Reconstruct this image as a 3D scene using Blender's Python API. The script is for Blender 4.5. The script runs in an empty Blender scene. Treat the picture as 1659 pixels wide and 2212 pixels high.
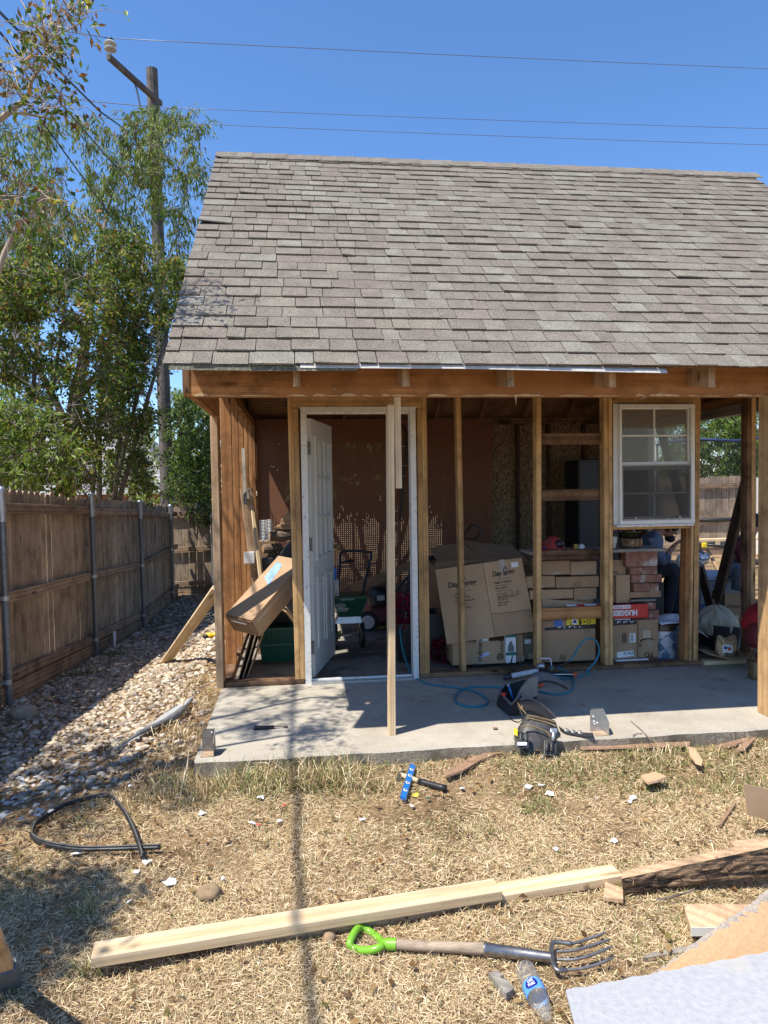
import bpy, bmesh, math, random
import numpy as np
from mathutils import Matrix, Vector, Euler
random.seed(7); np.random.seed(7)
R = math.radians
SC = bpy.context.scene
COL = SC.collection
# ---------------------------------------------------------------- camera, sky, sun, exposure
CAM = Vector((0, 0, 1.61)); FPX, CX, CY = 1535.0, 829.5, 1106.0
YAW, PIT, ROL = R(6.8), R(2.05), -0.015
CM = Matrix.Rotation(-YAW, 3, 'Z') @ Matrix.Rotation(math.pi/2 - PIT, 3, 'X') @ Matrix.Rotation(ROL, 3, 'Z')
cam = bpy.data.objects.new('camera', bpy.data.cameras.new('camera')); COL.objects.link(cam)
cam.matrix_world = Matrix.Translation(CAM) @ CM.to_4x4()
cam.data.sensor_fit = 'VERTICAL'; cam.data.sensor_height = 36; cam.data.lens = FPX/2212*36
cam.data.clip_end = 2000; cam.data.clip_start = 0.05
SC.camera = cam
SUN = Vector((-0.46, -0.25, 1.0)).normalized()
world = bpy.data.worlds.new('World'); SC.world = world; world.use_nodes = True
wn = world.node_tree
bg = wn.nodes['Background']; sky = wn.nodes.new('ShaderNodeTexSky'); sky.sky_type = 'NISHITA'
sky.sun_disc = False; sky.sun_elevation = math.asin(SUN.z); sky.sun_rotation = math.atan2(SUN.x, SUN.y)
sky.air_density = 1.0; sky.dust_density = 0.25; sky.ozone_density = 5.0; sky.altitude = 200
hsv = wn.nodes.new('ShaderNodeHueSaturation'); hsv.inputs['Saturation'].default_value = 1.12; wn.links.new(sky.outputs[0], hsv.inputs['Color']); tintn = wn.nodes.new('ShaderNodeMix'); tintn.data_type = 'RGBA'; tintn.blend_type = 'MULTIPLY'; tintn.inputs[0].default_value = 1; tintn.inputs[7].default_value = (1.10, 1.11, 1.18, 1); wn.links.new(hsv.outputs[0], tintn.inputs[6]); wn.links.new(tintn.outputs[2], bg.inputs[0]); bg.inputs[1].default_value = 0.125
sl = bpy.data.lights.new('sun', 'SUN'); sl.energy = 5.0; sl.angle = R(0.53); sl.color = (1, 0.94, 0.85)
so = bpy.data.objects.new('sun', sl); COL.objects.link(so)
so.rotation_euler = SUN.to_track_quat('Z', 'Y').to_euler(); so.location = (-4, -3, 12)
SC.view_settings.view_transform = 'Standard'; SC.view_settings.look = 'None'
SC.view_settings.exposure = 0.62; SC.view_settings.gamma = 1; SC.view_settings.use_curve_mapping = False
SC.render.engine = 'CYCLES'; SC.cycles.max_bounces = 8; SC.cycles.diffuse_bounces = 4
SC.cycles.transparent_max_bounces = 16; SC.cycles.use_denoising = True
# ---------------------------------------------------------------- measuring: photo pixel -> point on a real plane
def ray(x, y): return CM @ Vector(((x-CX)/FPX, -(y-CY)/FPX, -1))
def atZ(x, y, z=0.0): d = ray(x, y); return CAM + d*((z-CAM.z)/d.z)
def atY(x, y, Y): d = ray(x, y); return CAM + d*(Y/d.y)
def atX(x, y, X): d = ray(x, y); return CAM + d*(X/d.x)
def atD(x, y, D): d = ray(x, y); return CAM + d*D
Z0 = lambda x, y: (.1562*x, .1562*y)
Z1 = lambda x, y: (.3334*x, .3334*y)
Z2 = lambda x, y: (.3334*x, 518.5+.3334*y)
Z3 = lambda x, y: (.2917*x, 1036.9+.2917*y)
Z4 = lambda x, y: (432+.2917*x, 777.7+.2917*y)
Z5 = lambda x, y: (432+.2917*x, 1123.3+.2917*y)
Z6 = lambda x, y: (864.1+.25*x, 829.5+.25*y)
Z7 = lambda x, y: (864.1+.25*x, 1123.3+.25*y)
Z8 = lambda x, y: (1244.3+.25*x, 829.5+.25*y)
ZR = lambda x, y: (1244.3+.25*x, 1123.3+.25*y)
ZB = lambda x, y: (950.5+.25*x, 1382.6+.25*y)
ZC = lambda x, y: (1244.3+.25*x, 1520.8+.25*y)
ZL = lambda x, y: (.3334*x, 1641.8+.3334*y)
ZM = lambda x, y: (345.6+.375*x, 1469+.375*y)
ZF = lambda x, y: (967.8+.4167*x, 1866.5+.4167*y)
ZA = lambda x, y: (1002.4+.3958*x, 1883.7+.3958*y)
SLAB = 0.12
# ---------------------------------------------------------------- objects
W = {}
def obj(name, me, mat=None, par=None, M=None):
    o = bpy.data.objects.new(name, me); COL.objects.link(o)
    if mat is not None and me is not None and not len(me.materials):
        for m in (mat if isinstance(mat, (list, tuple)) else [mat]): me.materials.append(m)
    M = M.copy() if M is not None else Matrix()
    W[o] = M
    if par is not None:
        o.parent = par; o.matrix_basis = W[par].inverted() @ M
    else: o.matrix_basis = M
    return o
def tag(o, label=None, cat=None, group=None, kind=None):
    if label: o['label'] = label
    if cat: o['category'] = cat
    if group: o['group'] = group
    if kind: o['kind'] = kind
    return o
def thing(name, label, cat, loc, group=None):
    o = obj(name, None, None, None, Matrix.Translation(Vector(loc)))
    o.empty_display_size = 0.1
    return tag(o, label, cat, group)
def T(v): return Matrix.Translation(Vector(v))
def frame(o, x, y):
    """matrix with origin o, local x along x, local y near y"""
    x = Vector(x).normalized(); z = x.cross(Vector(y)).normalized(); y = z.cross(x)
    return Matrix(((x.x, y.x, z.x, o[0]), (x.y, y.y, z.y, o[1]), (x.z, y.z, z.z, o[2]), (0, 0, 0, 1)))
class MB:
    def __init__(s): s.v = []; s.f = []; s.m = []
    def add(s, vs, fs, mi=0):
        b = len(s.v); s.v += [tuple(v) for v in vs]; s.f += [tuple(b+i for i in f) for f in fs]; s.m += [mi]*len(fs)
        return s
    def hexa(s, c, mi=0):
        return s.add(c, [(3,2,1,0),(4,5,6,7),(0,1,5,4),(1,2,6,5),(2,3,7,6),(3,0,4,7)], mi)
    def box(s, lo, hi, mi=0, M=None):
        x0,y0,z0 = lo; x1,y1,z1 = hi
        c = [Vector(p) for p in ((x0,y0,z0),(x1,y0,z0),(x1,y1,z0),(x0,y1,z0),(x0,y0,z1),(x1,y0,z1),(x1,y1,z1),(x0,y1,z1))]
        if M is not None: c = [M @ p for p in c]
        return s.hexa(c, mi)
    def tube(s, path, r, n=8, mi=0, cap=True, closed=False):
        P = [Vector(p) for p in path]; k = len(P)
        rr = r if isinstance(r, (list, tuple)) else [r]*k
        up = None; rings = []
        for i in range(k):
            if closed: t = P[(i+1) % k]-P[i-1]
            else: t = P[min(i+1, k-1)]-P[max(i-1, 0)]
            if t.length < 1e-9: t = Vector((0,0,1))
            t.normalize()
            if up is None:
                up = Vector((0,0,1)) if abs(t.z) < .9 else Vector((1,0,0))
            a = (up - t*up.dot(t))
            if a.length < 1e-6: a = t.orthogonal()
            a.normalize(); b = t.cross(a); up = a
            rings.append([P[i]+(a*math.cos(2*math.pi*j/n)+b*math.sin(2*math.pi*j/n))*rr[i] for j in range(n)])
        vs = [p for q in rings for p in q]; fs = []
        for i in range(k if closed else k-1):
            i2 = (i+1) % k
            for j in range(n):
                j2 = (j+1) % n
                fs.append((i*n+j, i*n+j2, i2*n+j2, i2*n+j))
        if cap and not closed:
            fs.append(tuple(range(n-1, -1, -1))); fs.append(tuple((k-1)*n+j for j in range(n)))
        return s.add(vs, fs, mi)
    def lathe(s, prof, n=20, mi=0, M=None, close=True):
        vs = []; fs = []
        for r, z in prof:
            for j in range(n):
                a = 2*math.pi*j/n; vs.append(Vector((r*math.cos(a), r*math.sin(a), z)))
        for i in range(len(prof)-1):
            for j in range(n):
                j2 = (j+1) % n; fs.append((i*n+j, i*n+j2, (i+1)*n+j2, (i+1)*n+j))
        if close:
            fs.append(tuple(range(n-1, -1, -1))); fs.append(tuple((len(prof)-1)*n+j for j in range(n)))
        if M is not None: vs = [M @ v for v in vs]
        return s.add(vs, fs, mi)
    def prism(s, poly, d, mi=0):
        """planar polygon (3d points) pushed along vector d"""
        n = len(poly); d = Vector(d); P = [Vector(p) for p in poly]
        fs = [tuple(range(n)), tuple(range(2*n-1, n-1, -1))] + [(i, i+n, (i+1) % n+n, (i+1) % n) for i in range(n)]
        return s.add(P+[p+d for p in P], fs, mi)
    def sheet(s, fn, nu, nv, th=0.0, mi=0):
        """fn(u,v)->point, u,v in 0..1; th > 0 gives it thickness along its normal"""
        g = [[Vector(fn(i/nu, j/nv)) for j in range(nv+1)] for i in range(nu+1)]
        vs = [p for r in g for p in r]; idx = lambda i, j: i*(nv+1)+j
        fs = [(idx(i,j), idx(i+1,j), idx(i+1,j+1), idx(i,j+1)) for i in range(nu) for j in range(nv)]
        if th:
            n0 = len(vs); nn = []
            for i in range(nu+1):
                for j in range(nv+1):
                    a = g[min(i+1,nu)][j]-g[max(i-1,0)][j]; b = g[i][min(j+1,nv)]-g[i][max(j-1,0)]
                    nn.append(a.cross(b).normalized())
            vs = vs + [p - n*th for p, n in zip(vs, nn)]
            fs = fs + [tuple(n0+q for q in reversed(f)) for f in fs]
            ring = [(i,0) for i in range(nu)]+[(nu,j) for j in range(nv)]+[(i,nv) for i in range(nu,0,-1)]+[(0,j) for j in range(nv,0,-1)]
            for k in range(len(ring)):
                a, b = idx(*ring[k]), idx(*ring[(k+1) % len(ring)])
                fs.append((b, a, a+n0, b+n0))
        return s.add(vs, fs, mi)
    def ico(s, c, r, sub=1, jit=0.0, mi=0, M=None):
        bm = bmesh.new(); bmesh.ops.create_icosphere(bm, subdivisions=sub, radius=1)
        c = Vector(c); r = Vector(r) if isinstance(r, (tuple, list, Vector)) else Vector((r,r,r))
        vs = []
        for v in bm.verts:
            p = v.co*(1+random.uniform(-jit, jit)); p = Vector((p.x*r.x, p.y*r.y, p.z*r.z))
            if M is not None: p = M @ p
            vs.append(c+p)
        fs = [tuple(v.index for v in f.verts) for f in bm.faces]; bm.free()
        return s.add(vs, fs, mi)
    def mesh(s, name, smooth=False, off=None):
        me = bpy.data.meshes.new(name)
        vs = s.v if off is None else [(a-off[0], b-off[1], c-off[2]) for a, b, c in s.v]
        me.from_pydata(vs, [], s.f); me.polygons.foreach_set('material_index', s.m)
        if smooth: me.polygons.foreach_set('use_smooth', [True]*len(s.f))
        bm = bmesh.new(); bm.from_mesh(me); bmesh.ops.recalc_face_normals(bm, faces=bm.faces); bm.to_mesh(me); bm.free()
        return me
    def build(s, name, mat, par=None, smooth=False, base=None, bevel=0.0, sub=0, angle=None):
        """points are in world space; the object's origin goes to the middle of its base"""
        a = np.array(s.v); lo, hi = a.min(0), a.max(0)
        c = base if base is not None else ((lo[0]+hi[0])/2, (lo[1]+hi[1])/2, lo[2])
        me = s.mesh(name, smooth, c)
        o = obj(name, me, mat, par, T(c))
        if angle is not None and smooth: shade(me, angle)
        if bevel:
            b = o.modifiers.new('bevel', 'BEVEL'); b.width = bevel; b.segments = 2; b.limit_method = 'ANGLE'; b.angle_limit = R(40)
        if sub:
            b = o.modifiers.new('subdivision', 'SUBSURF'); b.levels = b.render_levels = sub
        return o
def shade(me, deg=35):
    bm = bmesh.new(); bm.from_mesh(me)
    for e in bm.edges:
        if len(e.link_faces) == 2 and e.calc_face_angle(0) > R(deg): e.smooth = False
    bm.to_mesh(me); bm.free()
# ---------------------------------------------------------------- materials
def new_mat(name):
    m = bpy.data.materials.new(name); m.use_nodes = True
    nt = m.node_tree; return m, nt, nt.nodes['Principled BSDF']
def N(nt, t, **k):
    n = nt.nodes.new(t)
    for a, v in k.items():
        if a.startswith('i_'): n.inputs[a[2:].replace('_', ' ')].default_value = v
        else: setattr(n, a, v)
    return n
def ramp(nt, src, stops):
    r = nt.nodes.new('ShaderNodeValToRGB'); e = r.color_ramp.elements
    while len(e) < len(stops): e.new(0.5)
    for x, (p, c) in zip(e, stops): x.position = p; x.color = (c[0], c[1], c[2], 1)
    nt.links.new(src, r.inputs[0]); return r
def mixc(nt, fac, a, b, mode='MIX'):
    m = nt.nodes.new('ShaderNodeMix'); m.data_type = 'RGBA'; m.blend_type = mode
    for s, v in ((m.inputs[0], fac), (m.inputs[6], a), (m.inputs[7], b)):
        if hasattr(v, 'links') or hasattr(v, 'is_linked'): nt.links.new(v, s)
        else: s.default_value = v if isinstance(v, (int, float)) else (v[0], v[1], v[2], 1)
    return m.outputs[2]
def coords(nt, scale=(1,1,1), rnd=40.0, kind='Object'):
    tc = nt.nodes.new('ShaderNodeTexCoord'); mp = nt.nodes.new('ShaderNodeMapping')
    mp.inputs['Scale'].default_value = scale
    oi = nt.nodes.new('ShaderNodeObjectInfo'); ml = nt.nodes.new('ShaderNodeMath'); ml.operation = 'MULTIPLY'; ml.inputs[1].default_value = rnd
    nt.links.new(oi.outputs['Random'], ml.inputs[0])
    ad = nt.nodes.new('ShaderNodeVectorMath'); ad.operation = 'ADD'
    nt.links.new(tc.outputs[kind], mp.inputs[0]); nt.links.new(mp.outputs[0], ad.inputs[0]); nt.links.new(ml.outputs[0], ad.inputs[1])
    return ad.outputs[0], oi
def bump(nt, bs, h, s=0.3, d=0.01):
    b = nt.nodes.new('ShaderNodeBump'); b.inputs['Strength'].default_value = s; b.inputs['Distance'].default_value = d
    nt.links.new(h, b.inputs['Height']); nt.links.new(b.outputs[0], bs.inputs['Normal'])
def plain(name, c, rough=0.6, metal=0.0, var=0.25, scale=25, bmp=0.15, spec=0.5, dirt=None):
    m, nt, bs = new_mat(name); co, oi = coords(nt)
    n = N(nt, 'ShaderNodeTexNoise', i_Scale=scale, i_Detail=6.0, i_Roughness=0.65); nt.links.new(co, n.inputs['Vector'])
    a = tuple(x*(1-var) for x in c); b = tuple(min(1, x*(1+var)) for x in c)
    out = ramp(nt, n.outputs[0], [(0.3, a), (0.7, b)]).outputs[0]
    if dirt:
        n2 = N(nt, 'ShaderNodeTexNoise', i_Scale=dirt[1], i_Detail=5.0); nt.links.new(co, n2.inputs['Vector'])
        r = ramp(nt, n2.outputs[0], [(dirt[2], (0,0,0)), (dirt[2]+.12, (1,1,1))])
        out = mixc(nt, r.outputs[0], out, dirt[0])
    nt.links.new(out, bs.inputs['Base Color'])
    bs.inputs['Roughness'].default_value = rough; bs.inputs['Metallic'].default_value = metal
    bs.inputs['Specular IOR Level'].default_value = spec
    if bmp: bump(nt, bs, n.outputs[0], bmp, 0.004)
    return m
def mid3(a, b, f): return tuple(x*f+y*(1-f) for x, y in zip(a, b))
def wood(name, light, dark, knots=0.5, rough=0.7, grain=1.0, axis=2, weather=None, dirt=0.25, hue=0.12):
    """sawn wood; the grain runs along the given local axis"""
    m, nt, bs = new_mat(name)
    st = [9, 9, 9]; st[axis] = 0.55
    co, oi = coords(nt, tuple(st))
    wv = N(nt, 'ShaderNodeTexWave', wave_type='RINGS', rings_direction='XYZ'[axis], i_Scale=.8*grain, i_Distortion=5.0, i_Detail=3.0, i_Detail_Scale=.9)
    nt.links.new(co, wv.inputs['Vector'])
    st2 = [160, 160, 160]; st2[axis] = 3.0
    co2, _ = coords(nt, tuple(st2))
    fn = N(nt, 'ShaderNodeTexNoise', i_Scale=1.0, i_Detail=3.0); nt.links.new(co2, fn.inputs['Vector'])
    base = ramp(nt, wv.outputs[0], [(0.0, mid3(light, dark, .35)), (0.75, light)]).outputs[0]
    fr = ramp(nt, fn.outputs[0], [(0.3, (0.72,)*3), (0.65, (1.08,)*3)])
    base = mixc(nt, 0.8, base, fr.outputs[0], 'MULTIPLY')
    co3, _ = coords(nt, (1, 1, 1))
    bn = N(nt, 'ShaderNodeTexNoise', i_Scale=3.5, i_Detail=6.0, i_Roughness=0.7); nt.links.new(co3, bn.inputs['Vector'])
    br = ramp(nt, bn.outputs[0], [(0.35, (1-dirt*2,)*3), (0.55, (1,1,1))])
    base = mixc(nt, 1.0, base, br.outputs[0], 'MULTIPLY')
    if knots:
        st3 = [9, 9, 9]; st3[axis] = 2.2
        co4, _ = coords(nt, tuple(st3))
        vo = N(nt, 'ShaderNodeTexVoronoi', i_Scale=1.0); nt.links.new(co4, vo.inputs['Vector'])
        kr = ramp(nt, vo.outputs['Distance'], [(0.05, (1,1,1)), (0.16*knots+0.04, (0,0,0))])
        base = mixc(nt, kr.outputs[0], base, tuple(x*0.3 for x in dark))
    if weather:
        n3 = N(nt, 'ShaderNodeTexNoise', i_Scale=1.6, i_Detail=5.0); nt.links.new(co3, n3.inputs['Vector'])
        wr = ramp(nt, n3.outputs[0], [(0.42, (0,0,0)), (0.62, (1,1,1))]); base = mixc(nt, wr.outputs[0], base, weather)
    # each piece is a little lighter or darker than the next
    mr = N(nt, 'ShaderNodeMapRange', i_To_Min=1-hue*1.6, i_To_Max=1+hue); nt.links.new(oi.outputs['Random'], mr.inputs[0])
    hs = N(nt, 'ShaderNodeHueSaturation'); nt.links.new(mr.outputs[0], hs.inputs['Value']); nt.links.new(base, hs.inputs['Color'])
    nt.links.new(hs.outputs[0], bs.inputs['Base Color']); bs.inputs['Roughness'].default_value = rough
    bs.inputs['Specular IOR Level'].default_value = 0.25
    bump(nt, bs, fn.outputs[0], 0.35, 0.002)
    return m
MT = {}
MT['stud'] = wood('stud_wood', (.66,.41,.18), (.45,.235,.085), 0.7)
MT['cedar'] = wood('cedar_wood', (.52,.25,.095), (.33,.14,.048), 0.6)
MT['beam'] = wood('beam_wood', (.56,.29,.125), (.40,.185,.07), 0.9, weather=(.38,.175,.07), dirt=0.3)
MT['deck'] = wood('deck_wood', (.30,.16,.08), (.19,.09,.04), 0.5)
MT['new'] = wood('new_pine', (.74,.57,.36), (.60,.42,.22), 1.0, hue=0.05, dirt=0.08)
MT['cut'] = wood('old_lumber', (.60,.41,.25), (.45,.285,.16), 0.5)
MT['gap'] = wood('rough_siding_wood', (.50,.31,.18), (.36,.20,.11), 0.3)
MT['fence'] = wood('weathered_picket', (.50,.385,.275), (.36,.27,.185), 0.55, rough=0.85, hue=0.2)
MT['rail'] = wood('weathered_rail', (.42,.30,.205), (.20,.135,.088), 0.7, rough=0.85, grain=1.4)
MT['pole'] = wood('pole_wood', (.15,.135,.12), (.07,.063,.056), 0.3, rough=0.9)
MT['plate'] = wood('old_plate_wood', (.26,.15,.085), (.12,.065,.035), 0.4, rough=0.85, dirt=0.35)
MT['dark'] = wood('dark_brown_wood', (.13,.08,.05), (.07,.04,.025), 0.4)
MT['grey'] = wood('grey_board', (.42,.38,.32), (.28,.25,.21), 0.4)
MT['post'] = wood('warm_post_wood', (.64,.41,.20), (.50,.29,.125), 0.4, hue=.05)
MT['white'] = plain('white_paint', (.72,.71,.66), 0.5, var=.10, dirt=((.36,.31,.24), 38, .60))
MT['door'] = plain('door_paint', (.66,.65,.61), 0.5, var=.07, scale=8, bmp=.04, dirt=((.42,.38,.32), 16, .70))
MT['vinyl'] = plain('white_vinyl', (.76,.75,.70), 0.35, var=.06, bmp=.03, dirt=((.30,.26,.20), 14, .64))
MT['galv'] = plain('galvanised_steel', (.50,.52,.53), 0.42, 0.85, .18, 40, .05)
MT['steel'] = plain('worn_steel', (.30,.29,.28), 0.4, 0.9, .3, 60, .1)
MT['postm'] = plain('fence_post_steel', (.20,.22,.24), 0.45, 0.75, .25, 30, .05)
MT['card'] = plain('cardboard', (.40,.265,.155), 0.85, var=.10, scale=7, bmp=.08, spec=.2)
MT['card2'] = plain('pale_cardboard', (.47,.32,.19), 0.85, var=.10, scale=5, bmp=.08, spec=.2)
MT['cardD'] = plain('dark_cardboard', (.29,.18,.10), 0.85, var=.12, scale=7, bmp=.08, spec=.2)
MT['black'] = plain('black_plastic', (.018,.018,.02), 0.45, var=.3)
MT['fabric'] = plain('black_fabric', (.022,.022,.024), 0.9, var=.4, scale=150, bmp=.5)
MT['greyfab'] = plain('grey_lining', (.16,.155,.15), 0.9, var=.3, scale=120, bmp=.5)
MT['leather'] = plain('black_leather', (.045,.043,.042), 0.5, var=.5, scale=30, bmp=.25, dirt=((.13,.11,.09), 12, .58))
MT['brass'] = plain('stitched_edge', (.22,.15,.07), 0.6, var=.3)
MT['paper'] = plain('white_paper', (.80,.80,.80), 0.7, var=.05, bmp=.02)
MT['ink'] = plain('black_ink', (.03,.025,.022), 0.8, var=.05, bmp=0)
MT['tape'] = plain('packing_tape', (.42,.33,.24), 0.25, var=.05, bmp=0)
MT['red'] = plain('red_print', (.62,.035,.025), 0.4, var=.05, bmp=0)
MT['yellow'] = plain('yellow_print', (.80,.60,.03), 0.4, var=.08, bmp=0)
MT['blue'] = plain('blue_print', (.04,.16,.50), 0.4, var=.08, bmp=0)
MT['green'] = plain('green_print', (.02,.16,.11), 0.4, var=.08, bmp=0)
MT['hose'] = plain('blue_hose', (.02,.21,.29), 0.35, var=.08, bmp=0)
MT['orange'] = plain('orange_plastic', (.62,.10,.03), 0.4, var=.08, bmp=0)
MT['tote'] = plain('green_tote_plastic', (.012,.11,.075), 0.4, var=.15, bmp=.03)
MT['scotts'] = plain('dark_green_plastic', (.010,.075,.038), 0.35, var=.15, bmp=.03)
MT['bricks'] = plain('red_brick', (.30,.14,.095), 0.9, var=.35, scale=18, bmp=.6, dirt=((.50,.44,.38), 8, .56))
MT['skin'] = plain('skin', (.36,.19,.125), 0.55, var=.12, scale=30, bmp=.05)
MT['hair'] = plain('dark_hair', (.018,.013,.010), 0.7, var=.4, scale=120, bmp=.6)
MT['clod'] = plain('dried_mud', (.27,.19,.11), 0.95, var=.35, scale=22, bmp=.9)
MT['rust'] = plain('rusty_pressboard', (.27,.165,.10), 0.9, var=.3, scale=20, bmp=.5)
def board(name, p0, p1, w, t, mat, par=None, up=(0,0,1), bev=0.003, twist=0.0):
    """sawn board from p0 to p1 (centre line); t is measured along `up`, w across it"""
    p0, p1 = Vector(p0), Vector(p1); z = (p1-p0); L = z.length; z.normalize()
    u = Vector(up); u = (u - z*u.dot(z)).normalized(); x = u.cross(z)
    if twist: q = Matrix.Rotation(twist, 3, z); u = q @ u; x = q @ x
    M = Matrix(((x.x,u.x,z.x,p0.x),(x.y,u.y,z.y,p0.y),(x.z,u.z,z.z,p0.z),(0,0,0,1)))
    return obj(name, board_mesh(w, t, L, bev), mat, par, M) if par is not None or True else None
_bm = {}
def board_mesh(w, t, L, bev=0.003):
    k = (round(w,3), round(t,3), round(L,3), bev)
    h, g, b = w/2, t/2, bev
    if b <= 0: prof = [(-h,-g),(h,-g),(h,g),(-h,g)]
    else: prof = [(-h+b,-g),(h-b,-g),(h,-g+b),(h,g-b),(h-b,g),(-h+b,g),(-h,g-b),(-h,-g+b)]
    n = len(prof); me = bpy.data.meshes.new('board')
    vs = [(x,y,0) for x,y in prof]+[(x,y,L) for x,y in prof]
    fs = [tuple(range(n-1,-1,-1)), tuple(range(n,2*n))]+[(i,(i+1)%n,(i+1)%n+n,i+n) for i in range(n)]
    me.from_pydata(vs, [], fs); return me
# ---------------------------------------------------------------- lettering
def text_mesh(s, bold=0.0, ext=0.0):
    cu = bpy.data.curves.new('lettering', 'FONT'); cu.body = s; cu.align_x = 'CENTER'; cu.align_y = 'CENTER'
    cu.offset = bold; cu.extrude = ext; cu.resolution_u = 3
    o = bpy.data.objects.new('lettering', cu)
    me = bpy.data.meshes.new_from_object(o); bpy.data.objects.remove(o); bpy.data.curves.remove(cu)
    return me
def lettering(s, par, c, right, up, width, height=None, mat=None, bold=0.01, name='lettering', shear=0.0):
    me = text_mesh(s, bold)
    a = np.empty(len(me.vertices)*3); me.vertices.foreach_get('co', a); a = a.reshape(-1, 3)
    if not len(a): return None
    lo, hi = a.min(0), a.max(0); a -= (lo+hi)/2
    sx = width/max(hi[0]-lo[0], 1e-6); sy = sx if height is None else height/max(hi[1]-lo[1], 1e-6)
    a[:,0] = a[:,0]*sx + shear*a[:,1]*sy; a[:,1] *= sy; a[:,2] = 0
    me.vertices.foreach_set('co', a.ravel()); me.materials.clear()
    return obj(name, me, mat or MT['ink'], par, frame(c, right, up))
def patch(name, par, c, right, up, w, h, mat, th=0.0012):
    """thin printed or glued sheet on a face; its back lies on the face"""
    F = frame(c, right, up); me = MB().box((-w/2,-h/2,0), (w/2,h/2,th)).mesh(name)
    return obj(name, me, mat, par, F)
# ---------------------------------------------------------------- the setting: ground, slab
def sstep(a, b, x):
    t = np.clip((np.asarray(x, float)-a)/(b-a), 0, 1); return t*t*(3-2*t)
def ground_h(X, Y):
    X = np.asarray(X, float); Y = np.asarray(Y, float)
    drop = -.07*np.clip(Y-4.0, 0, 7.2)
    left = sstep(-.75, -1.7, X); back = sstep(9.3, 10.3, Y)*sstep(5.5, 1.5, X)*.85
    h = drop*np.maximum(left, back)
    h = h + .035*sstep(-.75,-.62,X)*sstep(3.9,4.4,Y)*(1-sstep(9.3,9.6,Y))*(X < .2)
    h = h + .012*np.sin(X*3.1+1)*np.sin(Y*2.7)+.008*np.sin(X*7.3)*np.sin(Y*6.1+2)
    h = h + .04*sstep(3.45,3.88,Y)*(Y < 4.0)*sstep(-.55,-.1,X)*(X < 4.4)
    inside = (X > -.5)*(Y > 4.05)*(X < 4.4)*(Y < 9.3)
    return np.where(inside, -.05, h)
def gz(x, y): return float(ground_h(x, y))
xs = np.concatenate([[-400,-120,-50,-25,-15,-10,-7], np.arange(-5,5.01,.1), [5.5,6,7,8,10,12,15,20,30,60,150,400]])
ys = np.concatenate([[-400,-100,-30,-10,-4,-2,0], np.arange(.5,15.01,.1), [16,18,20,25,35,60,150,400]])
GX, GY = np.meshgrid(xs, ys, indexing='ij'); GZ = ground_h(GX, GY)
nv = len(ys); vs = np.stack([GX, GY, GZ], -1).reshape(-1, 3)
fs = [(i*nv+j, (i+1)*nv+j, (i+1)*nv+j+1, i*nv+j+1) for i in range(len(xs)-1) for j in range(nv-1)]
me = bpy.data.meshes.new('ground'); me.from_pydata(vs.tolist(), [], fs)
me.polygons.foreach_set('use_smooth', [True]*len(fs))
m, nt, bs = new_mat('dry_ground'); co, _ = coords(nt, (1,1,1), 0)
n1 = N(nt, 'ShaderNodeTexNoise', i_Scale=2.3, i_Detail=9.0, i_Roughness=.72); nt.links.new(co, n1.inputs['Vector'])
n2 = N(nt, 'ShaderNodeTexNoise', i_Scale=55.0, i_Detail=8.0, i_Roughness=.75); nt.links.new(co, n2.inputs['Vector'])
c1 = ramp(nt, n1.outputs[0], [(.36, (.15,.092,.05)), (.5, (.33,.225,.125)), (.66, (.46,.335,.19))]).outputs[0]
c2 = ramp(nt, n2.outputs[0], [(.35, (.45,)*3), (.62, (1.15,)*3)])
nt.links.new(mixc(nt, .9, c1, c2.outputs[0], 'MULTIPLY'), bs.inputs['Base Color']); bs.inputs['Roughness'].default_value = .95
bs.inputs['Specular IOR Level'].default_value = .1; bump(nt, bs, n2.outputs[0], .8, .02)
tag(obj('ground', me, m), kind='structure')
# concrete slab
m, nt, bs = new_mat('concrete'); co, _ = coords(nt, (1,1,1), 0)
n1 = N(nt, 'ShaderNodeTexNoise', i_Scale=2.2, i_Detail=7.0, i_Roughness=.65); nt.links.new(co, n1.inputs['Vector'])
n2 = N(nt, 'ShaderNodeTexNoise', i_Scale=170.0, i_Detail=3.0); nt.links.new(co, n2.inputs['Vector'])
n3 = N(nt, 'ShaderNodeTexNoise', i_Scale=4.5, i_Detail=8.0, i_Roughness=.75); nt.links.new(co, n3.inputs['Vector'])
c1 = ramp(nt, n1.outputs[0], [(.3, (.33,.29,.225)), (.55, (.435,.395,.32)), (.7, (.485,.445,.365))]).outputs[0]
c2 = ramp(nt, n2.outputs[0], [(.3, (.80,)*3), (.7, (1.08,)*3)]); c3 = ramp(nt, n3.outputs[0], [(.56, (1,1,1)), (.70, (.55,.50,.43))])
c1 = mixc(nt, 1, mixc(nt, .9, c1, c2.outputs[0], 'MULTIPLY'), c3.outputs[0], 'MULTIPLY')
nt.links.new(c1, bs.inputs['Base Color']); bs.inputs['Roughness'].default_value = .85; bump(nt, bs, n2.outputs[0], .35, .004)
MT['concrete'] = m
mb = MB(); nx = 60
def edgeY(x): return 3.94+.006*math.sin(x*9)+.004*math.sin(x*23+1)
for i in range(nx):
    xa, xb = -.6+5.1*i/nx, -.6+5.1*(i+1)/nx; ya, yb = edgeY(xa), edgeY(xb)
    mb.add([(xa,ya+.012,SLAB),(xb,yb+.012,SLAB),(xb,9.37,SLAB),(xa,9.37,SLAB)], [(0,1,2,3)])
    mb.add([(xa,ya,SLAB-.012),(xb,yb,SLAB-.012),(xb,yb+.012,SLAB),(xa,ya+.012,SLAB)], [(0,1,2,3)])
    mb.add([(xa,ya-.004,-.6),(xb,yb-.004,-.6),(xb,yb,SLAB-.012),(xa,ya,SLAB-.012)], [(0,1,2,3)], 1)
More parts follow.
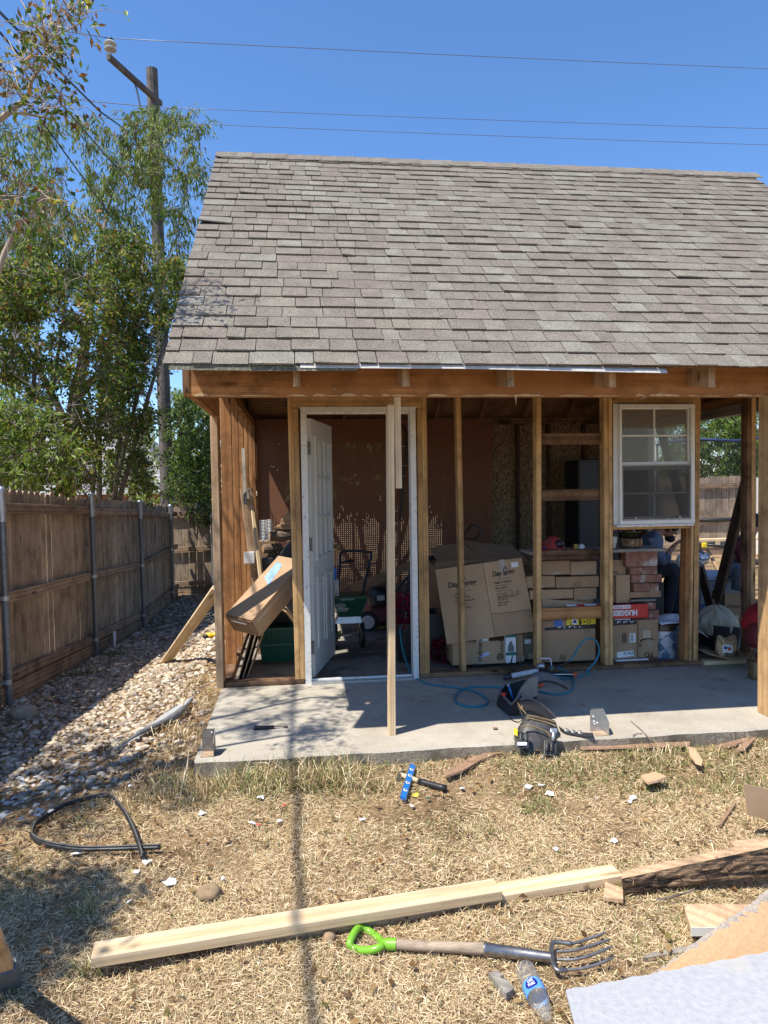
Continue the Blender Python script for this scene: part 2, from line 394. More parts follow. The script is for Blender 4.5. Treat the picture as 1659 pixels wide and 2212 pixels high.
mb.add([(-.6,3.94,-.6),(-.6,3.94,SLAB),(-.6,9.37,SLAB),(-.6,9.37,-.6)], [(0,1,2,3)])
mb.add([(4.5,3.94,-.6),(4.5,3.94,SLAB),(4.5,9.37,SLAB),(4.5,9.37,-.6)], [(3,2,1,0)])
mb.add([(-.6,9.37,-.6),(-.6,9.37,SLAB),(4.5,9.37,SLAB),(4.5,9.37,-.6)], [(0,1,2,3)])
MT['aggr'] = plain('rough_concrete_edge', (.27,.23,.17), .95, var=.5, scale=70, bmp=1.0, dirt=((.16,.13,.09), 7, .5))
me = mb.mesh('concrete_slab'); tag(obj('concrete_slab', me, [m, MT['aggr']]), kind='structure')
# ---------------------------------------------------------------- the shed
SLP = .823; TH = math.atan(SLP); CT, ST = math.cos(TH), math.sin(TH)
EY, EZ, RY = 3.815, 2.265, 6.75; RL = (RY-EY)/CT; RZ = EZ+(RY-EY)*SLP; BY = 2*RY-EY
X0, X1 = -.685, 4.53
def roofz(y): return EZ+(y-EY)*SLP if y <= RY else EZ+(BY-y)*SLP
shed = thing('shed', 'wooden shed stripped to its studs under a brown shingle roof', 'shed', (1.9, 6.6, SLAB))
# roof deck
MT['aggr2'] = plain('roofing_felt', (.05,.048,.045), .95, var=.3, scale=40)
mb = MB()
for side in (0, 1):
    f = (lambda y: y) if side == 0 else (lambda y: 2*RY-y)
    a = [(X0+.02, f(EY+.02), EZ+.02*SLP-.004), (X1-.02, f(EY+.02), EZ+.02*SLP-.004), (X1-.02, f(RY), RZ-.004), (X0+.02, f(RY), RZ-.004)]
    mb.prism(a, (0,0,-.02))
mb.build('roof_deck', MT['deck'], shed)
MB().prism([(X0+.015, EY+.015, EZ+.015*SLP-.002), (X1-.015, EY+.015, EZ+.015*SLP-.002), (X1-.015, RY, RZ-.002), (X0+.015, RY, RZ-.002)], (0,0,.0012)).build('underlayment', MT['aggr2'], shed)
# rafters, their cut tails, ridge board
RX = [-.61+.6*k-.0 for k in range(9)]
RX = [-.60, -.02, .585, 1.185, 1.79, 2.40, 3.0, 3.6, 4.2, 4.42]
for x in RX:
    for side in (0, 1):
        f = (lambda y: y) if side == 0 else (lambda y: 2*RY-y)
        y0 = 4.27 if side == 0 else EY+.06
        p = [(x, f(y0), roofz(y0)-.028-.12), (x, f(RY-.02), RZ-.02*SLP-.028-.12), (x, f(RY-.02), RZ-.02*SLP-.028), (x, f(y0), roofz(y0)-.028)]
        MB().prism(p, (.038,0,0)).build('rafter', MT['deck'], shed)
for k, x in enumerate(RX[:-1]):
    if k == 0: continue
    xt = x
    p = [(xt, 3.935, 2.163), (xt, 4.166, 2.20), (xt, 4.166, roofz(4.166)-.028), (xt, 3.935, roofz(3.935)-.03)]
    tl = MB().prism(p, (.038,0,0)).build('rafter_tail', MT['cut'], shed)
    for dz in (.03, .09):
        MB().tube([(xt+.019, 3.9345, 2.163+dz), (xt+.019, 3.932, 2.163+dz)], .0035, 6).build('nail_head', MT['galv'], tl)
MB().box((X0+.03, RY-.019, RZ-.22), (X1-.03, RY+.019, RZ-.03)).build('ridge_board', MT['deck'], shed)
# shingles: the courses nearest the eave one by one, the rest joined
tones = [(.200,.177,.146), (.214,.192,.158), (.184,.163,.135), (.203,.173,.145), (.232,.216,.180), (.190,.166,.138)]
SHM = []
for k, c in enumerate(tones):
    m, nt, bs = new_mat('shingle_granules'); co, oi = coords(nt, (1,1,1), 30)
    n1 = N(nt, 'ShaderNodeTexNoise', i_Scale=190.0, i_Detail=2.0, i_Roughness=.7); nt.links.new(co, n1.inputs['Vector'])
    n2 = N(nt, 'ShaderNodeTexNoise', i_Scale=7.0, i_Detail=5.0); nt.links.new(co, n2.inputs['Vector'])
    a = ramp(nt, n1.outputs[0], [(.34, tuple(x*.40 for x in c)), (.52, c), (.68, tuple(min(1, x*1.75) for x in c))]).outputs[0]
    b = ramp(nt, n2.outputs[0], [(.3, (.82,)*3), (.7, (1.12,)*3)])
    nt.links.new(mixc(nt, 1, a, b.outputs[0], 'MULTIPLY'), bs.inputs['Base Color']); bs.inputs['Roughness'].default_value = .95
    bs.inputs['Specular IOR Level'].default_value = .15; bump(nt, bs, n1.outputs[0], .9, .004); SHM.append(m)
EXPO = .1345; NC = int(RL/EXPO)
rng = random.Random(11)
RMAT = Matrix.Rotation(TH, 4, 'X')
def roofpt(x, t, up=0.0): return Vector((x, EY+t*CT-up*ST, EZ+t*ST+up*CT))
shared = {}
def shingle_mesh(w, th, tone, curl):
    k = (round(w,3), th, tone, curl)
    if k not in shared:
        h = EXPO+.03; z1 = .0065
        vs = [(0,0,z1),(w,0,z1),(w,h,0),(0,h,0),(0,0,z1+th+curl),(w,0,z1+th),(w,h,.004),(0,h,.004+curl*.2)]
        if curl: vs[0] = (0,0,z1+curl)
        me = bpy.data.meshes.new('shingle'); me.from_pydata(vs, [], [(3,2,1,0),(4,5,6,7),(0,1,5,4),(1,2,6,5),(2,3,7,6),(3,0,4,7)])
        me.materials.append(SHM[tone]); shared[k] = me
    return shared[k]
count = 0; rest = MB(); widths = (.10,.13,.15,.17,.19,.21,.24)
for r in range(NC+1):
    x = X0-rng.uniform(0,.005); t = r*EXPO-.012; thick = rng.random() < .5
    x -= 0
    first = True
    while x < X1-.02:
        w = rng.choice(widths)
        if first and rng.random() < .6: w = rng.choice((.07,.12,.15))
        if x+w > X1-.05: w = round(X1+.005-x, 3)
        tone = rng.choice((0,0,1,1,2,3,3,4,5)); th = .0105 if thick else .004
        if rng.random() < .12: th = .007
        curl = 0.0
        if first and rng.random() < .22: curl = rng.choice((.006,.010,.020))
        if not first and rng.random() < .03: curl = .006
        dz = rng.uniform(0,.001); dt = rng.uniform(-.003,.003)+(.003 if not thick else -.003)+.002*math.sin(x*1.7+r)
        wav = .003*math.sin(x*1.3+.4*r)+.002*math.sin(x*3.7+r*1.1)
        M = T(roofpt(x, t+dt, dz+max(wav,-.004))) @ RMAT @ Matrix.Rotation(rng.uniform(-.006,.006), 4, 'Z')
        if t+EXPO > RL-.0: M = T(roofpt(x, RL-EXPO-.02, .004)) @ RMAT
        if count < 300:
            obj('shingle', shingle_mesh(w-.0045, th, tone, curl), None, shed, M); count += 1
        else:
            sm = shingle_mesh(w-.0045, th, tone, curl)
            rest.add([M @ v.co for v in sm.vertices], [tuple(p.vertices) for p in sm.polygons], tone)
        x += w; first = False
        if rng.random() < .72: thick = not thick
tag(rest.build('shingle_courses', SHM, shed), kind='stuff')
# rear slope covering and ridge caps
mb = MB(); mb.prism([(X0, BY+.02, EZ-.012), (X1, BY+.02, EZ-.012), (X1, RY, RZ+.006), (X0, RY, RZ+.006)], (0,0,.014)); mb.build('rear_roof_covering', SHM[0], shed)
x = X0-.005; k = 0
while x < X1:
    w = .155; tone = rng.choice((0,0,1,3))
    M = T((x, RY, RZ+.012+.002*(k % 2)))
    vs = []
    for xx, lift in ((0,.0),(w+.02,.006)):
        for yy, zz in ((-.135,-.135*SLP*.88),(-.05,-.028),(0,0.004),(.05,-.028),(.135,-.135*SLP*.88)):
            vs.append((xx, yy, zz+lift)); vs.append((xx, yy, zz+lift-.007))
    fs = []
    for j in range(4):
        a = 2*j; fs += [(a, a+10, a+12, a+2), (a+1, a+3, a+13, a+11)]
    fs += [(0,2,3,1),(2,4,5,3),(4,6,7,5),(6,8,9,7),(10,11,13,12),(12,13,15,14),(14,15,17,16),(16,17,19,18),(0,1,11,10),(8,18,19,9)]
    kk = ('r', tone)
    if kk not in shared:
        me = bpy.data.meshes.new('ridge_shingle'); me.from_pydata(vs, [], fs); me.materials.append(SHM[tone]); shared[kk] = me
    obj('ridge_shingle', shared[kk], None, shed, M); x += w; k += 1
# metal drip edge hanging loose along the eave, grey strip left of it
def drip(xa, xb, n, zf, name, mat, hgt):
    mb = MB()
    for i in range(n):
        a, b = xa+(xb-xa)*i/n, xa+(xb-xa)*(i+1)/n
        za, zb = zf(a), zf(b); y = EY-.006
        for (p, q, r_, s_) in (((a,y,za),(b,y,zb),(b,y-.008,zb-hgt),(a,y-.008,za-hgt)), ((a,y,za),(b,y,zb),(b,y+.09,zb+.09*SLP*.9),(a,y+.09,za+.09*SLP*.9))):
            mb.prism([p,q,r_,s_], (0,.0016,-.0008))
    return mb.build(name, mat, shed)
drip(.02, 2.07, 24, lambda x: EZ-.004-.020*max(0, (x-.9)/1.2), 'drip_edge', plain('dull_drip_edge', (.50,.48,.44), .5, var=.2, scale=30), .018)
MT['mould'] = plain('mossy_strip', (.13,.125,.085), .9, var=.5, scale=60, bmp=.4, dirt=((.32,.30,.22), 60, .56))
drip(X0+.03, .32, 14, lambda x: EZ-.004-.004*math.sin((x-X0)*3), 'starter_strip', MT['mould'], .030)
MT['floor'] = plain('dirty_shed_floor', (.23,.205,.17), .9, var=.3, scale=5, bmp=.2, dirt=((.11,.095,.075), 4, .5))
tag(MB().box((-.535,5.475,SLAB+.0005), (4.34,9.25,SLAB+.0045)).build('shed_floor', MT['floor'], None), kind='structure')  # dirty floor sheet, its tone darkened further to cut light bounced indoors
# porch beam, frieze boards, side beam, porch post
board('porch_beam', (X0+.045,4.19,2.235), (X1-.04,4.19,2.235), .039, .19, MT['beam'], shed, (0,0,1))
board('porch_beam', (X0+.045,4.232,2.235), (X1-.04,4.232,2.235), .038, .188, MT['cedar'], shed, (0,0,1))
board('frieze_board', (X0+.06,4.205,2.40), (.31,4.205,2.40), .02, .135, MT['cedar'], shed, (0,0,1))
board('frieze_board', (.315,4.205,2.405), (X1-.05,4.205,2.405), .02, .13, MT['beam'], shed, (0,0,1))
board('side_beam', (-.605,4.255,2.235), (-.605,5.375,2.235), .038, .188, MT['cedar'], shed, (0,0,1))
board('side_beam', (4.42,4.255,2.235), (4.42,5.375,2.235), .038, .188, MT['cedar'], shed, (0,0,1))
mb = MB(); rb = random.Random(8); xx = X0+.1
while xx < X1-.2:
    ln = rb.uniform(.05,.22); hgt = rb.uniform(.006,.020); mb.prism([(xx,4.1695,2.1405),(xx+ln,4.1695,2.1405),(xx+ln*.8,4.1695,2.1405+hgt*.6),(xx+ln*.35,4.1695,2.1405+hgt),(xx+.01,4.1695,2.1405+hgt*.5)], (0,-.0018,0)); xx += ln*rb.uniform(.75,1.6)
tag(mb.build('torn_edge', MT['new'], shed), kind='stuff')
for x_, z_ in ((.06,2.20),(.22,2.18),(.95,2.17),(1.45,2.165),(2.3,2.24),(2.62,2.19),(.62,2.28),(1.9,2.27)): MB().tube([(x_,4.1695,z_),(x_,4.163,z_)], .004, 6).build('nail_head', MT['galv'], shed)
for x_, dz_ in ((1.30,-.055),(2.16,-.03)): MB().prism([(x_,4.172,2.150),(x_+.012,4.172,2.148),(x_+(.004 if dz_ < -.04 else -.11),4.160,2.14+dz_)], (0,.002,0)).build('splinter', MT['new'], shed)
MB().box((-.645,4.166,2.16), (-.605,4.170,2.33)).build('beam_end_plate', MT['plate'], shed)
board('porch_post', (2.958,4.172,SLAB+.002), (2.958,4.172,2.139), .098, .098, MT['post'], shed, (0,1,0))
# gable ends
for x, nm in ((-.655, 0), (4.445, 1)):
    p = [(x,4.26,2.335),(x,5.38,2.335),(x,5.38,2.465),(x,9.35,2.465),(x,9.35,roofz(9.35)-.03),(x,RY,RZ-.03),(x,4.26,roofz(4.26)-.03)]
    MB().prism(p, (.014,0,0)).build('gable_siding', MT['deck'], shed)
# front wall frame
FW, FB = 5.38, 5.469
def vstud(name, xa, xb, z0, z1, mat, y0=FW, y1=FB, lean=0.0):
    xc = (xa+xb)/2; yc = (y0+y1)/2
    return board(name, (xc+lean, yc, z0), (xc, yc, z1), xb-xa, y1-y0, mat, shed, (0,1,0))
PT = SLAB+.040
board('bottom_plate', (-.605,5.425,SLAB+.0205), (.015,5.425,SLAB+.0205), .089, .038, MT['plate'], shed)
board('bottom_plate', (.90,5.425,SLAB+.0205), (3.225,5.425,SLAB+.0205), .089, .038, MT['plate'], shed)
board('top_plate', (-.6,5.425,2.40), (4.40,5.425,2.40), .089, .038, MT['stud'], shed)
board('top_plate', (-.6,5.425,2.44), (4.40,5.425,2.44), .089, .038, MT['stud'], shed)
vstud('corner_stud', -.640, -.588, SLAB+.002, 2.379, MT['cut'], 5.365, 5.40)  # paler front piece: the sunlit face of the stud put into the colour
vstud('corner_stud', -.632, -.582, PT, 2.379, MT['cedar'], 5.402, 5.49)  # same stud behind, its shaded side given a darker wood colour
vstud('stud', -.074, -.036, PT, 2.379, MT['stud'], lean=.02)
vstud('stud', -.034, .004, PT, 2.20, MT['stud'], lean=.018)
vstud('stud', .905, .942, PT, 2.20, MT['stud']); vstud('stud', .944, .982, PT, 2.379, MT['stud'])
vstud('stud', 1.214, 1.252, PT, 2.379, MT['stud'], 5.39, 5.479, lean=.02)
vstud('stud', 1.850, 1.890, PT, 2.379, MT['stud'], lean=-.012)
vstud('stud', 2.400, 2.440, PT, 2.379, MT['stud']); vstud('stud', 2.442, 2.470, PT, 2.30, MT['stud'])
vstud('stud', 3.150, 3.172, PT, 2.30, MT['stud'], lean=-.035); vstud('stud', 3.174, 3.213, PT, 2.379, MT['stud'], lean=-.022)
vstud('stud', 3.10, 3.138, PT, 1.237, MT['cedar'], 5.40, 5.489, lean=-.02)
vstud('stud', 3.614, 3.65, SLAB, 2.379, MT['plate']); vstud('stud', 3.652, 3.69, SLAB, 2.379, MT['stud'])
board('door_header', (-.034,5.40,2.285), (.942,5.40,2.285), .038, .165, MT['stud'], shed, (0,0,1))
board('window_header', (2.472,5.40,2.30), (3.148,5.40,2.30), .038, .12, MT['stud'], shed, (0,0,1))
board('window_sill_plate', (2.472,5.425,1.256), (3.125,5.425,1.256), .089, .036, MT['stud'], shed)
for z0, z1, xa, y, mt in ((1.921,2.009,1.892,5.45,'plate'), (1.477,1.566,1.835,5.490,'plate'), (1.004,1.082,1.892,5.49,'plate'), (.526,.622,1.892,5.45,'cedar')):
    board('blocking', (xa,y,(z0+z1)/2), (2.398,y,(z0+z1)/2), .036, z1-z0, MT[mt], shed, (0,0,1))
board('counter_top', (1.84,5.66,1.055), (3.0,5.66,1.055), .30, .024, MT['grey'], shed)
# side walls: open studs on the left, garage opening on the right
for k, y in enumerate((5.97,6.62,7.27,7.92,8.57,9.18)):
    board('stud', (-.585,y,SLAB+.002), (-.585,y,2.379), .089, .038, MT['cedar'], shed, (0,1,0))
board('bottom_plate', (-.585,5.50,SLAB+.0205), (-.585,9.20,SLAB+.0205), .089, .036, MT['plate'], shed)
board('top_plate', (-.585,5.475,2.40), (-.585,9.34,2.40), .089, .038, MT['cedar'], shed)
board('top_plate', (-.585,5.475,2.44), (-.585,9.34,2.44), .089, .038, MT['cedar'], shed)
for y in (5.50,5.58,8.50,8.54,9.2): board('stud', (4.40,y,SLAB+.002), (4.40,y,2.379), .089, .038, MT['grey'], shed, (0,1,0))
board('top_plate', (4.40,5.475,2.42), (4.40,9.34,2.42), .089, .08, MT['cedar'], shed)
board('garage_header', (4.40,5.60,2.328), (4.40,8.48,2.328), .089, .10, MT['grey'], shed)
m, nt, bs = new_mat('strand_board'); co, oi = coords(nt, (1,1,1), 20)
vo = N(nt, 'ShaderNodeTexVoronoi', i_Scale=1.0); dn = N(nt, 'ShaderNodeTexNoise', i_Scale=9.0, i_Detail=2.0)
nt.links.new(co, dn.inputs['Vector']); vm = N(nt, 'ShaderNodeVectorMath', operation='MULTIPLY_ADD'); nt.links.new(dn.outputs['Color'], vm.inputs[0])
vm.inputs[1].default_value = (4.0,4.0,4.0); ms = N(nt, 'ShaderNodeVectorMath', operation='MULTIPLY'); ms.inputs[1].default_value = (78,78,40)
nt.links.new(co, ms.inputs[0]); nt.links.new(ms.outputs[0], vm.inputs[2]); nt.links.new(vm.outputs[0], vo.inputs['Vector'])
sp = N(nt, 'ShaderNodeSeparateColor'); nt.links.new(vo.outputs['Color'], sp.inputs[0])
nt.links.new(ramp(nt, sp.outputs[0], [(.0,(.07,.045,.025)),(.3,(.19,.125,.065)),(.75,(.28,.19,.10)),(1,(.38,.27,.15))]).outputs[0], bs.inputs['Base Color']); bs.inputs['Roughness'].default_value = .8
MT['osb'] = m
MB().box((4.446,8.49,SLAB), (4.458,9.35,2.46)).build('sheathing_board', MT['osb'], shed)
MB().box((4.446,5.38,SLAB), (4.458,5.60,2.46)).build('sheathing_board', MT['osb'], shed)
MB().box((1.96,9.345,SLAB), (3.18,9.357,2.50)).build('sheathing_board', MT['osb'], shed)
MB().box((3.183,9.345,SLAB), (4.44,9.357,2.50)).build('sheathing_board', MT['osb'], shed)
MB().box((-.60,9.345,2.20), (1.957,9.357,2.50)).build('sheathing_board', MT['osb'], shed)
for x in (-.58,.09,.70,1.31,1.92,2.53,2.93,3.36,3.86,4.33):
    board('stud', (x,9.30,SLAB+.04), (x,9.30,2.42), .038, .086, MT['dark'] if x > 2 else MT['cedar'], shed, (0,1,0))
board('top_plate', (-.53,9.30,2.46), (4.34,9.30,2.46), .086, .08, MT['plate'], shed)
board('bottom_plate', (-.53,9.30,SLAB+.02), (4.34,9.30,SLAB+.02), .086, .036, MT['plate'], shed)
# pegboard: the holes are real
def pegboard(xa, xb, za, zb, y):
    p, h = .0254, .0074; nx = int((xb-xa)/p); nz = int((zb-za)/p)
    ex = xa+(np.arange(nx)+.5)*p; ez = za+(np.arange(nz)+.5)*p
    vs = []; fs = []
    zl = [za]+[v for z in ez for v in (z-h/2, z+h/2)]+[zb]
    for i in range(0, len(zl), 2):
        b = len(vs); vs += [(xa,y,zl[i]),(xb,y,zl[i]),(xb,y,zl[i+1]),(xa,y,zl[i+1])]; fs.append((b,b+1,b+2,b+3))
    xl = [xa]+[v for x in ex for v in (x-h/2, x+h/2)]+[xb]
    for z in ez:
        for i in range(0, len(xl), 2):
            b = len(vs); vs += [(xl[i],y,z-h/2),(xl[i+1],y,z-h/2),(xl[i+1],y,z+h/2),(xl[i],y,z+h/2)]; fs.append((b,b+1,b+2,b+3))
    me = bpy.data.meshes.new('pegboard'); c = ((xa+xb)/2, y, za)
    me.from_pydata([(v[0]-c[0], v[1]-c[1], v[2]-c[2]) for v in vs], [], fs)
    return me, c
MT['peg'] = plain('brown_hardboard', (.21,.092,.050), .95, var=.08, scale=6, bmp=.03)
for xa, xb in ((-.535,.095),(.099,1.315),(1.319,2.56)):
    me, c = pegboard(xa, xb, .18, 2.485, 9.252); obj('pegboard', me, MT['peg'], shed, T(c))
# ---------------------------------------------------------------- door frame and door (swung into the shed)
DF = obj('door_frame', MB().box((0,0,0),(.046,.11,2.06)).mesh('door_frame'), MT['white'], shed, T((.022,5.372,SLAB)))
obj('jamb', MB().box((0,0,0),(.042,.11,2.06)).mesh('jamb'), MT['white'], DF, T((.852,5.372,SLAB)))
obj('head_jamb', MB().box((0,0,0),(.872,.112,.034)).mesh('head_jamb'), MT['white'], DF, T((.022,5.371,SLAB+2.061)))
obj('door_stop', MB().box((0,0,0),(.776,.03,.014)).mesh('door_stop'), MT['white'], DF, T((.0685,5.42,SLAB+2.046)))
obj('threshold', MB().box((0,0,0),(.776,.13,.018)).mesh('threshold'), MT['galv'], DF, T((.0685,5.345,SLAB+.001)))
obj('threshold_lip', MB().box((0,0,0),(.776,.012,.012)).mesh('threshold_lip'), MT['vinyl'], DF, T((.0685,5.40,SLAB+.0195)))
dd = Vector((.205,.80,0)).normalized(); dn_ = Vector((dd.y,-dd.x,0))
DM = frame((.098,5.50,SLAB+.022), dd, (0,0,1))       # local x along the leaf, y up, z out of its outer face
door = obj('door', None, None, shed, DM); DW, DH, DT = .79, 2.0, .042
mb = MB(); wx0, wx1, wy0, wy1 = .125, .665, .92, 1.845
for lo, hi in (((0,0,-DT),(wx0,DH,0)), ((wx1,0,-DT),(DW,DH,0)), ((wx0,0,-DT),(wx1,wy0,0)), ((wx0,wy1,-DT),(wx1,DH,0))): mb.box(lo, hi)
obj('door_leaf', mb.mesh('door_leaf'), MT['door'], door, DM)
m, nt, bs = new_mat('window_glass'); out = nt.nodes['Material Output']
tr = N(nt, 'ShaderNodeBsdfTransparent'); tr.inputs[0].default_value = (.86,.88,.86,1); gl = N(nt, 'ShaderNodeBsdfGlossy'); gl.inputs['Roughness'].default_value = .02
df = N(nt, 'ShaderNodeBsdfDiffuse'); df.inputs[0].default_value = (.42,.40,.35,1)
lw = N(nt, 'ShaderNodeLayerWeight', i_Blend=.25); mx = N(nt, 'ShaderNodeMixShader'); nt.links.new(lw.outputs['Fresnel'], mx.inputs[0])
m2 = N(nt, 'ShaderNodeMixShader'); m2.inputs[0].default_value = .30; nt.links.new(tr.outputs[0], m2.inputs[1]); nt.links.new(df.outputs[0], m2.inputs[2])
nt.links.new(m2.outputs[0], mx.inputs[1]); nt.links.new(gl.outputs[0], mx.inputs[2]); nt.links.new(mx.outputs[0], out.inputs[0]); MT['glass'] = m
mb = MB(); f_ = .03
for lo, hi in (((wx0-f_,wy0-f_,.001),(wx0,wy1+f_,.018)), ((wx1,wy0-f_,.001),(wx1+f_,wy1+f_,.018)), ((wx0,wy0-f_,.001),(wx1,wy0,.018)), ((wx0,wy1,.001),(wx1,wy1+f_,.018))): mb.box(lo, hi)
obj('light_moulding', mb.mesh('light_moulding'), MT['door'], door, DM)
pw, ph = (wx1-wx0)/3, (wy1-wy0)/3
for i in range(3):
    for j in range(3):
        obj('pane', MB().box((.006,.006,-.022),(pw-.006,ph-.006,-.018)).mesh('pane'), MT['glass'], door, DM @ T((wx0+i*pw, wy0+j*ph, 0)))
for i in (1, 2):
    obj('muntin', MB().box((-.011,0,-.028),(.011,wy1-wy0,.010)).mesh('muntin'), MT['door'], door, DM @ T((wx0+i*pw, wy0, 0)))
    obj('muntin', MB().box((0,-.011,-.0275),(wx1-wx0,.011,.0095)).mesh('muntin'), MT['door'], door, DM @ T((wx0, wy0+i*ph, 0)))
for xa in (.12, .43):
    mb = MB(); w_, h_, z_ = .24, .56, .010
    for lo, hi in (((0,0,.0005),(w_,.022,z_)), ((0,h_-.022,.0005),(w_,h_,z_)), ((0,.022,.0005),(.022,h_-.022,z_)), ((w_-.022,.022,.0005),(w_,h_-.022,z_)), ((.05,.05,.0005),(w_-.05,h_-.05,.007))): mb.box(lo, hi)
    obj('raised_panel', mb.mesh('raised_panel'), MT['door'], door, DM @ T((xa,.20,0)))
for z in (.18, .98, 1.72):
    obj('hinge', MB().box((-.028,0,-.030),(-.002,.10,-.002)).mesh('hinge'), MT['steel'], door, DM @ T((0,z,0)))
kn = obj('door_knob', MB().lathe([(.012,0),(.012,.03),(.026,.04),(.03,.055),(.022,.07),(.001,.073)], 14).mesh('door_knob', True), MT['brass'], door, DM @ T((DW-.06,.95,0)))
# ---------------------------------------------------------------- window in the front wall
wx0, wx1, wz0, wz1 = 2.474, 3.148, 1.278, 2.236
win = obj('window', None, None, shed, T(((wx0+wx1)/2, 5.37, wz0)))
def bar(name, lo, hi, mat, par=None): return MB().box(lo, hi).build(name, mat, par or win)
def ring(name, x0, x1, z0, z1, w, y0, y1, mat, par=None):
    mb = MB(); ww = w if isinstance(w, tuple) else (w,w,w,w)
    for lo, hi in (((x0,y0,z0),(x0+ww[0],y1,z1)), ((x1-ww[1],y0,z0),(x1,y1,z1)), ((x0+ww[0],y0,z0),(x1-ww[1],y1,z0+ww[2])), ((x0+ww[0],y0,z1-ww[3]),(x1-ww[1],y1,z1))): mb.box(lo, hi)
    return mb.build(name, mat, par or win)
ring('nailing_flange', wx0, wx1, wz0, wz1, .045, 5.374, 5.377, MT['vinyl'])
ring('frame', wx0+.035, wx1-.012, wz0+.004, wz1-.010, (.018,.030,.030,.022), 5.335, 5.42, MT['vinyl'])
ax0, ax1 = wx0+.054, wx1-.044; mid = 1.752
us = ring('upper_sash', ax0, ax1, mid+.002, wz1-.033, (.012,.012,.02,.012), 5.365, 5.39, MT['vinyl'])
lsash = ring('lower_sash', ax0, ax1, wz0+.036, mid, (.012,.018,.028,.042), 5.345, 5.372, MT['vinyl'])
for par, z0, z1, y in ((us, mid+.022, wz1-.045, 5.378), (lsash, wz0+.064, mid-.042, 5.362)):
    xm, zm = (ax0+ax1)/2-(0.0 if par is us else .012), (z0+z1)/2
    for xa, xb in ((ax0+.012, xm-.006), (xm+.006, ax1-.018)):
        for za, zb in ((z0, zm-.006), (zm+.006, z1)): bar('pane', (xa,y,za), (xb,y+.004,zb), MT['glass'], par)
    bar('muntin', (xm-.006,y-.004,z0), (xm+.006,y+.008,z1), MT['vinyl'], par); bar('muntin', (ax0+.012,y-.0035,zm-.006), (ax1-.012,y+.0075,zm+.006), MT['vinyl'], par)
m, nt, bs = new_mat('insect_screen'); out = nt.nodes['Material Output']; tr = N(nt, 'ShaderNodeBsdfTransparent'); mx = N(nt, 'ShaderNodeMixShader'); mx.inputs[0].default_value = .42
bs.inputs['Base Color'].default_value = (.06,.06,.058,1); bs.inputs['Roughness'].default_value = .8
nt.links.new(tr.outputs[0], mx.inputs[1]); nt.links.new(bs.outputs[0], mx.inputs[2]); nt.links.new(mx.outputs[0], out.inputs[0]); MT['screen'] = m
sc_ = MB().box((ax0+.004,5.3405,wz0+.040),(ax1-.004,5.3415,mid-.006)).build('insect_screen', m, win)
ring('screen_frame', ax0, ax1, wz0+.037, mid-.003, .009, 5.337, 5.3445, MT['grey'])
for x in (ax0+.10, ax1-.11): bar('screen_tab', (x,5.330,wz0+.040), (x+.022,5.3365,wz0+.062), MT['steel'])
bar('sill_nosing', (wx0+.01,5.330,wz0-.016), (wx1-.02,5.372,wz0+.001), MT['white'])
# ---------------------------------------------------------------- fences
SHARE = {}
def picket_mesh(w, L, t=.016):
    k = ('pk', round(w,2), round(L,2))
    if k not in SHARE:
        h = w/2; c = .028
        poly = [(-h,0,0),(h,0,0),(h,0,L-c),(h-c,0,L),(-h+c,0,L),(-h,0,L-c)]
        SHARE[k] = MB().prism(poly, (0,t,0)).mesh('picket')
    return SHARE[k]
def fence(name, label, P, Q, ztop, zbot, side, rails, kick=True, step=.142, posts=None, lean=.0, mat='fence'):
    """pickets from P to Q; `side` is the unit normal towards the rails; rails: heights at each post"""
    P, Q = Vector((P[0],P[1],0)), Vector((Q[0],Q[1],0)); d = (Q-P); L = d.length; d.normalize(); s = Vector((side[0],side[1],0))
    t = thing(name, label, 'fence', (P.x,P.y,zbot(P.x,P.y)))
    n = int(L/step)
    for i in range(n):
        c = P+d*(i+.5)*step; zt = ztop(c.x,c.y)+random.uniform(-.012,.012); zb = zbot(c.x,c.y)+.16
        w = step-random.choice((.004,.004,.008,.012))
        M = frame((c.x,c.y,zb), d, (0,0,1)); M = M @ Matrix.Rotation(R(-90)*0,4,'X')
        # local x along the fence, local z up
        x = d; z = Vector((random.uniform(-.006,.006)*d.x, random.uniform(-.006,.006)*d.y, 1)).normalized(); y = z.cross(x).normalized()
        off = s*random.uniform(-.004,.002)
        M = Matrix(((x.x,y.x,z.x,c.x+off.x),(x.y,y.y,z.y,c.y+off.y),(x.z,y.z,z.z,zb),(0,0,0,1)))
        obj('picket', picket_mesh(w, round((zt-zb)*25)/25), MT[mat], t, M)
    for k in range(len(posts)-1):
        for hh in rails:
            a, b = P+d*posts[k], P+d*posts[k+1]
            ra = hh(a.x,a.y)+random.uniform(-.012,.012); rb = hh(b.x,b.y)+random.uniform(-.012,.012)
            board('rail', Vector((a.x,a.y,ra))+s*.045+d*.012, Vector((b.x,b.y,rb))+s*.045-d*.012, .038, .089, MT['rail'], t, (0,0,1))
        if kick:
            a, b = P+d*posts[k], P+d*posts[k+1]
            board('kick_board', Vector((a.x,a.y,zbot(a.x,a.y)+.075))+s*.032+d*.01, Vector((b.x,b.y,zbot(b.x,b.y)+.075))+s*.032-d*.01, .03, .19, MT['rail'], t, (0,0,1))
    return t, P, d, s
fz = lambda x, y: float(np.interp(y, [3,6.2,7.3,8.9,11.4,14.2,15], [1.74,1.632,1.587,1.535,1.43,1.29,1.27]))
fb = lambda x, y: gz(-2.4, y)-.02
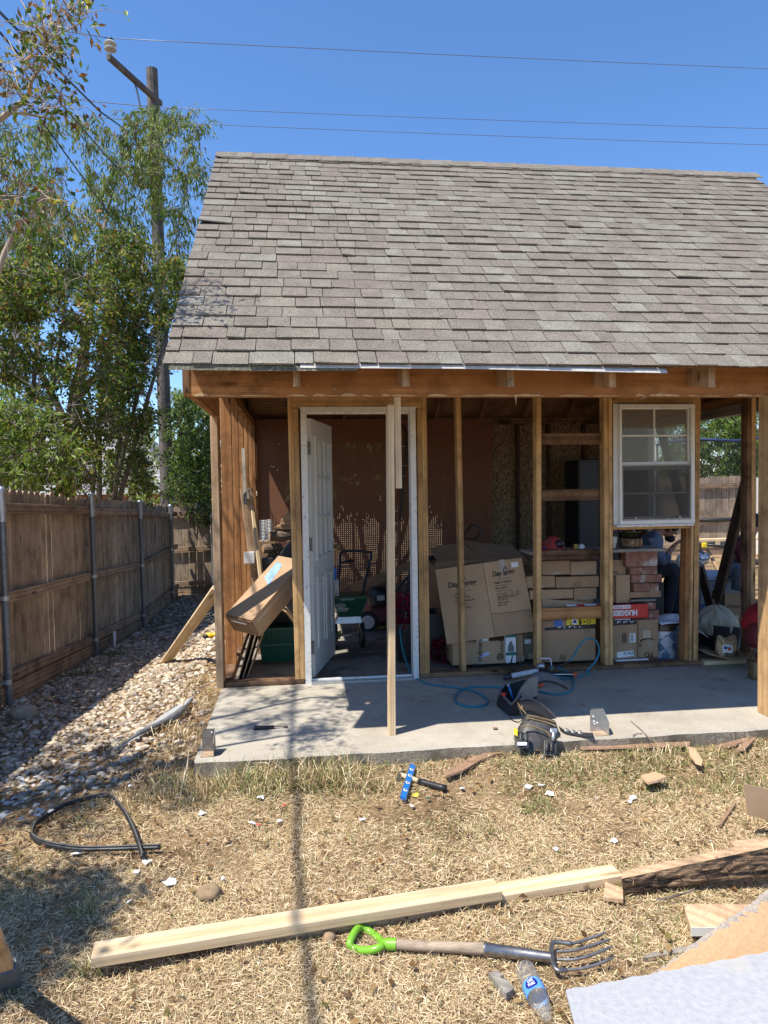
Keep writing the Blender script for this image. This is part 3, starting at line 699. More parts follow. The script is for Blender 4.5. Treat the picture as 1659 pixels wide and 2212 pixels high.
ft, P, d, s = fence('left_fence', 'long weathered picket fence with round steel posts beside the gravel', (-2.472,3.2), (-2.472,14.55), fz, fb, (1,0),
    [lambda x,y: fz(x,y)-.165, lambda x,y: float(np.interp(y,[3,6,8.5,11,13.4],[.94,.755,.625,.475,.50])), lambda x,y: fb(x,y)+.225],
    posts=[.35,2.85,5.36,7.87,10.4,11.3])
for k, q in enumerate((.35,2.85,5.36,7.87,10.4)):
    c = P+d*q+s*.10; z0 = fb(c.x,c.y); zt = fz(c.x,c.y)-.015+(.02 if k == 2 else -.01)
    lean = Vector((-.02,0,0))
    po = MB().tube([(c.x,c.y,z0-.1),(c.x-.01,c.y,zt-.24)], .031, 14).build('post', MT['postm'], ft, True, base=(c.x,c.y,z0), angle=40)
    MB().tube([(c.x-.01,c.y,zt-.239),(c.x-.012,c.y,zt)], .033, 14).build('post_sleeve', MT['galv'], po, True, angle=40)
    MB().lathe([(.038,0),(.038,.018),(.03,.036),(.012,.045),(.001,.047)], 14, M=T((c.x-.012,c.y,zt+.001))).build('post_cap', MT['galv'], po, True, angle=40)
    for hh in (fz(c.x,c.y)-.165, float(np.interp(c.y,[3,6,8.5,11,13.4],[.94,.755,.625,.475,.50])), z0+.225):
        mb = MB(); mb.tube([(c.x-.008,c.y,hh-.018),(c.x-.008,c.y,hh+.018)], .036, 14); mb.box((c.x-.085,c.y-.055,hh-.014),(c.x-.03,c.y+.055,hh+.014))
        mb.build('rail_clamp', MT['galv'], po, True, angle=40)
bz = lambda x, y: float(np.interp(x, [-2.4,0,6,12], [1.27,1.32,1.70,1.75]))
bb = lambda x, y: gz(x, 14.6)-.02
t2, P2, d2, s2 = fence('back_fence', 'dark shaded picket fence closing the end of the gravel strip', (-2.64,14.62), (.3,14.62), bz, bb, (0,-1),
    [lambda x,y: bz(x,y)-.16, lambda x,y: (bz(x,y)+bb(x,y))/2+.05, lambda x,y: bb(x,y)+.25], posts=[0.02,.90,2.9])
c = P2+d2*.90+s2*.10
MB().tube([(c.x,c.y,bb(c.x,c.y)-.1),(c.x,c.y,bz(c.x,c.y)-.05)], .030, 12).build('post', MT['galv'], t2, True, angle=40)
t3, P3, d3, s3 = fence('yard_fence', 'sunlit weathered dog-eared picket fence seen through the garage opening', (6.4,14.62), (12.4,14.62), bz, bb, (0,-1),
    [lambda x,y: bz(x,y)-.19, lambda x,y: .80, lambda x,y: bb(x,y)+.24], posts=[0.02,1.2,3.6,5.98], mat='fence')
for q in (1.2,3.6):
    c = P3+d3*q+s3*.10
    MB().tube([(c.x,c.y,-.1),(c.x,c.y,1.68)], .032, 12).build('post', MT['white'], t3, True, angle=40)
# ---------------------------------------------------------------- utility pole and lines
pb, pt = atY(362,1075,16), atY(328,150,16)
dirp = (pt-pb).normalized(); pb = pb+dirp*(-.6-pb.z)/dirp.z
pole = thing('utility_pole', 'tall grey wooden utility pole leaning behind the trees', 'utility pole', (pb.x,pb.y,gz(pb.x,pb.y)))
Lp = (pt-pb).length
mb = MB(); mb.tube([pb+dirp*Lp*k/8 for k in range(9)], [.155-.035*k/8 for k in range(9)], 16)
pm = mb.build('pole', MT['pole'], pole, True, base=pb, angle=50)
arm0 = atY(330,214,16.0)+Vector((0,-.15,0)); arm1 = atZ(234,122,arm0.z)
ad_ = (arm1-arm0).normalized(); arm0 = arm0-ad_*.35
board('crossarm', arm0, arm1, .085, .11, MT['pole'], pole, (0,0,1), .006)
br0, br1 = arm0.lerp(arm1, .52)+Vector((0,0,-.055)), pb+dirp*((arm0.z-1.0-pb.z)/dirp.z)+Vector((-.10,-.13,0))
MB().tube([br0, br1], .022, 8).build('arm_brace', MT['postm'], pole, True)
it = arm1-ad_*.07+Vector((0,0,.055))
ins = MB().lathe([(.015,0),(.015,.10),(.05,.10),(.075,.09),(.11,.105),(.115,.125),(.09,.15),(.065,.165),(.075,.19),(.115,.205),(.12,.225),(.09,.26),(.06,.28)], 20, M=T(it)).build('insulator', plain('glazed_grey', (.42,.41,.38), .2, var=.1, bmp=0), pole, True, angle=50)
MB().lathe([(.055,0),(.06,.03),(.03,.06),(.001,.065)], 14, M=T(it+Vector((0,0,.28)))).build('insulator_cap', MT['black'], ins, True)
tx = pb+dirp*((atY(318,388,16).z-pb.z)/dirp.z)+Vector((-.22,-.22,-.25))
tr_ = MB().lathe([(.13,0),(.15,.02),(.15,.52),(.13,.56),(.04,.58)], 18, M=T(tx)).build('transformer', plain('grey_enamel', (.42,.46,.50), .4, var=.1), pole, True, angle=50)
MB().tube([tx+Vector((0,0,.57)), tx+Vector((0,0,.72))], [.03,.02], 8).build('bushing', MT['white'], tr_, True)
sp0 = pb+dirp*((atY(322,300,16).z-pb.z)/dirp.z)
MB().tube([sp0+Vector((-.12,-.05,.55)), sp0+Vector((-.42,-.08,.50)), sp0+Vector((-.5,-.1,.35)), sp0+Vector((-.30,-.1,-.3)), sp0+Vector((-.14,-.1,-.55))], [.02,.03,.035,.03,.02], 8).build('fuse_cutout', MT['black'], pole, True)
for (u, v) in ((322,282),(325,318)):
    c = atY(u,v,16)+Vector((0,-.17,0)); MB().ico(c, .05, 1).build('spool', MT['grey'], pole, True)
def catenary(a, b, sag, n=24):
    a, b = Vector(a), Vector(b)
    return [a.lerp(b, i/n)+Vector((0,0,-sag*4*(i/n)*(1-i/n))) for i in range(n+1)]
def wire(name, label, cat, pts, r, mat=None, group=None, n=6):
    return tag(MB().tube(pts, r, n).build(name, mat or MT['black'], None, True), label, cat, group)
topw = it+Vector((0,0,.33))
MT['wire'] = plain('bare_wire', (.20,.21,.24), .5, .6, var=.1, bmp=0)
far1 = atY(1659,140,17.5); far1 = topw+(far1-topw)*2.2
lft = topw+(topw-far1)*.3+Vector((0,0,.05)); lft.z = topw.z+.05
wire('power_line', 'highest thin wire running right from the white insulator', 'wire', catenary(topw, far1, .10), .0075, MT['wire'])
wire('power_line', 'thin wire leaving the white insulator towards the left', 'wire', catenary(topw, lft, .03), .009, MT['wire'])
for (ua,va,ub,vb,lab) in ((340,240,1659,268,'middle thin wire crossing the sky to the right of the pole'),(335,272,1659,303,'lowest thin wire crossing the sky just above the roof ridge')):
    a = atY(ua,va,16.0)+Vector((0,-.16,0)); b = atY(ub,vb,17.6)
    wire('power_line', lab, 'wire', catenary(a, a+(b-a)*2.2, .12), .0065, MT['wire'])
    l = a+(a-b)*.5; l.z = a.z; wire('power_line', lab.replace('crossing the sky to the right of the pole','continuing left from the pole into the leaves').replace('crossing the sky just above the roof ridge','continuing left of the pole among the twigs'), 'wire', catenary(a, l, .03), .009, MT['wire'])
# service cables from the pole to the house behind the photographer
att = Vector((pt.x-.05, 15.85, 8.9))
q = [att, Vector((-2.78,11.0,7.15)), Vector((-2.62,7,5.98)), Vector((-2.40,4.5,5.22)), Vector((-2.15,2.0,4.60)), Vector((-1.7,-2.5,4.1))]
wire('service_cable', 'thick black twisted cable from the pole, uppermost of the slanting cables', 'cable', q, .014)
for (u0,v0,u1,v1,Yn,r,lab) in ((0,70,330,430,6.5,.010,'thin black cable slanting from the left edge, second from the top'),(0,138,325,560,6.0,.008,'thin black cable slanting through the leaves, lowest of the slanting cables')):
    a, b = atY(u1,v1,15.8), atY(u0,v0,Yn); c = b+Vector((-2.6,-2.0,-.6))
    wire('service_cable', lab, 'cable', [a, a.lerp(b,.5)+Vector((0,0,-.12)), b, c], r)
# ---------------------------------------------------------------- neighbour's house behind the left fence
hz = thing('neighbour_house', 'brick house with a grey shingle roof far behind the trees', 'house', (-7.5,27,-.5))
hp = [atY(232,1058,26), atY(322,1058,26)]
hx0, hx1, hzv = -15.0, hp[1].x+.8, hp[0].z
MB().box((hx0,26.4,-.6),(hx1-.5,34,hzv)).build('wall', plain('house_brick', (.30,.13,.08), .9, var=.5, scale=14, bmp=.3), hz)
ww = (hzv+.6)
for r in range(6):                                             # courses of the strip of wall in view
    pass
rz0 = hzv; ridge = 2.9
MT['roofg'] = plain('grey_roof_shingles', (.30,.29,.28), .9, var=.25, scale=9, bmp=.2)
mb = MB(); mb.prism([(hx0-.4,25.9,rz0),(hx1,25.9,rz0),(hx1-2.2,30,rz0+ridge),(hx0-.4,30,rz0+ridge)], (0,0,-.12)); mb.prism([(hx1,25.9,rz0),(hx1,34.4,rz0),(hx1-2.2,30,rz0+ridge)], (0,0,-.12))
roof_ = mb.build('roof', MT['roofg'], hz)
for r in range(14):
    a = r/14; y = 25.9+4.1*a; z = rz0+ridge*a
    MB().box((hx0-.4,y-.01,z+.001),(hx1-2.2*a,y+.05,z+.03)).build('shingle_course', MT['roofg'], roof_)
MB().box((hx0-.4,25.84,rz0-.16),(hx1+.02,25.895,rz0-.02)).build('gutter', MT['white'], hz)
# ---------------------------------------------------------------- trees
def leaf_mat(name, c, trans=.5):
    m, nt, bs = new_mat(name); out = nt.nodes['Material Output']
    at = N(nt, 'ShaderNodeAttribute', attribute_name='tint'); 
    col = at.outputs['Color']
    nt.links.new(col, bs.inputs['Base Color']); bs.inputs['Roughness'].default_value = .45; bs.inputs['Specular IOR Level'].default_value = .35
    tl = N(nt, 'ShaderNodeBsdfTranslucent'); nt.links.new(col, tl.inputs[0]); mx = N(nt, 'ShaderNodeMixShader'); mx.inputs[0].default_value = trans
    nt.links.new(bs.outputs[0], mx.inputs[1]); nt.links.new(tl.outputs[0], mx.inputs[2]); nt.links.new(mx.outputs[0], out.inputs[0])
    return m
MT['leaf'] = leaf_mat('leaf', None)
MT['straw'] = leaf_mat('straw', None, .15)
def blades(name, pos, dirv, nrm, L, Wd, col, mat, par=None, base=(0,0,0), fold=.25):
    """many leaves as one mesh: kite shape, two triangles each side of a folded midrib"""
    n = len(pos); side = np.cross(dirv, nrm); side /= np.linalg.norm(side, axis=1, keepdims=True)+1e-9
    L = L[:,None]; Wd = Wd[:,None]
    p0 = pos; p2 = pos+dirv*L; mid_ = pos+dirv*L*.45
    p1 = mid_+side*Wd*.5+nrm*Wd*fold; p3 = mid_-side*Wd*.5+nrm*Wd*fold
    V = np.stack([p0,p1,p2,p3], 1).reshape(-1,3)-np.array(base)
    me = bpy.data.meshes.new(name); me.vertices.add(4*n); me.vertices.foreach_set('co', V.ravel().astype(np.float32))
    idx = np.arange(n)[:,None]*4+np.array([[0,1,2,0,2,3]]); idx = idx.reshape(-1)
    me.loops.add(6*n); me.loops.foreach_set('vertex_index', idx.astype(np.int32)); me.polygons.add(2*n)
    me.polygons.foreach_set('loop_start', (np.arange(2*n)*3).astype(np.int32)); me.polygons.foreach_set('loop_total', np.full(2*n,3,np.int32))
    me.update(); a = me.color_attributes.new('tint', 'FLOAT_COLOR', 'POINT')
    C = np.concatenate([np.repeat(col,4,0), np.ones((4*n,1))], 1); a.data.foreach_set('color', C.ravel().astype(np.float32))
    return obj(name, me, mat, par, T(base))
def unit(a): return a/(np.linalg.norm(a, axis=-1, keepdims=True)+1e-9)
def tree(name, label, base, trunks, clusters, leaf, pal, bark, group=None, cat='tree', nleaf=110, spread=.35, droop=.7, tw=.006, trunk_n=8, jit=.12, leafless=0.0, limb=1.0, nvis=None):
    """trunks: lists of (point, radius); clusters: points where twigs end; limbs grow from the nearest wood"""
    rs = np.random.RandomState(abs(hash(label)) % 1000 if False else len(label)*13 % 977)
    t = thing(name, label, cat, base, group)
    mb = MB(); nodes = []; rad = []
    for tr in trunks:
        mb.tube([p for p, r in tr], [r for p, r in tr], trunk_n)
        for k in range(len(tr)-1):
            a, ra = tr[k]; b, rb = tr[k+1]
            for f in np.linspace(0, 1, 5)[(1 if k else 0):]: nodes.append(np.array(Vector(a).lerp(Vector(b), float(f)))); rad.append(ra+(rb-ra)*f)
    nodes = np.array(nodes); rad = np.array(rad)
    cl = np.array([list(c) for c in clusters])
    dist = np.array([np.min(np.linalg.norm(nodes-c, axis=1)) for c in cl]); order = np.argsort(dist)
    segs = 0
    for i in order:
        c = cl[i]; dd_ = np.linalg.norm((nodes-c)*np.array([1,1,.8]), axis=1)+np.where(nodes[:,2] > c[2]+.15, .6, 0); j = int(np.argmin(dd_))
        a = nodes[j]; r0 = min(rad[j]*.75, (.010+.012*dd_[j])*limb); r1 = max(tw, r0*.45)
        m1 = a+(c-a)*.4+rs.normal(0, .06, 3)*dd_[j]+np.array([0,0,.08*dd_[j]]); m2 = a+(c-a)*.75+rs.normal(0, .04, 3)*dd_[j]+np.array([0,0,.06*dd_[j]])
        mb.tube([a, m1, m2, c], [r0, r0*.8, (r0+r1)/2, r1], 5, cap=False); segs += 1
        nodes = np.vstack([nodes, m1, m2, c]); rad = np.concatenate([rad, [r0*.8, (r0+r1)/2, r1]])
    # twigs and leaves
    LP=[];LD=[];LN=[]
    for i, c in enumerate(cl):
        nt_ = 5
        bare = rs.rand() < leafless
        for k in range(nt_):
            dv = unit(rs.normal(0,1,3)+np.array([0,0,.25])); ln = spread*(.5+.8*rs.rand())
            e1 = c+dv*ln*.5; e2 = c+dv*ln+np.array([0,0,-droop*ln*.45])
            mb.tube([c, e1, e2], [tw, tw*.7, tw*.4], 3, cap=False)
            if bare: continue
            m_ = int((nleaf if nvis is None or i < nvis else 52)/nt_*rs.uniform(.5,1.4)); f = rs.rand(m_)
            p = np.where(f[:,None] < .5, c+(e1-c)*f[:,None]*2, e1+(e2-e1)*(f[:,None]*2-1))
            p = p+rs.normal(0, .035, (m_,3))
            dr = unit(rs.normal(0,1,(m_,3))*(1-droop*.75)+dv*.4+np.array([0,0,-1.3*droop]))
            LP.append(p); LD.append(dr); LN.append(unit(rs.normal(0,1,(m_,3))+np.array([0,0,.5])))
    mb.build('trunk', bark, t, True, base=base)
    if LP:
        LP=np.concatenate(LP);LD=np.concatenate(LD);LN=np.concatenate(LN); n=len(LP)
        LN = unit(LN-LD*np.sum(LN*LD,1,keepdims=True))
        L = leaf[0]*rs.uniform(.6,1.25,n); Wd = leaf[1]*rs.uniform(.7,1.2,n)
        pi = rs.choice(len(pal), n, p=[q[1] for q in pal]); col = np.array([q[0] for q in pal])[pi]*rs.uniform(.7,1.3,(n,1))
        cr = blades('crown', LP, LD, LN, L, Wd, col, MT['leaf'], t, base); cr['kind'] = 'stuff'
    return t
def inside(poly, x, y):
    c = False; n = len(poly)
    for i in range(n):
        x1,y1 = poly[i]; x2,y2 = poly[(i+1)%n]
        if (y1 > y) != (y2 > y) and x < (x2-x1)*(y-y1)/(y2-y1)+x1: c = not c
    return c
def region(poly, n, d0, d1, mind=0.0, seed=1, keep_pole=True):
    rs = random.Random(seed); xs_ = [p[0] for p in poly]; ys_ = [p[1] for p in poly]; out = []; tries = 0
    while len(out) < n and tries < n*60:
        tries += 1; x, y = rs.uniform(min(xs_),max(xs_)), rs.uniform(min(ys_),max(ys_))
        if not inside(poly, x, y): continue
        if keep_pole and 318 < x < 376 and 425 < y < 1060 and rs.random() < .82: continue
        p = atY(x, y, rs.uniform(d0,d1))
        if any((p-q).length < mind for q in out): continue
        out.append(p)
    return out
BARK = plain('grey_bark', (.20,.165,.13), .9, var=.4, scale=30, bmp=.6)
BARKD = plain('dark_bark', (.11,.085,.065), .9, var=.4, scale=30, bmp=.6)
BARKL = plain('smooth_pale_bark', (.36,.29,.22), .8, var=.3, scale=12, bmp=.3)
G1=(.120,.195,.024); G2=(.190,.270,.038); G3=(.075,.130,.018); YG=(.31,.29,.045); BR=(.20,.115,.045); DK=(.032,.065,.014); PG=(.22,.31,.07); OR=(.30,.14,.03)
WILL=[(G1,.30),(G2,.36),(G3,.12),(YG,.17),(BR,.05)]
# willow-leaved tree left of the pole
b = Vector((-5.6,10.4,gz(-5.6,10.4)))
tree('willow_leaved_tree', 'narrow-leaved green tree at the left edge behind the fence', b, [[(b,.14),(b+Vector((.2,0,2)),.11),(b+Vector((.1,-.2,4)),.07),(b+Vector((.3,-.3,5.4)),.03)]],
     region([(-80,255),(60,262),(128,300),(140,380),(160,460),(165,570),(130,640),(-80,640)], 105, 9.0, 11.4, .24, 3), (.105,.021), WILL, BARK, nleaf=95, spread=.40, droop=.85)
# tree in front of the pole
b = Vector((-4.1,13.2,gz(-4.1,13.2)))
tree('willow_leaved_tree', 'narrow-leaved green tree growing in front of the utility pole', b, [[(b,.16),(b+Vector((0,0,2.2)),.13),(b+Vector((.35,-.1,4.2)),.09),(b+Vector((.6,0,6.0)),.05),(b+Vector((.9,.1,7.4)),.02)],[(b+Vector((.2,0,3)),.07),(b+Vector((-.8,.2,5.0)),.045),(b+Vector((-1.2,.2,6.6)),.02)],[(b+Vector((.3,0,3.8)),.06),(b+Vector((1.3,.1,5.2)),.035),(b+Vector((2.0,.1,6.3)),.015)]],
     region([(160,262),(215,250),(240,275),(300,262),(345,232),(392,232),(420,268),(452,300),(448,345),(436,400),(425,470),(404,560),(380,620),(150,620),(165,500),(200,420),(185,340)], 118, 11.6, 13.8, .30, 5), (.125,.026), WILL, BARK, nleaf=90, spread=.42, droop=.85)
CRAPE=[(G1,.28),(G3,.12),(DK,.05),(G2,.26),(YG,.16),(BR,.09),(OR,.04)]
def multi(b, tips, r=.055):
    return [[(b,r),(b.lerp(Vector(p),.35)+Vector((random.uniform(-.12,.12),random.uniform(-.1,.1),.1)),r*.8),(b.lerp(Vector(p),.7)+Vector((0,0,.1)),r*.5),(Vector(p),r*.22)] for p in tips]
b = Vector((-3.6,9.6,gz(-3.6,9.6)))
tree('crape_shrub', 'tall multi-stemmed shrub with rusty seed heads over the near fence', b, multi(b, [atY(20,620,9.3),atY(90,560,9.6),atY(150,590,9.4),atY(200,650,9.6),atY(-40,700,9.2)]),
     region([(-60,580),(60,560),(160,560),(215,600),(235,700),(230,820),(240,930),(215,1050),(-60,1045)], 260, 8.3, 10.4, .13, 7), (.062,.032), CRAPE, BARK, nleaf=118, spread=.26, droop=.35, leafless=.14, cat='shrub')
b = Vector((-3.3,11.4,gz(-3.3,11.4)))
tree('crape_shrub', 'tall multi-stemmed shrub whose stems cross in front of the pole', b, multi(b, [atY(250,540,11.2),atY(310,560,11.4),atY(360,600,11.3),atY(385,640,11.4),atY(230,600,11.2)]),
     region([(215,520),(300,500),(345,560),(395,560),(405,600),(390,660),(372,720),(352,780),(350,850),(352,930),(330,1050),(300,1060),(262,960),(262,1055),(232,1055),(232,850),(222,700)], 230, 10.6, 12.6, .14, 8), (.070,.035), CRAPE, BARK, nleaf=104, spread=.28, droop=.35, leafless=.10, cat='shrub')
b = Vector((-3.05,8.4,gz(-3.05,8.4)))
tree('broad_leaf_bush', 'bright bush with long leaves leaning over the near fence top', b, multi(b, [atY(20,900,7.8),atY(70,930,8.0),atY(120,990,8.2),atY(-30,880,7.8)], .03),
     region([(-60,850),(40,860),(110,900),(160,960),(165,1045),(100,1052),(-60,1045)], 95, 7.5, 8.9, .12, 9), (.10,.030), [(G2,.4),(PG,.25),(G1,.25),(YG,.1)], BARK, nleaf=45, spread=.26, droop=.5, cat='bush')
b = Vector((-4.6,20,gz(-2.4,14)-.1))
tree('pale_tree', 'sunlit pale green tree far behind the corner of the fences', b, [[(b,.14),(b+Vector((.1,0,2)),.10),(b+Vector((.1,0,3.4)),.04)]],
     region([(300,960),(330,900),(360,855),(420,850),(470,850),(475,1095),(290,1095),(285,1010)], 120, 18.5, 21.5, .30, 10), (.11,.055), [(PG,.5),(G2,.3),(YG,.2)], BARKD, nleaf=80, spread=.5, droop=.4)
b = Vector((-1.9,15.6,gz(-2,14)-.1))
tree('dark_tree', 'dark leafy tree overhanging the corner of the back fence', b, [[(b,.09),(b+Vector((-.1,0,1.6)),.06),(b+Vector((.1,-.3,2.6)),.03)]],
     region([(375,860),(455,850),(470,1000),(470,1130),(440,1140),(405,1085),(365,1080),(370,960)], 120, 13.9, 15.9, .17, 12), (.085,.040), [(G3,.4),(DK,.3),(G1,.3)], BARKD, nleaf=75, spread=.34, droop=.5)
# bushes beyond the yard fence, seen through the garage opening
for k, (poly, lab) in enumerate((([(1430,880),(1520,890),(1570,900),(1565,1050),(1430,1050)], 'leafy bush behind the yard fence, seen partly through the window'), ([(1560,880),(1640,880),(1660,1050),(1560,1050)], 'leafy bush behind the yard fence, beside the garage opening jamb'))):
    cs = region(poly, 110, 15.2, 17.5, .26, 20+k); mx_ = sum(c.x for c in cs)/len(cs); b = Vector((mx_,16.4,-.05))
    tree('hedge_bush', lab, b, multi(b, [(mx_-.8,16.2,2.2),(mx_,16.4,2.6),(mx_+.8,16.3,2.3)], .05), cs, (.13,.035), [(G1,.35),(G2,.25),(DK,.2),(PG,.2)], BARKD, nleaf=80, spread=.42, droop=.6, cat='bush')
# unseen thicket added behind the shed to keep bright sky out of the pegboard holes
cs=[Vector((random.uniform(-.9,3.6),random.uniform(11.3,13.2),random.uniform(1.35,4.2))) for k in range(430)]; b=Vector((1.3,12.4,-.45))
tree('hedge_bush','thicket behind the shed, glimpsed only through the pegboard holes',b,multi(b,[(-.2,12.2,2.2),(.9,12.4,2.6),(1.6,12.4,2.8),(2.4,12.3,2.6),(3.2,12.3,2.3)],.05),cs,(.20,.10),[(G1,.35),(G3,.4),(DK,.25)],BARKD,nleaf=105,spread=.42,droop=.5,cat='bush')
# overhanging tree beside the photographer: limbs in view at the upper left, the rest outside the frame
b = Vector((-2.95,2.7,-.02)); YN = 4.15
lim = [Z0(*p) for p in ((0,1640),(150,1540),(320,1400),(410,1280),(430,1130),(540,960),(600,800),(660,660))]
L1 = [(b,.12),(b+Vector((.1,.2,1.2)),.10),(b+Vector((.3,.5,2.3)),.05),(b+Vector((.8,1.1,3.0)),.022)]+[(atY(u,v,YN-.02*k), r) for k, ((u,v), r) in enumerate(zip(lim, (.016,.015,.0135,.012,.010,.0085,.007,.005)))]
lim2 = [Z0(*p) for p in ((150,1550),(400,1580),(600,1620),(720,1540),(850,1470),(1060,1370))]
L2 = [(atY(u,v,YN-.05), r) for (u,v), r in zip(lim2, (.009,.008,.007,.005,.004,.002))]
lim3 = [Z0(*p) for p in ((660,660),(760,500),(900,430),(1060,350),(1180,240),(1250,110))]
L3 = [(atY(u,v,YN-.15), r) for (u,v), r in zip(lim3, (.005,.0045,.004,.0035,.003,.002))]
lim4 = [Z1(*p) for p in ((-60,1900),(30,1640),(120,1450),(200,1390),(300,1260),(310,1180))]
L4 = [(b+Vector((.15,.3,1.6)),.045),(b+Vector((.5,.6,2.0)),.018)]+[(atY(u,v,3.6), r) for (u,v), r in zip(lim4, (.015,.013,.011,.009,.006,.003))]
twig = []
for (x0,y0,x1,y1) in ((640,640,260,-40),(650,640,470,-60),(620,700,600,-50),(640,620,740,-60),(560,920,100,390),(600,800,280,190),(520,980,90,700),(450,1120,60,1010),(430,1150,120,560),(660,640,890,-40),(660,650,1010,-60),(700,560,1160,-80),(330,1390,170,860),(320,1400,90,1080),(560,900,740,1130),(750,1500,860,1230)):
    twig.append([(atY(*Z0(x0,y0),YN-.1),.005),(atY(*Z0((x0+x1)/2+random.uniform(-25,25),(y0+y1)/2),YN+random.uniform(-.2,.1)),.0035),(atY(*Z0(x1,y1),YN+random.uniform(-.3,.2)),.0018)])
cs = []
for (x,y) in ((650,520),(560,590),(500,640),(690,600),(760,650),(620,560),(830,620),(430,560),(440,380),(500,420),(700,270),(740,150),(930,350),(850,330),(1060,290),(1150,230),(960,200),(1200,180),(990,90),(850,840),(720,900),(330,800),(360,860),(270,950),(310,1000),(420,870),(60,1200),(140,1250),(180,1190),(50,1130),(460,1460),(560,1520),(660,1520),(860,1560),(760,1560),(900,1420),(1000,1400),(640,1480),(550,1360),(820,1280),(100,1330),(690,780),(860,700)):
    cs.append(atY(*Z0(x,y), YN+random.uniform(-.3,.15)))
for (x,y) in ((60,1380),(120,1320),(240,1290),(30,1350),(120,1270),(330,1290),(430,1330),(180,1440),(40,1500),(100,1180),(280,1240),(20,1300),(400,1250),(200,1330)):
    cs.append(atY(*Z1(x,y), 3.6+random.uniform(-.3,.3)))
NVIS = len(cs)
# off-frame leaves whose shade falls on the gravel, the lawn's left corner and the slab
def shade_pts(poly, n, h0, h1, seed):
    rs = random.Random(seed); out = []; us_ = [p[0] for p in poly]; vs_ = [p[1] for p in poly]
    k = 0
    while len(out) < n and k < 4000:
        k += 1; u, v = rs.uniform(min(us_),max(us_)), rs.uniform(min(vs_),max(vs_))
        if not inside(poly, u, v): continue
        g = atZ(u, v, 0); h = rs.uniform(h0,h1); p = g+SUN*(h/SUN.z); p.z = h
        q = CM.transposed() @ (p-CAM)
        if q.z < 0:
            uu, vv = CX+FPX*q.x/-q.z, CY-FPX*q.y/-q.z
            if -30 < uu < 1700 and -30 < vv < 2230 and not (uu < 60 and vv < 250): continue
        out.append(p)
    return out
sh1 = shade_pts([(-160,1895),(30,1885),(150,1890),(292,1882),(240,1960),(160,2010),(110,2080),(60,2150),(-160,2212)], 60, 2.3, 3.6, 31)
cs += sh1+[c+Vector((random.gauss(0,.10),random.gauss(0,.10),random.gauss(0,.08))) for c in sh1 for _ in range(2)]
cs += shade_pts([(-140,1500),(150,1560),(330,1660),(420,1640),(440,1720),(250,1730),(60,1790),(-140,1830)], 70, 3.4, 4.8, 32)
cs += [c+Vector((random.gauss(0,.12),random.gauss(0,.12),random.gauss(0,.08))) for c in cs[-60:] for _ in range(2)]
cs += shade_pts([(470,1500),(560,1480),(700,1505),(640,1560),(760,1580),(720,1640),(560,1640),(440,1620),(430,1560)], 46, 3.9, 5.2, 33)
tree('overhanging_tree', 'near tree with sparse bronze and green leaves leaning in at the upper left', b, [L1,L2,L3,L4,[(b+Vector((.2,.3,1.8)),.05),(b+Vector((.1,-.5,3.0)),.03),(b+Vector((.3,-1.0,3.6)),.015)],[(b+Vector((.2,.4,2.0)),.05),(b+Vector((.4,.5,3.4)),.035),(b+Vector((.7,.8,4.6)),.015)]]+twig, cs,
     (.052,.023), [(G1,.22),(G3,.22),(BR,.24),(OR,.10),(YG,.14),(G2,.08)], BARKL, nleaf=17, spread=.17, droop=.45, tw=.0022, limb=.28, nvis=NVIS)
# ---------------------------------------------------------------- ground cover: straw, green tufts, river gravel, litter
def vnoise(x, y, sc, seed):
    rs = np.random.RandomState(seed); g = rs.rand(64,64); xx = x*sc+100; yy = y*sc+100
    i = np.floor(xx).astype(int); j = np.floor(yy).astype(int); fx = xx-i; fy = yy-j; fx = fx*fx*(3-2*fx); fy = fy*fy*(3-2*fy)
    q = lambda a, b: g[a % 64, b % 64]
    return q(i,j)*(1-fx)*(1-fy)+q(i+1,j)*fx*(1-fy)+q(i,j+1)*(1-fx)*fy+q(i+1,j+1)*fx*fy
def strip_blades(name, pos, az, el, L, Wd, bend, col, mat):
    """bent grass blades: 5 vertices, three triangles"""
    n = len(pos); d = np.stack([np.cos(el)*np.cos(az), np.cos(el)*np.sin(az), np.sin(el)], 1); s = np.stack([-np.sin(az), np.cos(az), np.zeros(n)], 1)
    roll = np.random.uniform(-.9,.9,n)[:,None]; up = np.cross(s, d)*-1; s = s*np.cos(roll)+up*np.sin(roll)
    L = L[:,None]; Wd = Wd[:,None]
    m_ = pos+d*L*.5; e = pos+d*L+np.stack([np.zeros(n), np.zeros(n), -bend], 1)*L
    V = np.stack([pos-s*Wd*.4, pos+s*Wd*.4, m_-s*Wd*.5, m_+s*Wd*.5, e], 1).reshape(-1,3); c = V.mean(0); c[2] = 0
    gh = ground_h(V[:,0], V[:,1]); V[:,2] = np.maximum(V[:,2], gh+.001)
    me = bpy.data.meshes.new(name); me.vertices.add(5*n); me.vertices.foreach_set('co', (V-c).ravel().astype(np.float32))
    idx = (np.arange(n)[:,None]*5+np.array([[0,1,3,0,3,2,2,3,4]])).reshape(-1)
    me.loops.add(9*n); me.loops.foreach_set('vertex_index', idx.astype(np.int32)); me.polygons.add(3*n)
    me.polygons.foreach_set('loop_start', (np.arange(3*n)*3).astype(np.int32)); me.polygons.foreach_set('loop_total', np.full(3*n,3,np.int32)); me.update()
    a = me.color_attributes.new('tint', 'FLOAT_COLOR', 'POINT'); C = np.concatenate([np.repeat(col,5,0), np.ones((5*n,1))], 1)
    a.data.foreach_set('color', C.ravel().astype(np.float32))
    return tag(obj(name, me, mat, None, T(c)), kind='stuff')
def scatter(n, x0, x1, y0, y1):
    return np.random.uniform(x0,x1,n), np.random.uniform(y0,y1,n)
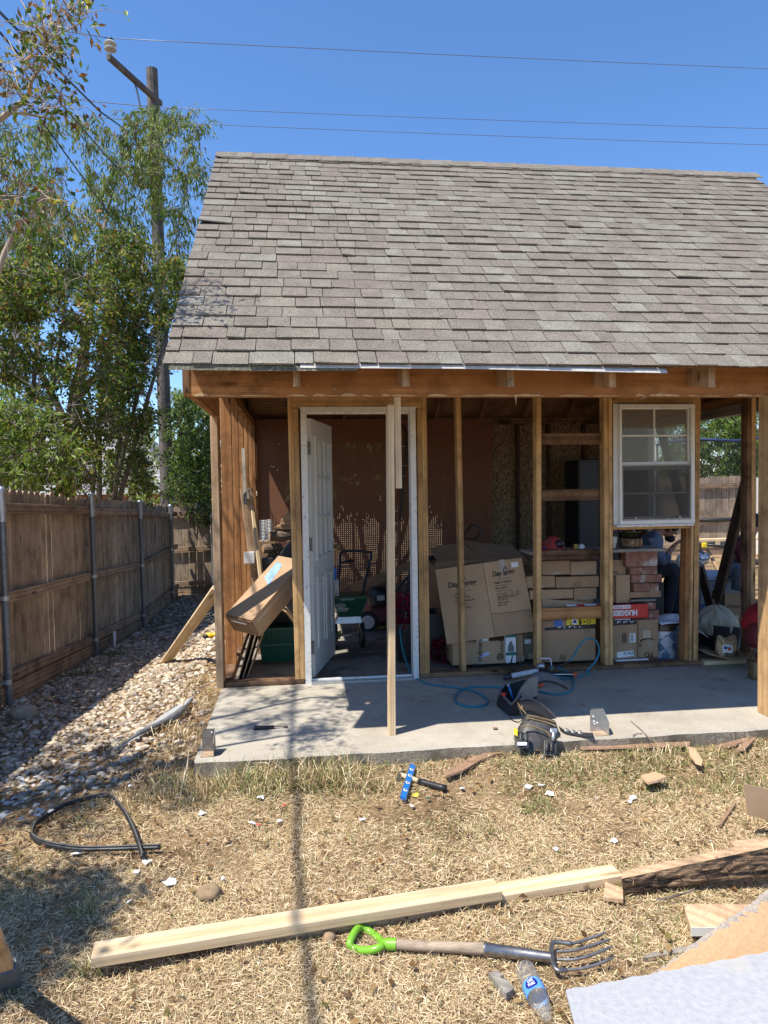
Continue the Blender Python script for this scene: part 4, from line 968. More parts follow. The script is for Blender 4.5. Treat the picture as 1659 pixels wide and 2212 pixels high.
def on_lawn(x, y):
    slab = (x > -.62)*(x < 4.5)*(y > 3.945)*(y < 9.4)
    edge = -1.0-.25*np.sin(y*2.1)+.35*np.clip(4.2-y,-1,1.2)*-1
    return (~slab.astype(bool)) & ((x > edge) | (np.random.rand(len(x)) < .14*(x > -2.2)))
px, py = [], []
for (n, x0, x1, y0, y1) in ((165000,-1.3,1.6,1.45,2.5),(150000,-1.7,2.4,2.5,3.3),(95000,-2.2,3.4,3.3,4.0),(9000,-1.1,-.62,3.9,6.2)):
    x, y = scatter(n, x0, x1, y0, y1); k = on_lawn(x, y); px.append(x[k]); py.append(y[k])
px = np.concatenate(px); py = np.concatenate(py)
dens = vnoise(px,py,2.2,3)*.6+vnoise(px,py,7.5,4)*.4
k = np.random.rand(len(px)) < np.clip(.16+2.0*(dens-.25), .12, 1); px, py = px[k], py[k]; n = len(px)
gn = vnoise(px,py,1.6,5)*.55+vnoise(px,py,6,6)*.45; edge_ = np.clip(1-(3.95-py)/.55, 0, 1)*(py < 4)
green = np.random.rand(n) < np.clip((gn-.55)*1.3,0,1)*.35+.03+.28*edge_*np.clip(gn*1.6,0,1)
pal = np.array([(.68,.53,.31),(.57,.42,.235),(.78,.66,.43),(.43,.295,.155),(.26,.165,.08)]); col = pal[np.random.choice(5,n,p=[.34,.27,.18,.14,.07])]
gp = np.array([(.16,.20,.055),(.23,.26,.08),(.11,.15,.04),(.30,.29,.10)]); col = np.where(green[:,None], gp[np.random.choice(4,n)], col)*np.random.uniform(.8,1.2,(n,1))
pos = np.stack([px,py,ground_h(px,py)+np.random.uniform(0,.012,n)],1)
el = np.where(np.random.rand(n) < .75, np.random.uniform(-.05,.28,n), np.random.uniform(.25,.9,n)); el = np.where(green, np.random.uniform(.2,1.2,n), el)
strip_blades('dry_grass', pos, np.random.uniform(0,2*np.pi,n), el, np.random.uniform(.012,.044,n), np.random.uniform(.0012,.0026,n)*(.75+.25*py/2.2), np.random.uniform(-.02,.16,n), col, MT['straw'])
# taller tufts against the front edge of the slab and a few in the lawn
TX=[];TY=[];TH_=[];TG=[]
def tuft(x, y, n, r, h, g):
    TX.append(np.random.normal(x,r,n)); TY.append(np.random.normal(y,r*.6,n)); TH_.append(np.full(n,h)); TG.append(np.full(n,g))
for k in range(120):
    x = random.choice((random.uniform(-.65,.5),random.uniform(-.65,3.0))); dn2 = 1 if x < .35 else (.55 if x < 1.1 else .8); tuft(x, random.uniform(3.66,3.90)-(.12*random.random() if x > 1 else 0), int(52*dn2), .05, random.choice((.04,.06,.09,.15))*dn2*(1 if x < .45 else .75)*random.uniform(.8,1.2), random.uniform(.1,.6))
for k in range(120): tuft(random.uniform(1.0,3.0), random.uniform(3.3,3.88), 42, .06, random.uniform(.025,.06), random.uniform(.4,.9))
for k in range(36): tuft(random.uniform(-.95,-.66), random.uniform(3.6,6.0), 45, .06, random.uniform(.05,.11), random.uniform(0,.18))
for k in range(46): tuft(random.uniform(-1.4,2.4), random.uniform(1.9,3.6), 22, .035, random.uniform(.03,.06), random.uniform(.15,.6))
for (u,v) in (ZL(590,1380), ZL(550,980), ZM(780,470), ZM(720,470), (345,1700)): g = atZ(u,v); tuft(g.x, g.y, 55, .03, .11, .6)
tx, ty, th, tg = map(np.concatenate, (TX,TY,TH_,TG)); k = ~((tx > -.62)&(ty > 3.935)&(tx < 4.5)); tx,ty,th,tg = tx[k],ty[k],th[k],tg[k]; n = len(tx)
green = np.random.rand(n) < tg; col = np.where(green[:,None], gp[np.random.choice(4,n)], pal[np.random.choice(5,n)])*np.random.uniform(.75,1.2,(n,1))
strip_blades('grass_tufts', np.stack([tx,ty,ground_h(tx,ty)],1), np.random.uniform(0,2*np.pi,n), np.random.uniform(.5,1.45,n), th*np.random.uniform(.5,1.5,n), np.random.uniform(.002,.0045,n), np.random.uniform(.05,.6,n), col, MT['straw'])
# river gravel
def rocks(name, X, Y, S, cols, sub, seed, sink=.3):
    rs = np.random.RandomState(seed); bm = bmesh.new(); bmesh.ops.create_icosphere(bm, subdivisions=sub, radius=1)
    bv = np.array([v.co[:] for v in bm.verts]); bf = np.array([[v.index for v in f.verts] for f in bm.faces]); bm.free()
    n = len(X); nv_ = len(bv); nf = len(bf); var = []
    for k in range(8):
        q = bv.copy()
        for _ in range(4):
            d = unit(rs.normal(0,1,3)); q += d*np.maximum(0, q@d-.35)[:,None]*rs.uniform(-.75,.35)
        var.append(q)
    var = np.array(var); V = var[rs.randint(0,8,n)]*np.stack([S*rs.uniform(.8,1.3,n), S*rs.uniform(.6,1.0,n), S*rs.uniform(.35,.65,n)],1)[:,None,:]
    a = rs.uniform(0,6.28,n); tl = rs.normal(0,.3,n); ca,sa,ct,st_ = np.cos(a),np.sin(a),np.cos(tl),np.sin(tl)
    x,y,z = V[...,0],V[...,1],V[...,2]; y2 = y*ct[:,None]-z*st_[:,None]; z2 = y*st_[:,None]+z*ct[:,None]
    V = np.stack([x*ca[:,None]-y2*sa[:,None]+X[:,None], x*sa[:,None]+y2*ca[:,None]+Y[:,None], z2+(ground_h(X,Y)+S*sink)[:,None]],-1).reshape(-1,3)
    c = V.mean(0); me = bpy.data.meshes.new(name); me.vertices.add(len(V)); me.vertices.foreach_set('co', (V-c).ravel().astype(np.float32))
    idx = (np.arange(n)[:,None,None]*nv_+bf[None]).reshape(-1); me.loops.add(len(idx)); me.loops.foreach_set('vertex_index', idx.astype(np.int32)); me.polygons.add(n*nf)
    me.polygons.foreach_set('loop_start', (np.arange(n*nf)*3).astype(np.int32)); me.polygons.foreach_set('loop_total', np.full(n*nf,3,np.int32)); me.polygons.foreach_set('use_smooth', np.ones(n*nf,bool)); me.update()
    at = me.color_attributes.new('tint','FLOAT_COLOR','POINT'); at.data.foreach_set('color', np.concatenate([np.repeat(cols,nv_,0),np.ones((n*nv_,1))],1).ravel().astype(np.float32))
    return obj(name, me, MT['stone'], None, T(c))
m, nt, bs = new_mat('river_stone'); at = N(nt, 'ShaderNodeAttribute', attribute_name='tint'); co,_ = coords(nt,(1,1,1),0); n1 = N(nt,'ShaderNodeTexNoise',i_Scale=60.0,i_Detail=5.0); nt.links.new(co,n1.inputs['Vector'])
nt.links.new(mixc(nt,1,at.outputs['Color'],ramp(nt,n1.outputs[0],[(.3,(.7,)*3),(.7,(1.15,)*3)]).outputs[0],'MULTIPLY'),bs.inputs['Base Color']); bs.inputs['Roughness'].default_value=.75; bump(nt,bs,n1.outputs[0],.25,.006); MT['stone']=m
def gravel_ok(X, Y):
    w = sstep(3.3,4.0,Y+.2*np.sin(X*4)-.55*(X+2.0))*(1-sstep(-1.15,-.66,X)*.8); return np.random.rand(len(X)) < w
sp = np.array([(.45,.355,.24),(.52,.44,.32),(.33,.26,.185),(.41,.30,.20),(.60,.54,.44),(.29,.24,.20)])
def gravel(n, x0,x1,y0,y1,s0,s1,sub,seed):
    X, Y = scatter(n,x0,x1,y0,y1); k = gravel_ok(X,Y); X,Y = X[k],Y[k]
    return X, Y, np.random.uniform(s0,s1,len(X))**1.0
A = [gravel(5200,-2.38,-.66,3.2,6.2,.009,.030,2,1), gravel(3600,-2.38,-.66,6.2,9.5,.016,.038,2,2)]
X,Y,S = [np.concatenate([a[i] for a in A]) for i in range(3)]; cols = sp[np.random.choice(6,len(X))]*np.random.uniform(.75,1.2,(len(X),1))
tag(rocks('river_gravel', X, Y, S, cols, 2, 3), kind='stuff')
X,Y,S = gravel(3200,-2.38,-.66,9.5,14.4,.02,.045,1,3); tag(rocks('far_gravel', X, Y, S, sp[np.random.choice(6,len(X))]*np.random.uniform(.7,1.1,(len(X),1)), 1, 4), kind='stuff')
# fallen leaves and chips
n = 14000; X,Y = scatter(n,-2.35,3.2,1.6,8.5); k = ~((X>-.62)&(Y>3.93)) & (np.random.rand(n) < np.where((X<-.7)&(Y>3),.9,.22)); X,Y = X[k],Y[k]; n=len(X)
lp = np.array([(.22,.12,.05),(.33,.20,.09),(.15,.09,.045),(.40,.27,.12),(.20,.17,.06)])
blades('leaf_litter', np.stack([X,Y,ground_h(X,Y)+np.random.uniform(.008,.03,n)],1), unit(np.stack([np.random.normal(0,1,n),np.random.normal(0,1,n),np.random.normal(0,.18,n)],1)), unit(np.stack([np.random.normal(0,.25,n),np.random.normal(0,.25,n),np.ones(n)],1)), np.random.uniform(.02,.055,n), np.random.uniform(.010,.024,n), lp[np.random.choice(5,n)]*np.random.uniform(.7,1.3,(n,1)), MT['leaf'])['kind']='stuff'
n = 420; X,Y = scatter(n,-1.5,2.6,1.8,3.8); wp = np.array([(.75,.74,.70),(.62,.58,.50),(.55,.45,.33)])
blades('paint_chips', np.stack([X,Y,ground_h(X,Y)+np.random.uniform(.006,.02,n)],1), unit(np.stack([np.random.normal(0,1,n),np.random.normal(0,1,n),np.random.normal(0,.2,n)],1)), unit(np.stack([np.random.normal(0,.3,n),np.random.normal(0,.3,n),np.ones(n)],1)), np.random.uniform(.006,.02,n), np.random.uniform(.005,.014,n), wp[np.random.choice(3,n)], MT['leaf'])['kind']='stuff'
# weeds in the shade by the fence
n=900; X=np.random.normal(-2.2,.09,n); Y=np.random.uniform(4,13,n); tw_=np.random.choice([5.1,7.3,8.6,11.2],n)+np.random.normal(0,.08,n); Y=np.where(np.random.rand(n)<.6,tw_,Y)
strip_blades('fence_weeds', np.stack([X,Y,ground_h(X,Y)],1), np.random.uniform(0,6.28,n), np.random.uniform(.5,1.4,n), np.random.uniform(.04,.13,n), np.random.uniform(.004,.009,n), np.random.uniform(0,.5,n), gp[np.random.choice(4,n)]*.8, MT['straw'])
# ---------------------------------------------------------------- things lying on the lawn and the gravel
def mid(a, b): return (Vector(a)+Vector(b))/2
H = 2  # floor of small heights in millimetres is handled by gz
pa, pb_ = mid(atZ(193,2065,.078), atZ(208,2037,.078)), mid(atZ(1080,1928,.078), atZ(1070,1893,.078))
tag(board('new_board', pa-Vector((0,0,.019)), pb_-Vector((0,0,.019)), .089, .038, MT['new'], None, (0,0,1), .003), 'upper of two new pale pine boards on the dry lawn, its left end sticking out', 'board')
q0 = atZ(510,2055,.002); q1 = mid(atZ(1325,1866,.039), atZ(1340,1890,.039)); dq = (q1-q0).normalized(); back = Vector((-dq.y,dq.x,0)).normalized()
q0 = q0+back*.0445; q0.z = .0205; q1.z = .0205
tag(board('new_board', q0, q1, .089, .037, MT['new'], None, (0,0,1), .003), 'lower of two new pale pine boards on the lawn, reaching right to the charred timber', 'board')
# charred timber
m, nt, bs = new_mat('charred_wood'); co,_ = coords(nt,(1,1,1),0)
mp = N(nt,'ShaderNodeMapping'); mp.inputs['Scale'].default_value=(4,45,38); nt.links.new(co,mp.inputs[0]); n1=N(nt,'ShaderNodeTexNoise',i_Scale=1.0,i_Detail=8.0,i_Roughness=.7); nt.links.new(mp.outputs[0],n1.inputs['Vector'])
nt.links.new(ramp(nt,n1.outputs[0],[(.40,(.012,.010,.009)),(.47,(.06,.04,.028)),(.54,(.27,.17,.10)),(.68,(.46,.32,.19))]).outputs[0],bs.inputs['Base Color']); bs.inputs['Roughness'].default_value=.9; bump(nt,bs,n1.outputs[0],1.0,.02); MT['char']=m
cl = [atZ(1346,1931,.015), atZ(1344,1884,.05), atZ(1344,1883,.085), atZ(1343,1899,.085)]
fb_, ft_, bt_ = atZ(1346,1931,.012), atZ(1343,1898,.082), atZ(1344,1882,.082)
kx = 1.55
def ext(u0,v0,u1,v1,z): return atZ(u0+(u1-u0)*kx, v0+(v1-v0)*kx, z)
gb, gt, ht = ext(1346,1931,1659,1889,.11), ext(1343,1898,1659,1831,.235), ext(1344,1882,1659,1814,.235)
bb_, hb = fb_+(bt_-ft_), gb+(ht-gt)
tb = thing('old_timber', 'thick old timber with a charred and rotten side, raised at its right end', 'timber', (fb_.x, fb_.y, 0))
nseg=26; mb=MB(); rr=random.Random(4)
rows=[]
for i in range(nseg+1):
    f=i/nseg; A_=fb_.lerp(gb,f); B_=ft_.lerp(gt,f); C_=bt_.lerp(ht,f); D_=bb_.lerp(hb,f); row=[]
    nfr=(B_-A_).cross(gb-fb_).normalized()
    for j in range(6):
        p=A_.lerp(B_,j/5); 
        if 0<j<5: p=p-nfr*(rr.uniform(-.002,.007)) if nfr.y>0 else p+nfr*rr.uniform(-.007,.002)
        row.append(p)
    rows.append(row+[C_,D_])
vs_=[p for r in rows for p in r]
mb.v=[tuple(p) for p in vs_]; 
for i in range(nseg):
    for j in range(8):
        j2=(j+1)%8; mb.f.append((i*8+j,(i+1)*8+j,(i+1)*8+j2,i*8+j2)); mb.m.append(0 if j<5 else 1)
mb.f.append(tuple(range(8))); mb.m.append(1); mb.f.append(tuple(nseg*8+j for j in range(7,-1,-1))); mb.m.append(1)
mb.build('timber', [MT['char'], MT['cut']], tb)
for k in range(9):
    f=.05+.1*k; A_=fb_.lerp(gb,f).lerp(ft_.lerp(gt,f), rr.uniform(.4,.9)); MB().tube([A_, A_+Vector((rr.uniform(-.02,.01),-.03,rr.uniform(.0,.04)))], .002, 5).build('nail', MT['rust'], tb)
tag(MB().prism([atZ(*ZA(760,160),.003), atZ(*ZA(870,175),.003), atZ(*ZA(868,120),.003), atZ(*ZA(770,75),.003)], (0,0,.02)).build('wood_offcut', MT['cut'], bevel=.003), 'small pale offcut under the left end of the charred timber', 'offcut')
tag(MB().prism([atZ(*ZA(1045,160),.03), atZ(*ZA(1150,140),.03), atZ(*ZA(1260,95),.06), atZ(*ZA(1230,112),.05)], (0,0,.006)).build('wood_splinter', MT['grey']), 'pale grey splinter sticking out beneath the charred timber', 'splinter')
sup = atZ(1500,1905,0); tag(MB().box((1.75,2.63,-.02),(1.9,2.72,.115)).build('wood_offcut', MT['cut'], bevel=.003), 'block propping the raised right end of the charred timber', 'offcut')
# garden fork
ZG = lambda x, y: (708.6+.1562*x, 1970.2+.1562*y)
fk = thing('garden_fork', 'garden fork with a green D-shaped grip, wooden shaft and four steel tines', 'garden fork', atZ(1000,2060,0))
gp_ = [(300,440),(335,340),(395,245),(460,215),(560,262),(660,330),(735,395),(760,440),(725,480),(620,522),(480,530),(350,500)]
MT['lime']=plain('lime_plastic',(.17,.40,.03),.3,var=.06,bmp=0); MT['shaft']=wood('grey_ash_shaft',(.36,.28,.20),(.24,.18,.13),0,axis=0)
def spline(P, n=6, closed=False):
    P=[Vector(p) for p in P]; out=[]; k=len(P); rng_=range(k if closed else k-1)
    for i in rng_:
        p0=P[(i-1)%k] if closed or i>0 else P[0]; p1=P[i]; p2=P[(i+1)%k]; p3=P[(i+2)%k] if closed or i+2<k else P[-1]
        for j in range(n):
            t=j/n; out.append(.5*((2*p1)+(p2-p0)*t+(2*p0-5*p1+4*p2-p3)*t*t+(3*p1-p0-3*p2+p3)*t**3))
    if not closed: out.append(P[-1])
    return out
mb=MB(); mb.tube(spline([atZ(*ZG(x,y),.018+.012*math.sin(i)) for i,(x,y) in enumerate(gp_)],4,True), .0135, 10, closed=True)
s0,s1=atZ(*ZG(745,440),.028),atZ(*ZG(945,448),.030); mb.tube([s0,s0.lerp(s1,.3),s0.lerp(s1,.35),s1],[.015,.017,.020,.020],14); mb.build('grip', MT['lime'], fk, True, angle=45)
s2=atZ(1045,2050,.032); s3=atZ(1190,2068,.030)
MB().tube([s1,s1.lerp(s2,.5),s2],[.0165,.0175,.019],14).build('shaft', MT['shaft'], fk, True, angle=50)
MB().tube([s2,s2.lerp(s3,.04),s2.lerp(s3,.05),s2.lerp(s3,.6),s3],[.0225,.0225,.0205,.019,.016],14).build('socket', MT['steel'], fk, True, angle=50)
mb=MB(); hb_=[atZ(*ZA(*p),z) for p,z in (((590,392),.030),((500,382),.034),((480,392),.036),((476,430),.036),((486,500),.036),((510,536),.034),((560,535),.030))]
mb.tube(spline(hb_,4),.0075,8); mb.build('fork_head', MT['steel'], fk, True)
for pts in (((590,392),(680,365),(775,328)),((505,436),(600,428),(700,400),(798,366)),((508,478),(600,478),(700,452),(808,406)),((560,535),(650,526),(740,500),(816,466))):
    P=[atZ(*ZA(*p),.030-.004*math.sin(3.1*i/(len(pts)-1))+.012*i/(len(pts)-1)) for i,p in enumerate(pts)]; P=spline(P,5); n=len(P)
    MB().tube(P,[.0055]*(n-3)+[.005,.004,.002],6).build('tine', MT['steel'], fk, True, angle=50)
# plastic water bottle
b0,b1=atZ(1132,2090,.032),atZ(1182,2200,.030); ax=(b1-b0); BL=ax.length; ax.normalize()
BM=frame(b0, ax.cross(Vector((0,0,1))), ax.cross(ax.cross(Vector((0,0,1))))); 
z_=ax; x_=Vector((0,0,1)).cross(z_).normalized(); y_=z_.cross(x_); BM=Matrix(((x_.x,y_.x,z_.x,b0.x),(x_.y,y_.y,z_.y,b0.y),(x_.z,y_.z,z_.z,b0.z),(0,0,0,1)))
m,nt,bs=new_mat('clear_plastic'); out=nt.nodes['Material Output']; tr=N(nt,'ShaderNodeBsdfTransparent'); tr.inputs[0].default_value=(.93,.94,.94,1); gl=N(nt,'ShaderNodeBsdfGlossy'); gl.inputs['Roughness'].default_value=.06
lw=N(nt,'ShaderNodeLayerWeight',i_Blend=.18); mx=N(nt,'ShaderNodeMixShader'); nt.links.new(lw.outputs['Facing'],mx.inputs[0]); nt.links.new(tr.outputs[0],mx.inputs[1]); nt.links.new(gl.outputs[0],mx.inputs[2])
d2=N(nt,'ShaderNodeBsdfDiffuse'); m3=N(nt,'ShaderNodeMixShader'); m3.inputs[0].default_value=.09; nt.links.new(mx.outputs[0],m3.inputs[1]); nt.links.new(d2.outputs[0],m3.inputs[2]); nt.links.new(m3.outputs[0],out.inputs[0]); MT['clear']=m
bt=thing('water_bottle','empty clear plastic water bottle with a blue label on the lawn','bottle',(b0.x,b0.y,0))
r=.033; prof=[(.012,.004),(.026,0),(r,.012)]+[(r-.0025*(k%2),.022+.009*k) for k in range(7)]+[(r,BL*.42),(r-.001,BL*.60),(r,BL*.62),(r-.004,BL*.75),(.020,BL*.88),(.013,BL*.92),(.013,BL*.935)]
o=obj('bottle_body',MB().lathe(prof,24).mesh('bottle_body',True),MT['clear'],bt,BM)
o=obj('cap',MB().lathe([(.0155,BL*.937),(.0155,BL*.985),(.013,BL*.995)],18).mesh('cap',True),MT['clear'],bt,BM)
MT['lblue']=plain('label_blue',(.10,.30,.70),.35,var=.35,scale=20,bmp=0); MT['navy']=plain('label_navy',(.012,.02,.22),.4,var=.05,bmp=0)
lab=obj('label',MB().lathe([(r+.0006,BL*.40),(r+.0006,BL*.62)],28,close=False).mesh('label',True),MT['lblue'],bt,BM)
ctr=b0+ax*BL*.50; toc=(CAM-ctr); toc=(toc-ax*toc.dot(ax)).normalized(); rt=(-ax).cross(toc)
mb=MB(); 
def oncyl(a,s): 
    q=Matrix.Rotation(a,3,ax)@toc; return ctr+ax*s+q*(r+.0012)
mb.sheet(lambda u,v: oncyl((u-.5)*1.25*math.sqrt(max(0,1-(2*v-1)**2)),(v-.5)*.040),12,10); o=mb.build('label_badge',MT['navy'],lab)
rt2=ax.cross(toc); 
for txt,s,w in (('PURE',.008,.022),('LIFE',-.007,.018)): lettering(txt,lab,ctr+ax*s*1.0+toc*(r+.0028),-rt2,-ax,w,.011,MT['paper'],.02)
# split block, panels and planks in the lower right
tag(MB().prism([atZ(*ZF(210,560),.03),atZ(*ZF(262,548),.03),atZ(*ZF(345,640),.03),atZ(*ZF(300,668),.03)],(0,0,-.028)).build('wood_block',MT['grey'],bevel=.003),'small split wood block beside the plastic bottle, one face white','block')
MT['sky_white']=plain('white_panel_paint',(.37,.375,.385),.5,var=.12,scale=45,bmp=.9,dirt=((.42,.40,.36),4,.60))
wp_=[atZ(1222,2147,.085),atZ(1800,2036,.10),atZ(1850,2420,.10),atZ(1285,2380,.085)]
pn=thing('painted_panel','white painted siding panel with worn edges lying in the lower right corner','panel',(wp_[0].x+.4,wp_[0].y-.2,0))
mb=MB(); nu=30
mb.sheet(lambda u,v: (lambda p: p+Vector((0,0,.0)))((wp_[0].lerp(wp_[1],u)+(back*.004*math.sin(u*60)*(v<.01))).lerp(wp_[3].lerp(wp_[2],u),v)),nu,8,.012); mb.build('painted_face',MT['sky_white'],pn)
mb=MB(); rr=random.Random(9)
for i in range(46):
    f=i/46; p=wp_[0].lerp(wp_[1],f); w=rr.uniform(.010,.028); L_=.03
    mb.prism([p+Vector((0,0,.001)),p.lerp(wp_[1],.03),p.lerp(wp_[1],.03)+Vector((.004,-w,0)),p+Vector((0,-w*rr.uniform(.5,1.2),0))],(0,0,.0016))
mb.build('worn_edge',plain('worn_edge_paint',(.34,.30,.25),.9,var=.4,scale=80,bmp=.4),pn)
fp=[ZA(1015,588),ZA(1110,530),ZA(1280,402),ZA(1420,300),ZA(1550,215),ZA(1659,125),ZA(1900,-60),ZA(2000,560),ZA(1300,700)]
MT['fibre']=plain('fibreboard',(.43,.27,.14),.85,var=.15,scale=90,bmp=.3)
f2=thing('fibreboard_sheet','brown fibreboard sheet with a frayed pale edge under the white panel','board',tuple(atZ(*fp[2],0)))
fz_=lambda y: .03+.15*max(0,min(1.4,(588-y)/463)); up_=[(1015,588),(1110,530),(1280,402),(1420,300),(1550,215),(1659,125),(1900,-60)]; lo_=[(1040,640),(1130,625),(1290,600),(1420,580),(1560,555),(1680,530),(1900,480)]
ue=[atZ(*ZA(*p),fz_(p[1])) for p in up_]; le=[atZ(*ZA(*p),.05) for p in lo_]
mb=MB(); mb.sheet(lambda u,v: ue[min(int(u*6),5)].lerp(ue[min(int(u*6),5)+1],u*6-min(int(u*6),5)).lerp(le[min(int(u*6),5)].lerp(le[min(int(u*6),5)+1],u*6-min(int(u*6),5)),v),6,3,.010); mb.build('sheet',MT['fibre'],f2)
mb=MB(); edge=[p+Vector((0,0,.004)) for p in ue]; es=spline(edge,10)
rows_=[]
for k,p in enumerate(es):
    w_=rr.uniform(.010,.022); h_=rr.uniform(.004,.012); rows_.append([p+Vector((-w_*.7,w_*.5,-.008)),p+Vector((-w_*.3,w_*.3,h_)),p+Vector((w_*.4,-w_*.3,h_*.9)),p+Vector((w_*rr.uniform(.6,1.2),-w_*rr.uniform(.5,.9),.0015)),p+Vector((w_*.3,-w_*.3,-.008))])
mb.add([q for r_ in rows_ for q in r_],[(a*5+b,(a+1)*5+b,(a+1)*5+(b+1)%5,a*5+(b+1)%5) for a in range(len(rows_)-1) for b in range(5)])
mb.build('frayed_edge',plain('frayed_fibres',(.33,.28,.23),.95,var=.35,scale=120,bmp=.8),f2)
pl=[atZ(*ZA(1195,172),.09),atZ(*ZA(1640,176),.09),atZ(*ZA(1560,300),.075),atZ(*ZA(1238,302),.075)]
t_=thing('short_plank','short brown plank with a white painted edge beside the fibreboard','plank',(mid(pl[0],pl[2]).x,mid(pl[0],pl[2]).y,.05))
MB().prism(pl,(0,0,-.030)).build('plank',MT['cut'],t_,bevel=.002)
n_=(pl[3]-pl[2]).cross(Vector((0,0,1))).normalized(); 
if n_.y>0: n_=-n_
MB().prism([pl[3]+n_*.0005,pl[2]+n_*.0005,pl[2]+n_*.0005-Vector((0,0,.030)),pl[3]+n_*.0005-Vector((0,0,.030))],n_*.002).build('white_edge',MT['white'],t_)
tag(MB().box((pl[0].x+.05,pl[3].y+.01,-.01),(pl[1].x-.05,pl[0].y-.02,.043)).build('wood_offcut',MT['grey']),'grey offcut supporting the short white-edged plank','offcut')
tag(MB().prism([atZ(*ZA(968,470),.022),atZ(*ZA(1010,440),.022),atZ(*ZA(1270,392),.022),atZ(*ZA(1280,420),.022)],(0,0,-.020)).build('thin_plank',MT['grey'],bevel=.002),'thin grey-topped plank on the grass left of the fibreboard','plank')
# cardboard carton at the right edge
c0=atZ(*ZC(1545,1165),0); t_=thing('cardboard_carton','open cardboard carton at the right edge of the lawn, shade under its flap coloured black','carton',(c0.x+.28,c0.y+.2,0))
cb=MB(); xx,yy=c0.x+.13,c0.y
cb.box((xx,yy,.005),(xx+.5,yy+.006,.03)); cb.box((xx,yy+.2,.005),(xx+.5,yy+.206,.11)); cb.box((xx,yy+.0065,.005),(xx+.006,yy+.1995,.11)); cb.box((xx+.0065,yy+.0065,.005),(xx+.5,yy+.1995,.010)); cb.build('carton_body',MT['black'],t_)  # body coloured black to stand for the shade inside the carton
f0,f1,f2_,f3=[ (lambda p: p)(atY(*ZC(*p),yy-.03)) for p in ((1450,690),(1659,735),(1659,1000),(1482,960))]
e=(f1-f0); MB().prism([f0,f0+e*3.0,f3+(f2_-f3)*3.0,f3],(0,.005,0)).build('flap',MT['card2'],t_)
# level and hammer
l0,l1=atZ(*ZM(1455,492),.065),atZ(*ZM(1398,682),.036); t_=thing('spirit_level','small blue spirit level lying on the grass by the slab','level',(mid(l0,l1).x,mid(l0,l1).y,0))
lvM=None; u_=Vector((.35,-.45,1)).normalized(); MT['lvl']=plain('level_blue',(.02,.17,.50),.35,var=.05,bmp=0)
body=board('body',l0,l1,.030,.014,MT['lvl'],t_,u_,.002)
lz=(l1-l0).normalized(); u2=(u_-lz*u_.dot(lz)).normalized(); lx=u2.cross(lz)
for f in (.17,.36,.58,.80):
    c=l0.lerp(l1,f)+u2*.0072; Mv=frame(c,lz,lx.cross(u2).cross(u2)*-1 if False else u2.cross(lz)); Mv=Matrix(((lx.x,lz.x,u2.x,c.x),(lx.y,lz.y,u2.y,c.y),(lx.z,lz.z,u2.z,c.z),(0,0,0,1)))
    vr=obj('vial_ring',MB().lathe([(.0105,0),(.0105,.002),(.006,.002)],16).mesh('vial_ring'),MT['paper'],t_,Mv)
    obj('vial',MB().lathe([(.0055,.0021),(.0055,.0034)],12).mesh('vial'),MT['black'],vr,Mv)
for s_ in (-1,1): obj('edge_rail',MB().box((-.001,-.0072,0),(.001,.0072,(l1-l0).length)).mesh('edge_rail'),MT['galv'],t_,frame_z(l0+lx*s_*.0162,lx,u2,lz) if False else Matrix(((lx.x,u2.x,lz.x,(l0+lx*s_*.0162).x),(lx.y,u2.y,lz.y,(l0+lx*s_*.0162).y),(lx.z,u2.z,lz.z,(l0+lx*s_*.0162).z),(0,0,0,1))))
h0,h1,h2=atZ(*ZM(1385,545),.045),atZ(*ZM(1490,582),.042),atZ(*ZM(1645,625),.038); t_=thing('hammer','claw hammer with a yellow handle and black grip under the blue level','hammer',(mid(h0,h2).x,mid(h0,h2).y,0))
MB().tube([h0,h1],[.012,.013],10).build('handle',MT['new'],t_,True); MB().tube([h1,h1.lerp(h2,.2),h1.lerp(h2,.8),h2],[.015,.017,.016,.019],12).build('grip',MT['black'],t_,True)
hd=Vector((.35,1,0)).normalized(); mb=MB(); mb.tube([h0-hd*.06,h0-hd*.035,h0-hd*.03,h0+hd*.02],[.015,.015,.010,.013],10)
for s_ in (-1,1): mb.tube([h0+hd*.015,h0+hd*.05+Vector((s_*.006,0,-.002)),h0+hd*.085+Vector((s_*.011,0,-.014))],[.009,.007,.002],6)
mb.build('head',MT['steel'],t_,True,angle=50)
# scraper on the slab
k0,k1=atZ(*ZM(538,276),SLAB+.014),atZ(*ZM(735,267),SLAB+.008); t_=thing('scraper','black handled scraper lying on the sunlit slab','scraper',(mid(k0,k1).x,mid(k0,k1).y,SLAB))
MB().tube([k0,k0.lerp(k1,.05),k0.lerp(k1,.3),k0.lerp(k1,.6)],[.011,.0125,.012,.011],10).build('handle',MT['black'],t_,True); MB().tube([k0.lerp(k1,-.012),k0.lerp(k1,.0)],[.010,.011],10).build('end_cap',MT['galv'],t_,True)
dk=(k1-k0).normalized(); nk=Vector((-dk.y,dk.x,0)); mb=MB(); mb.prism([k0.lerp(k1,.58)+nk*.008,k0.lerp(k1,.8)+nk*.006,k0.lerp(k1,.9)+nk*.012,k1+nk*.017,k1-nk*.017,k0.lerp(k1,.9)-nk*.010,k0.lerp(k1,.8)-nk*.006,k0.lerp(k1,.58)-nk*.008],(0,0,.003)); mb.build('blade',MT['steel'],t_)
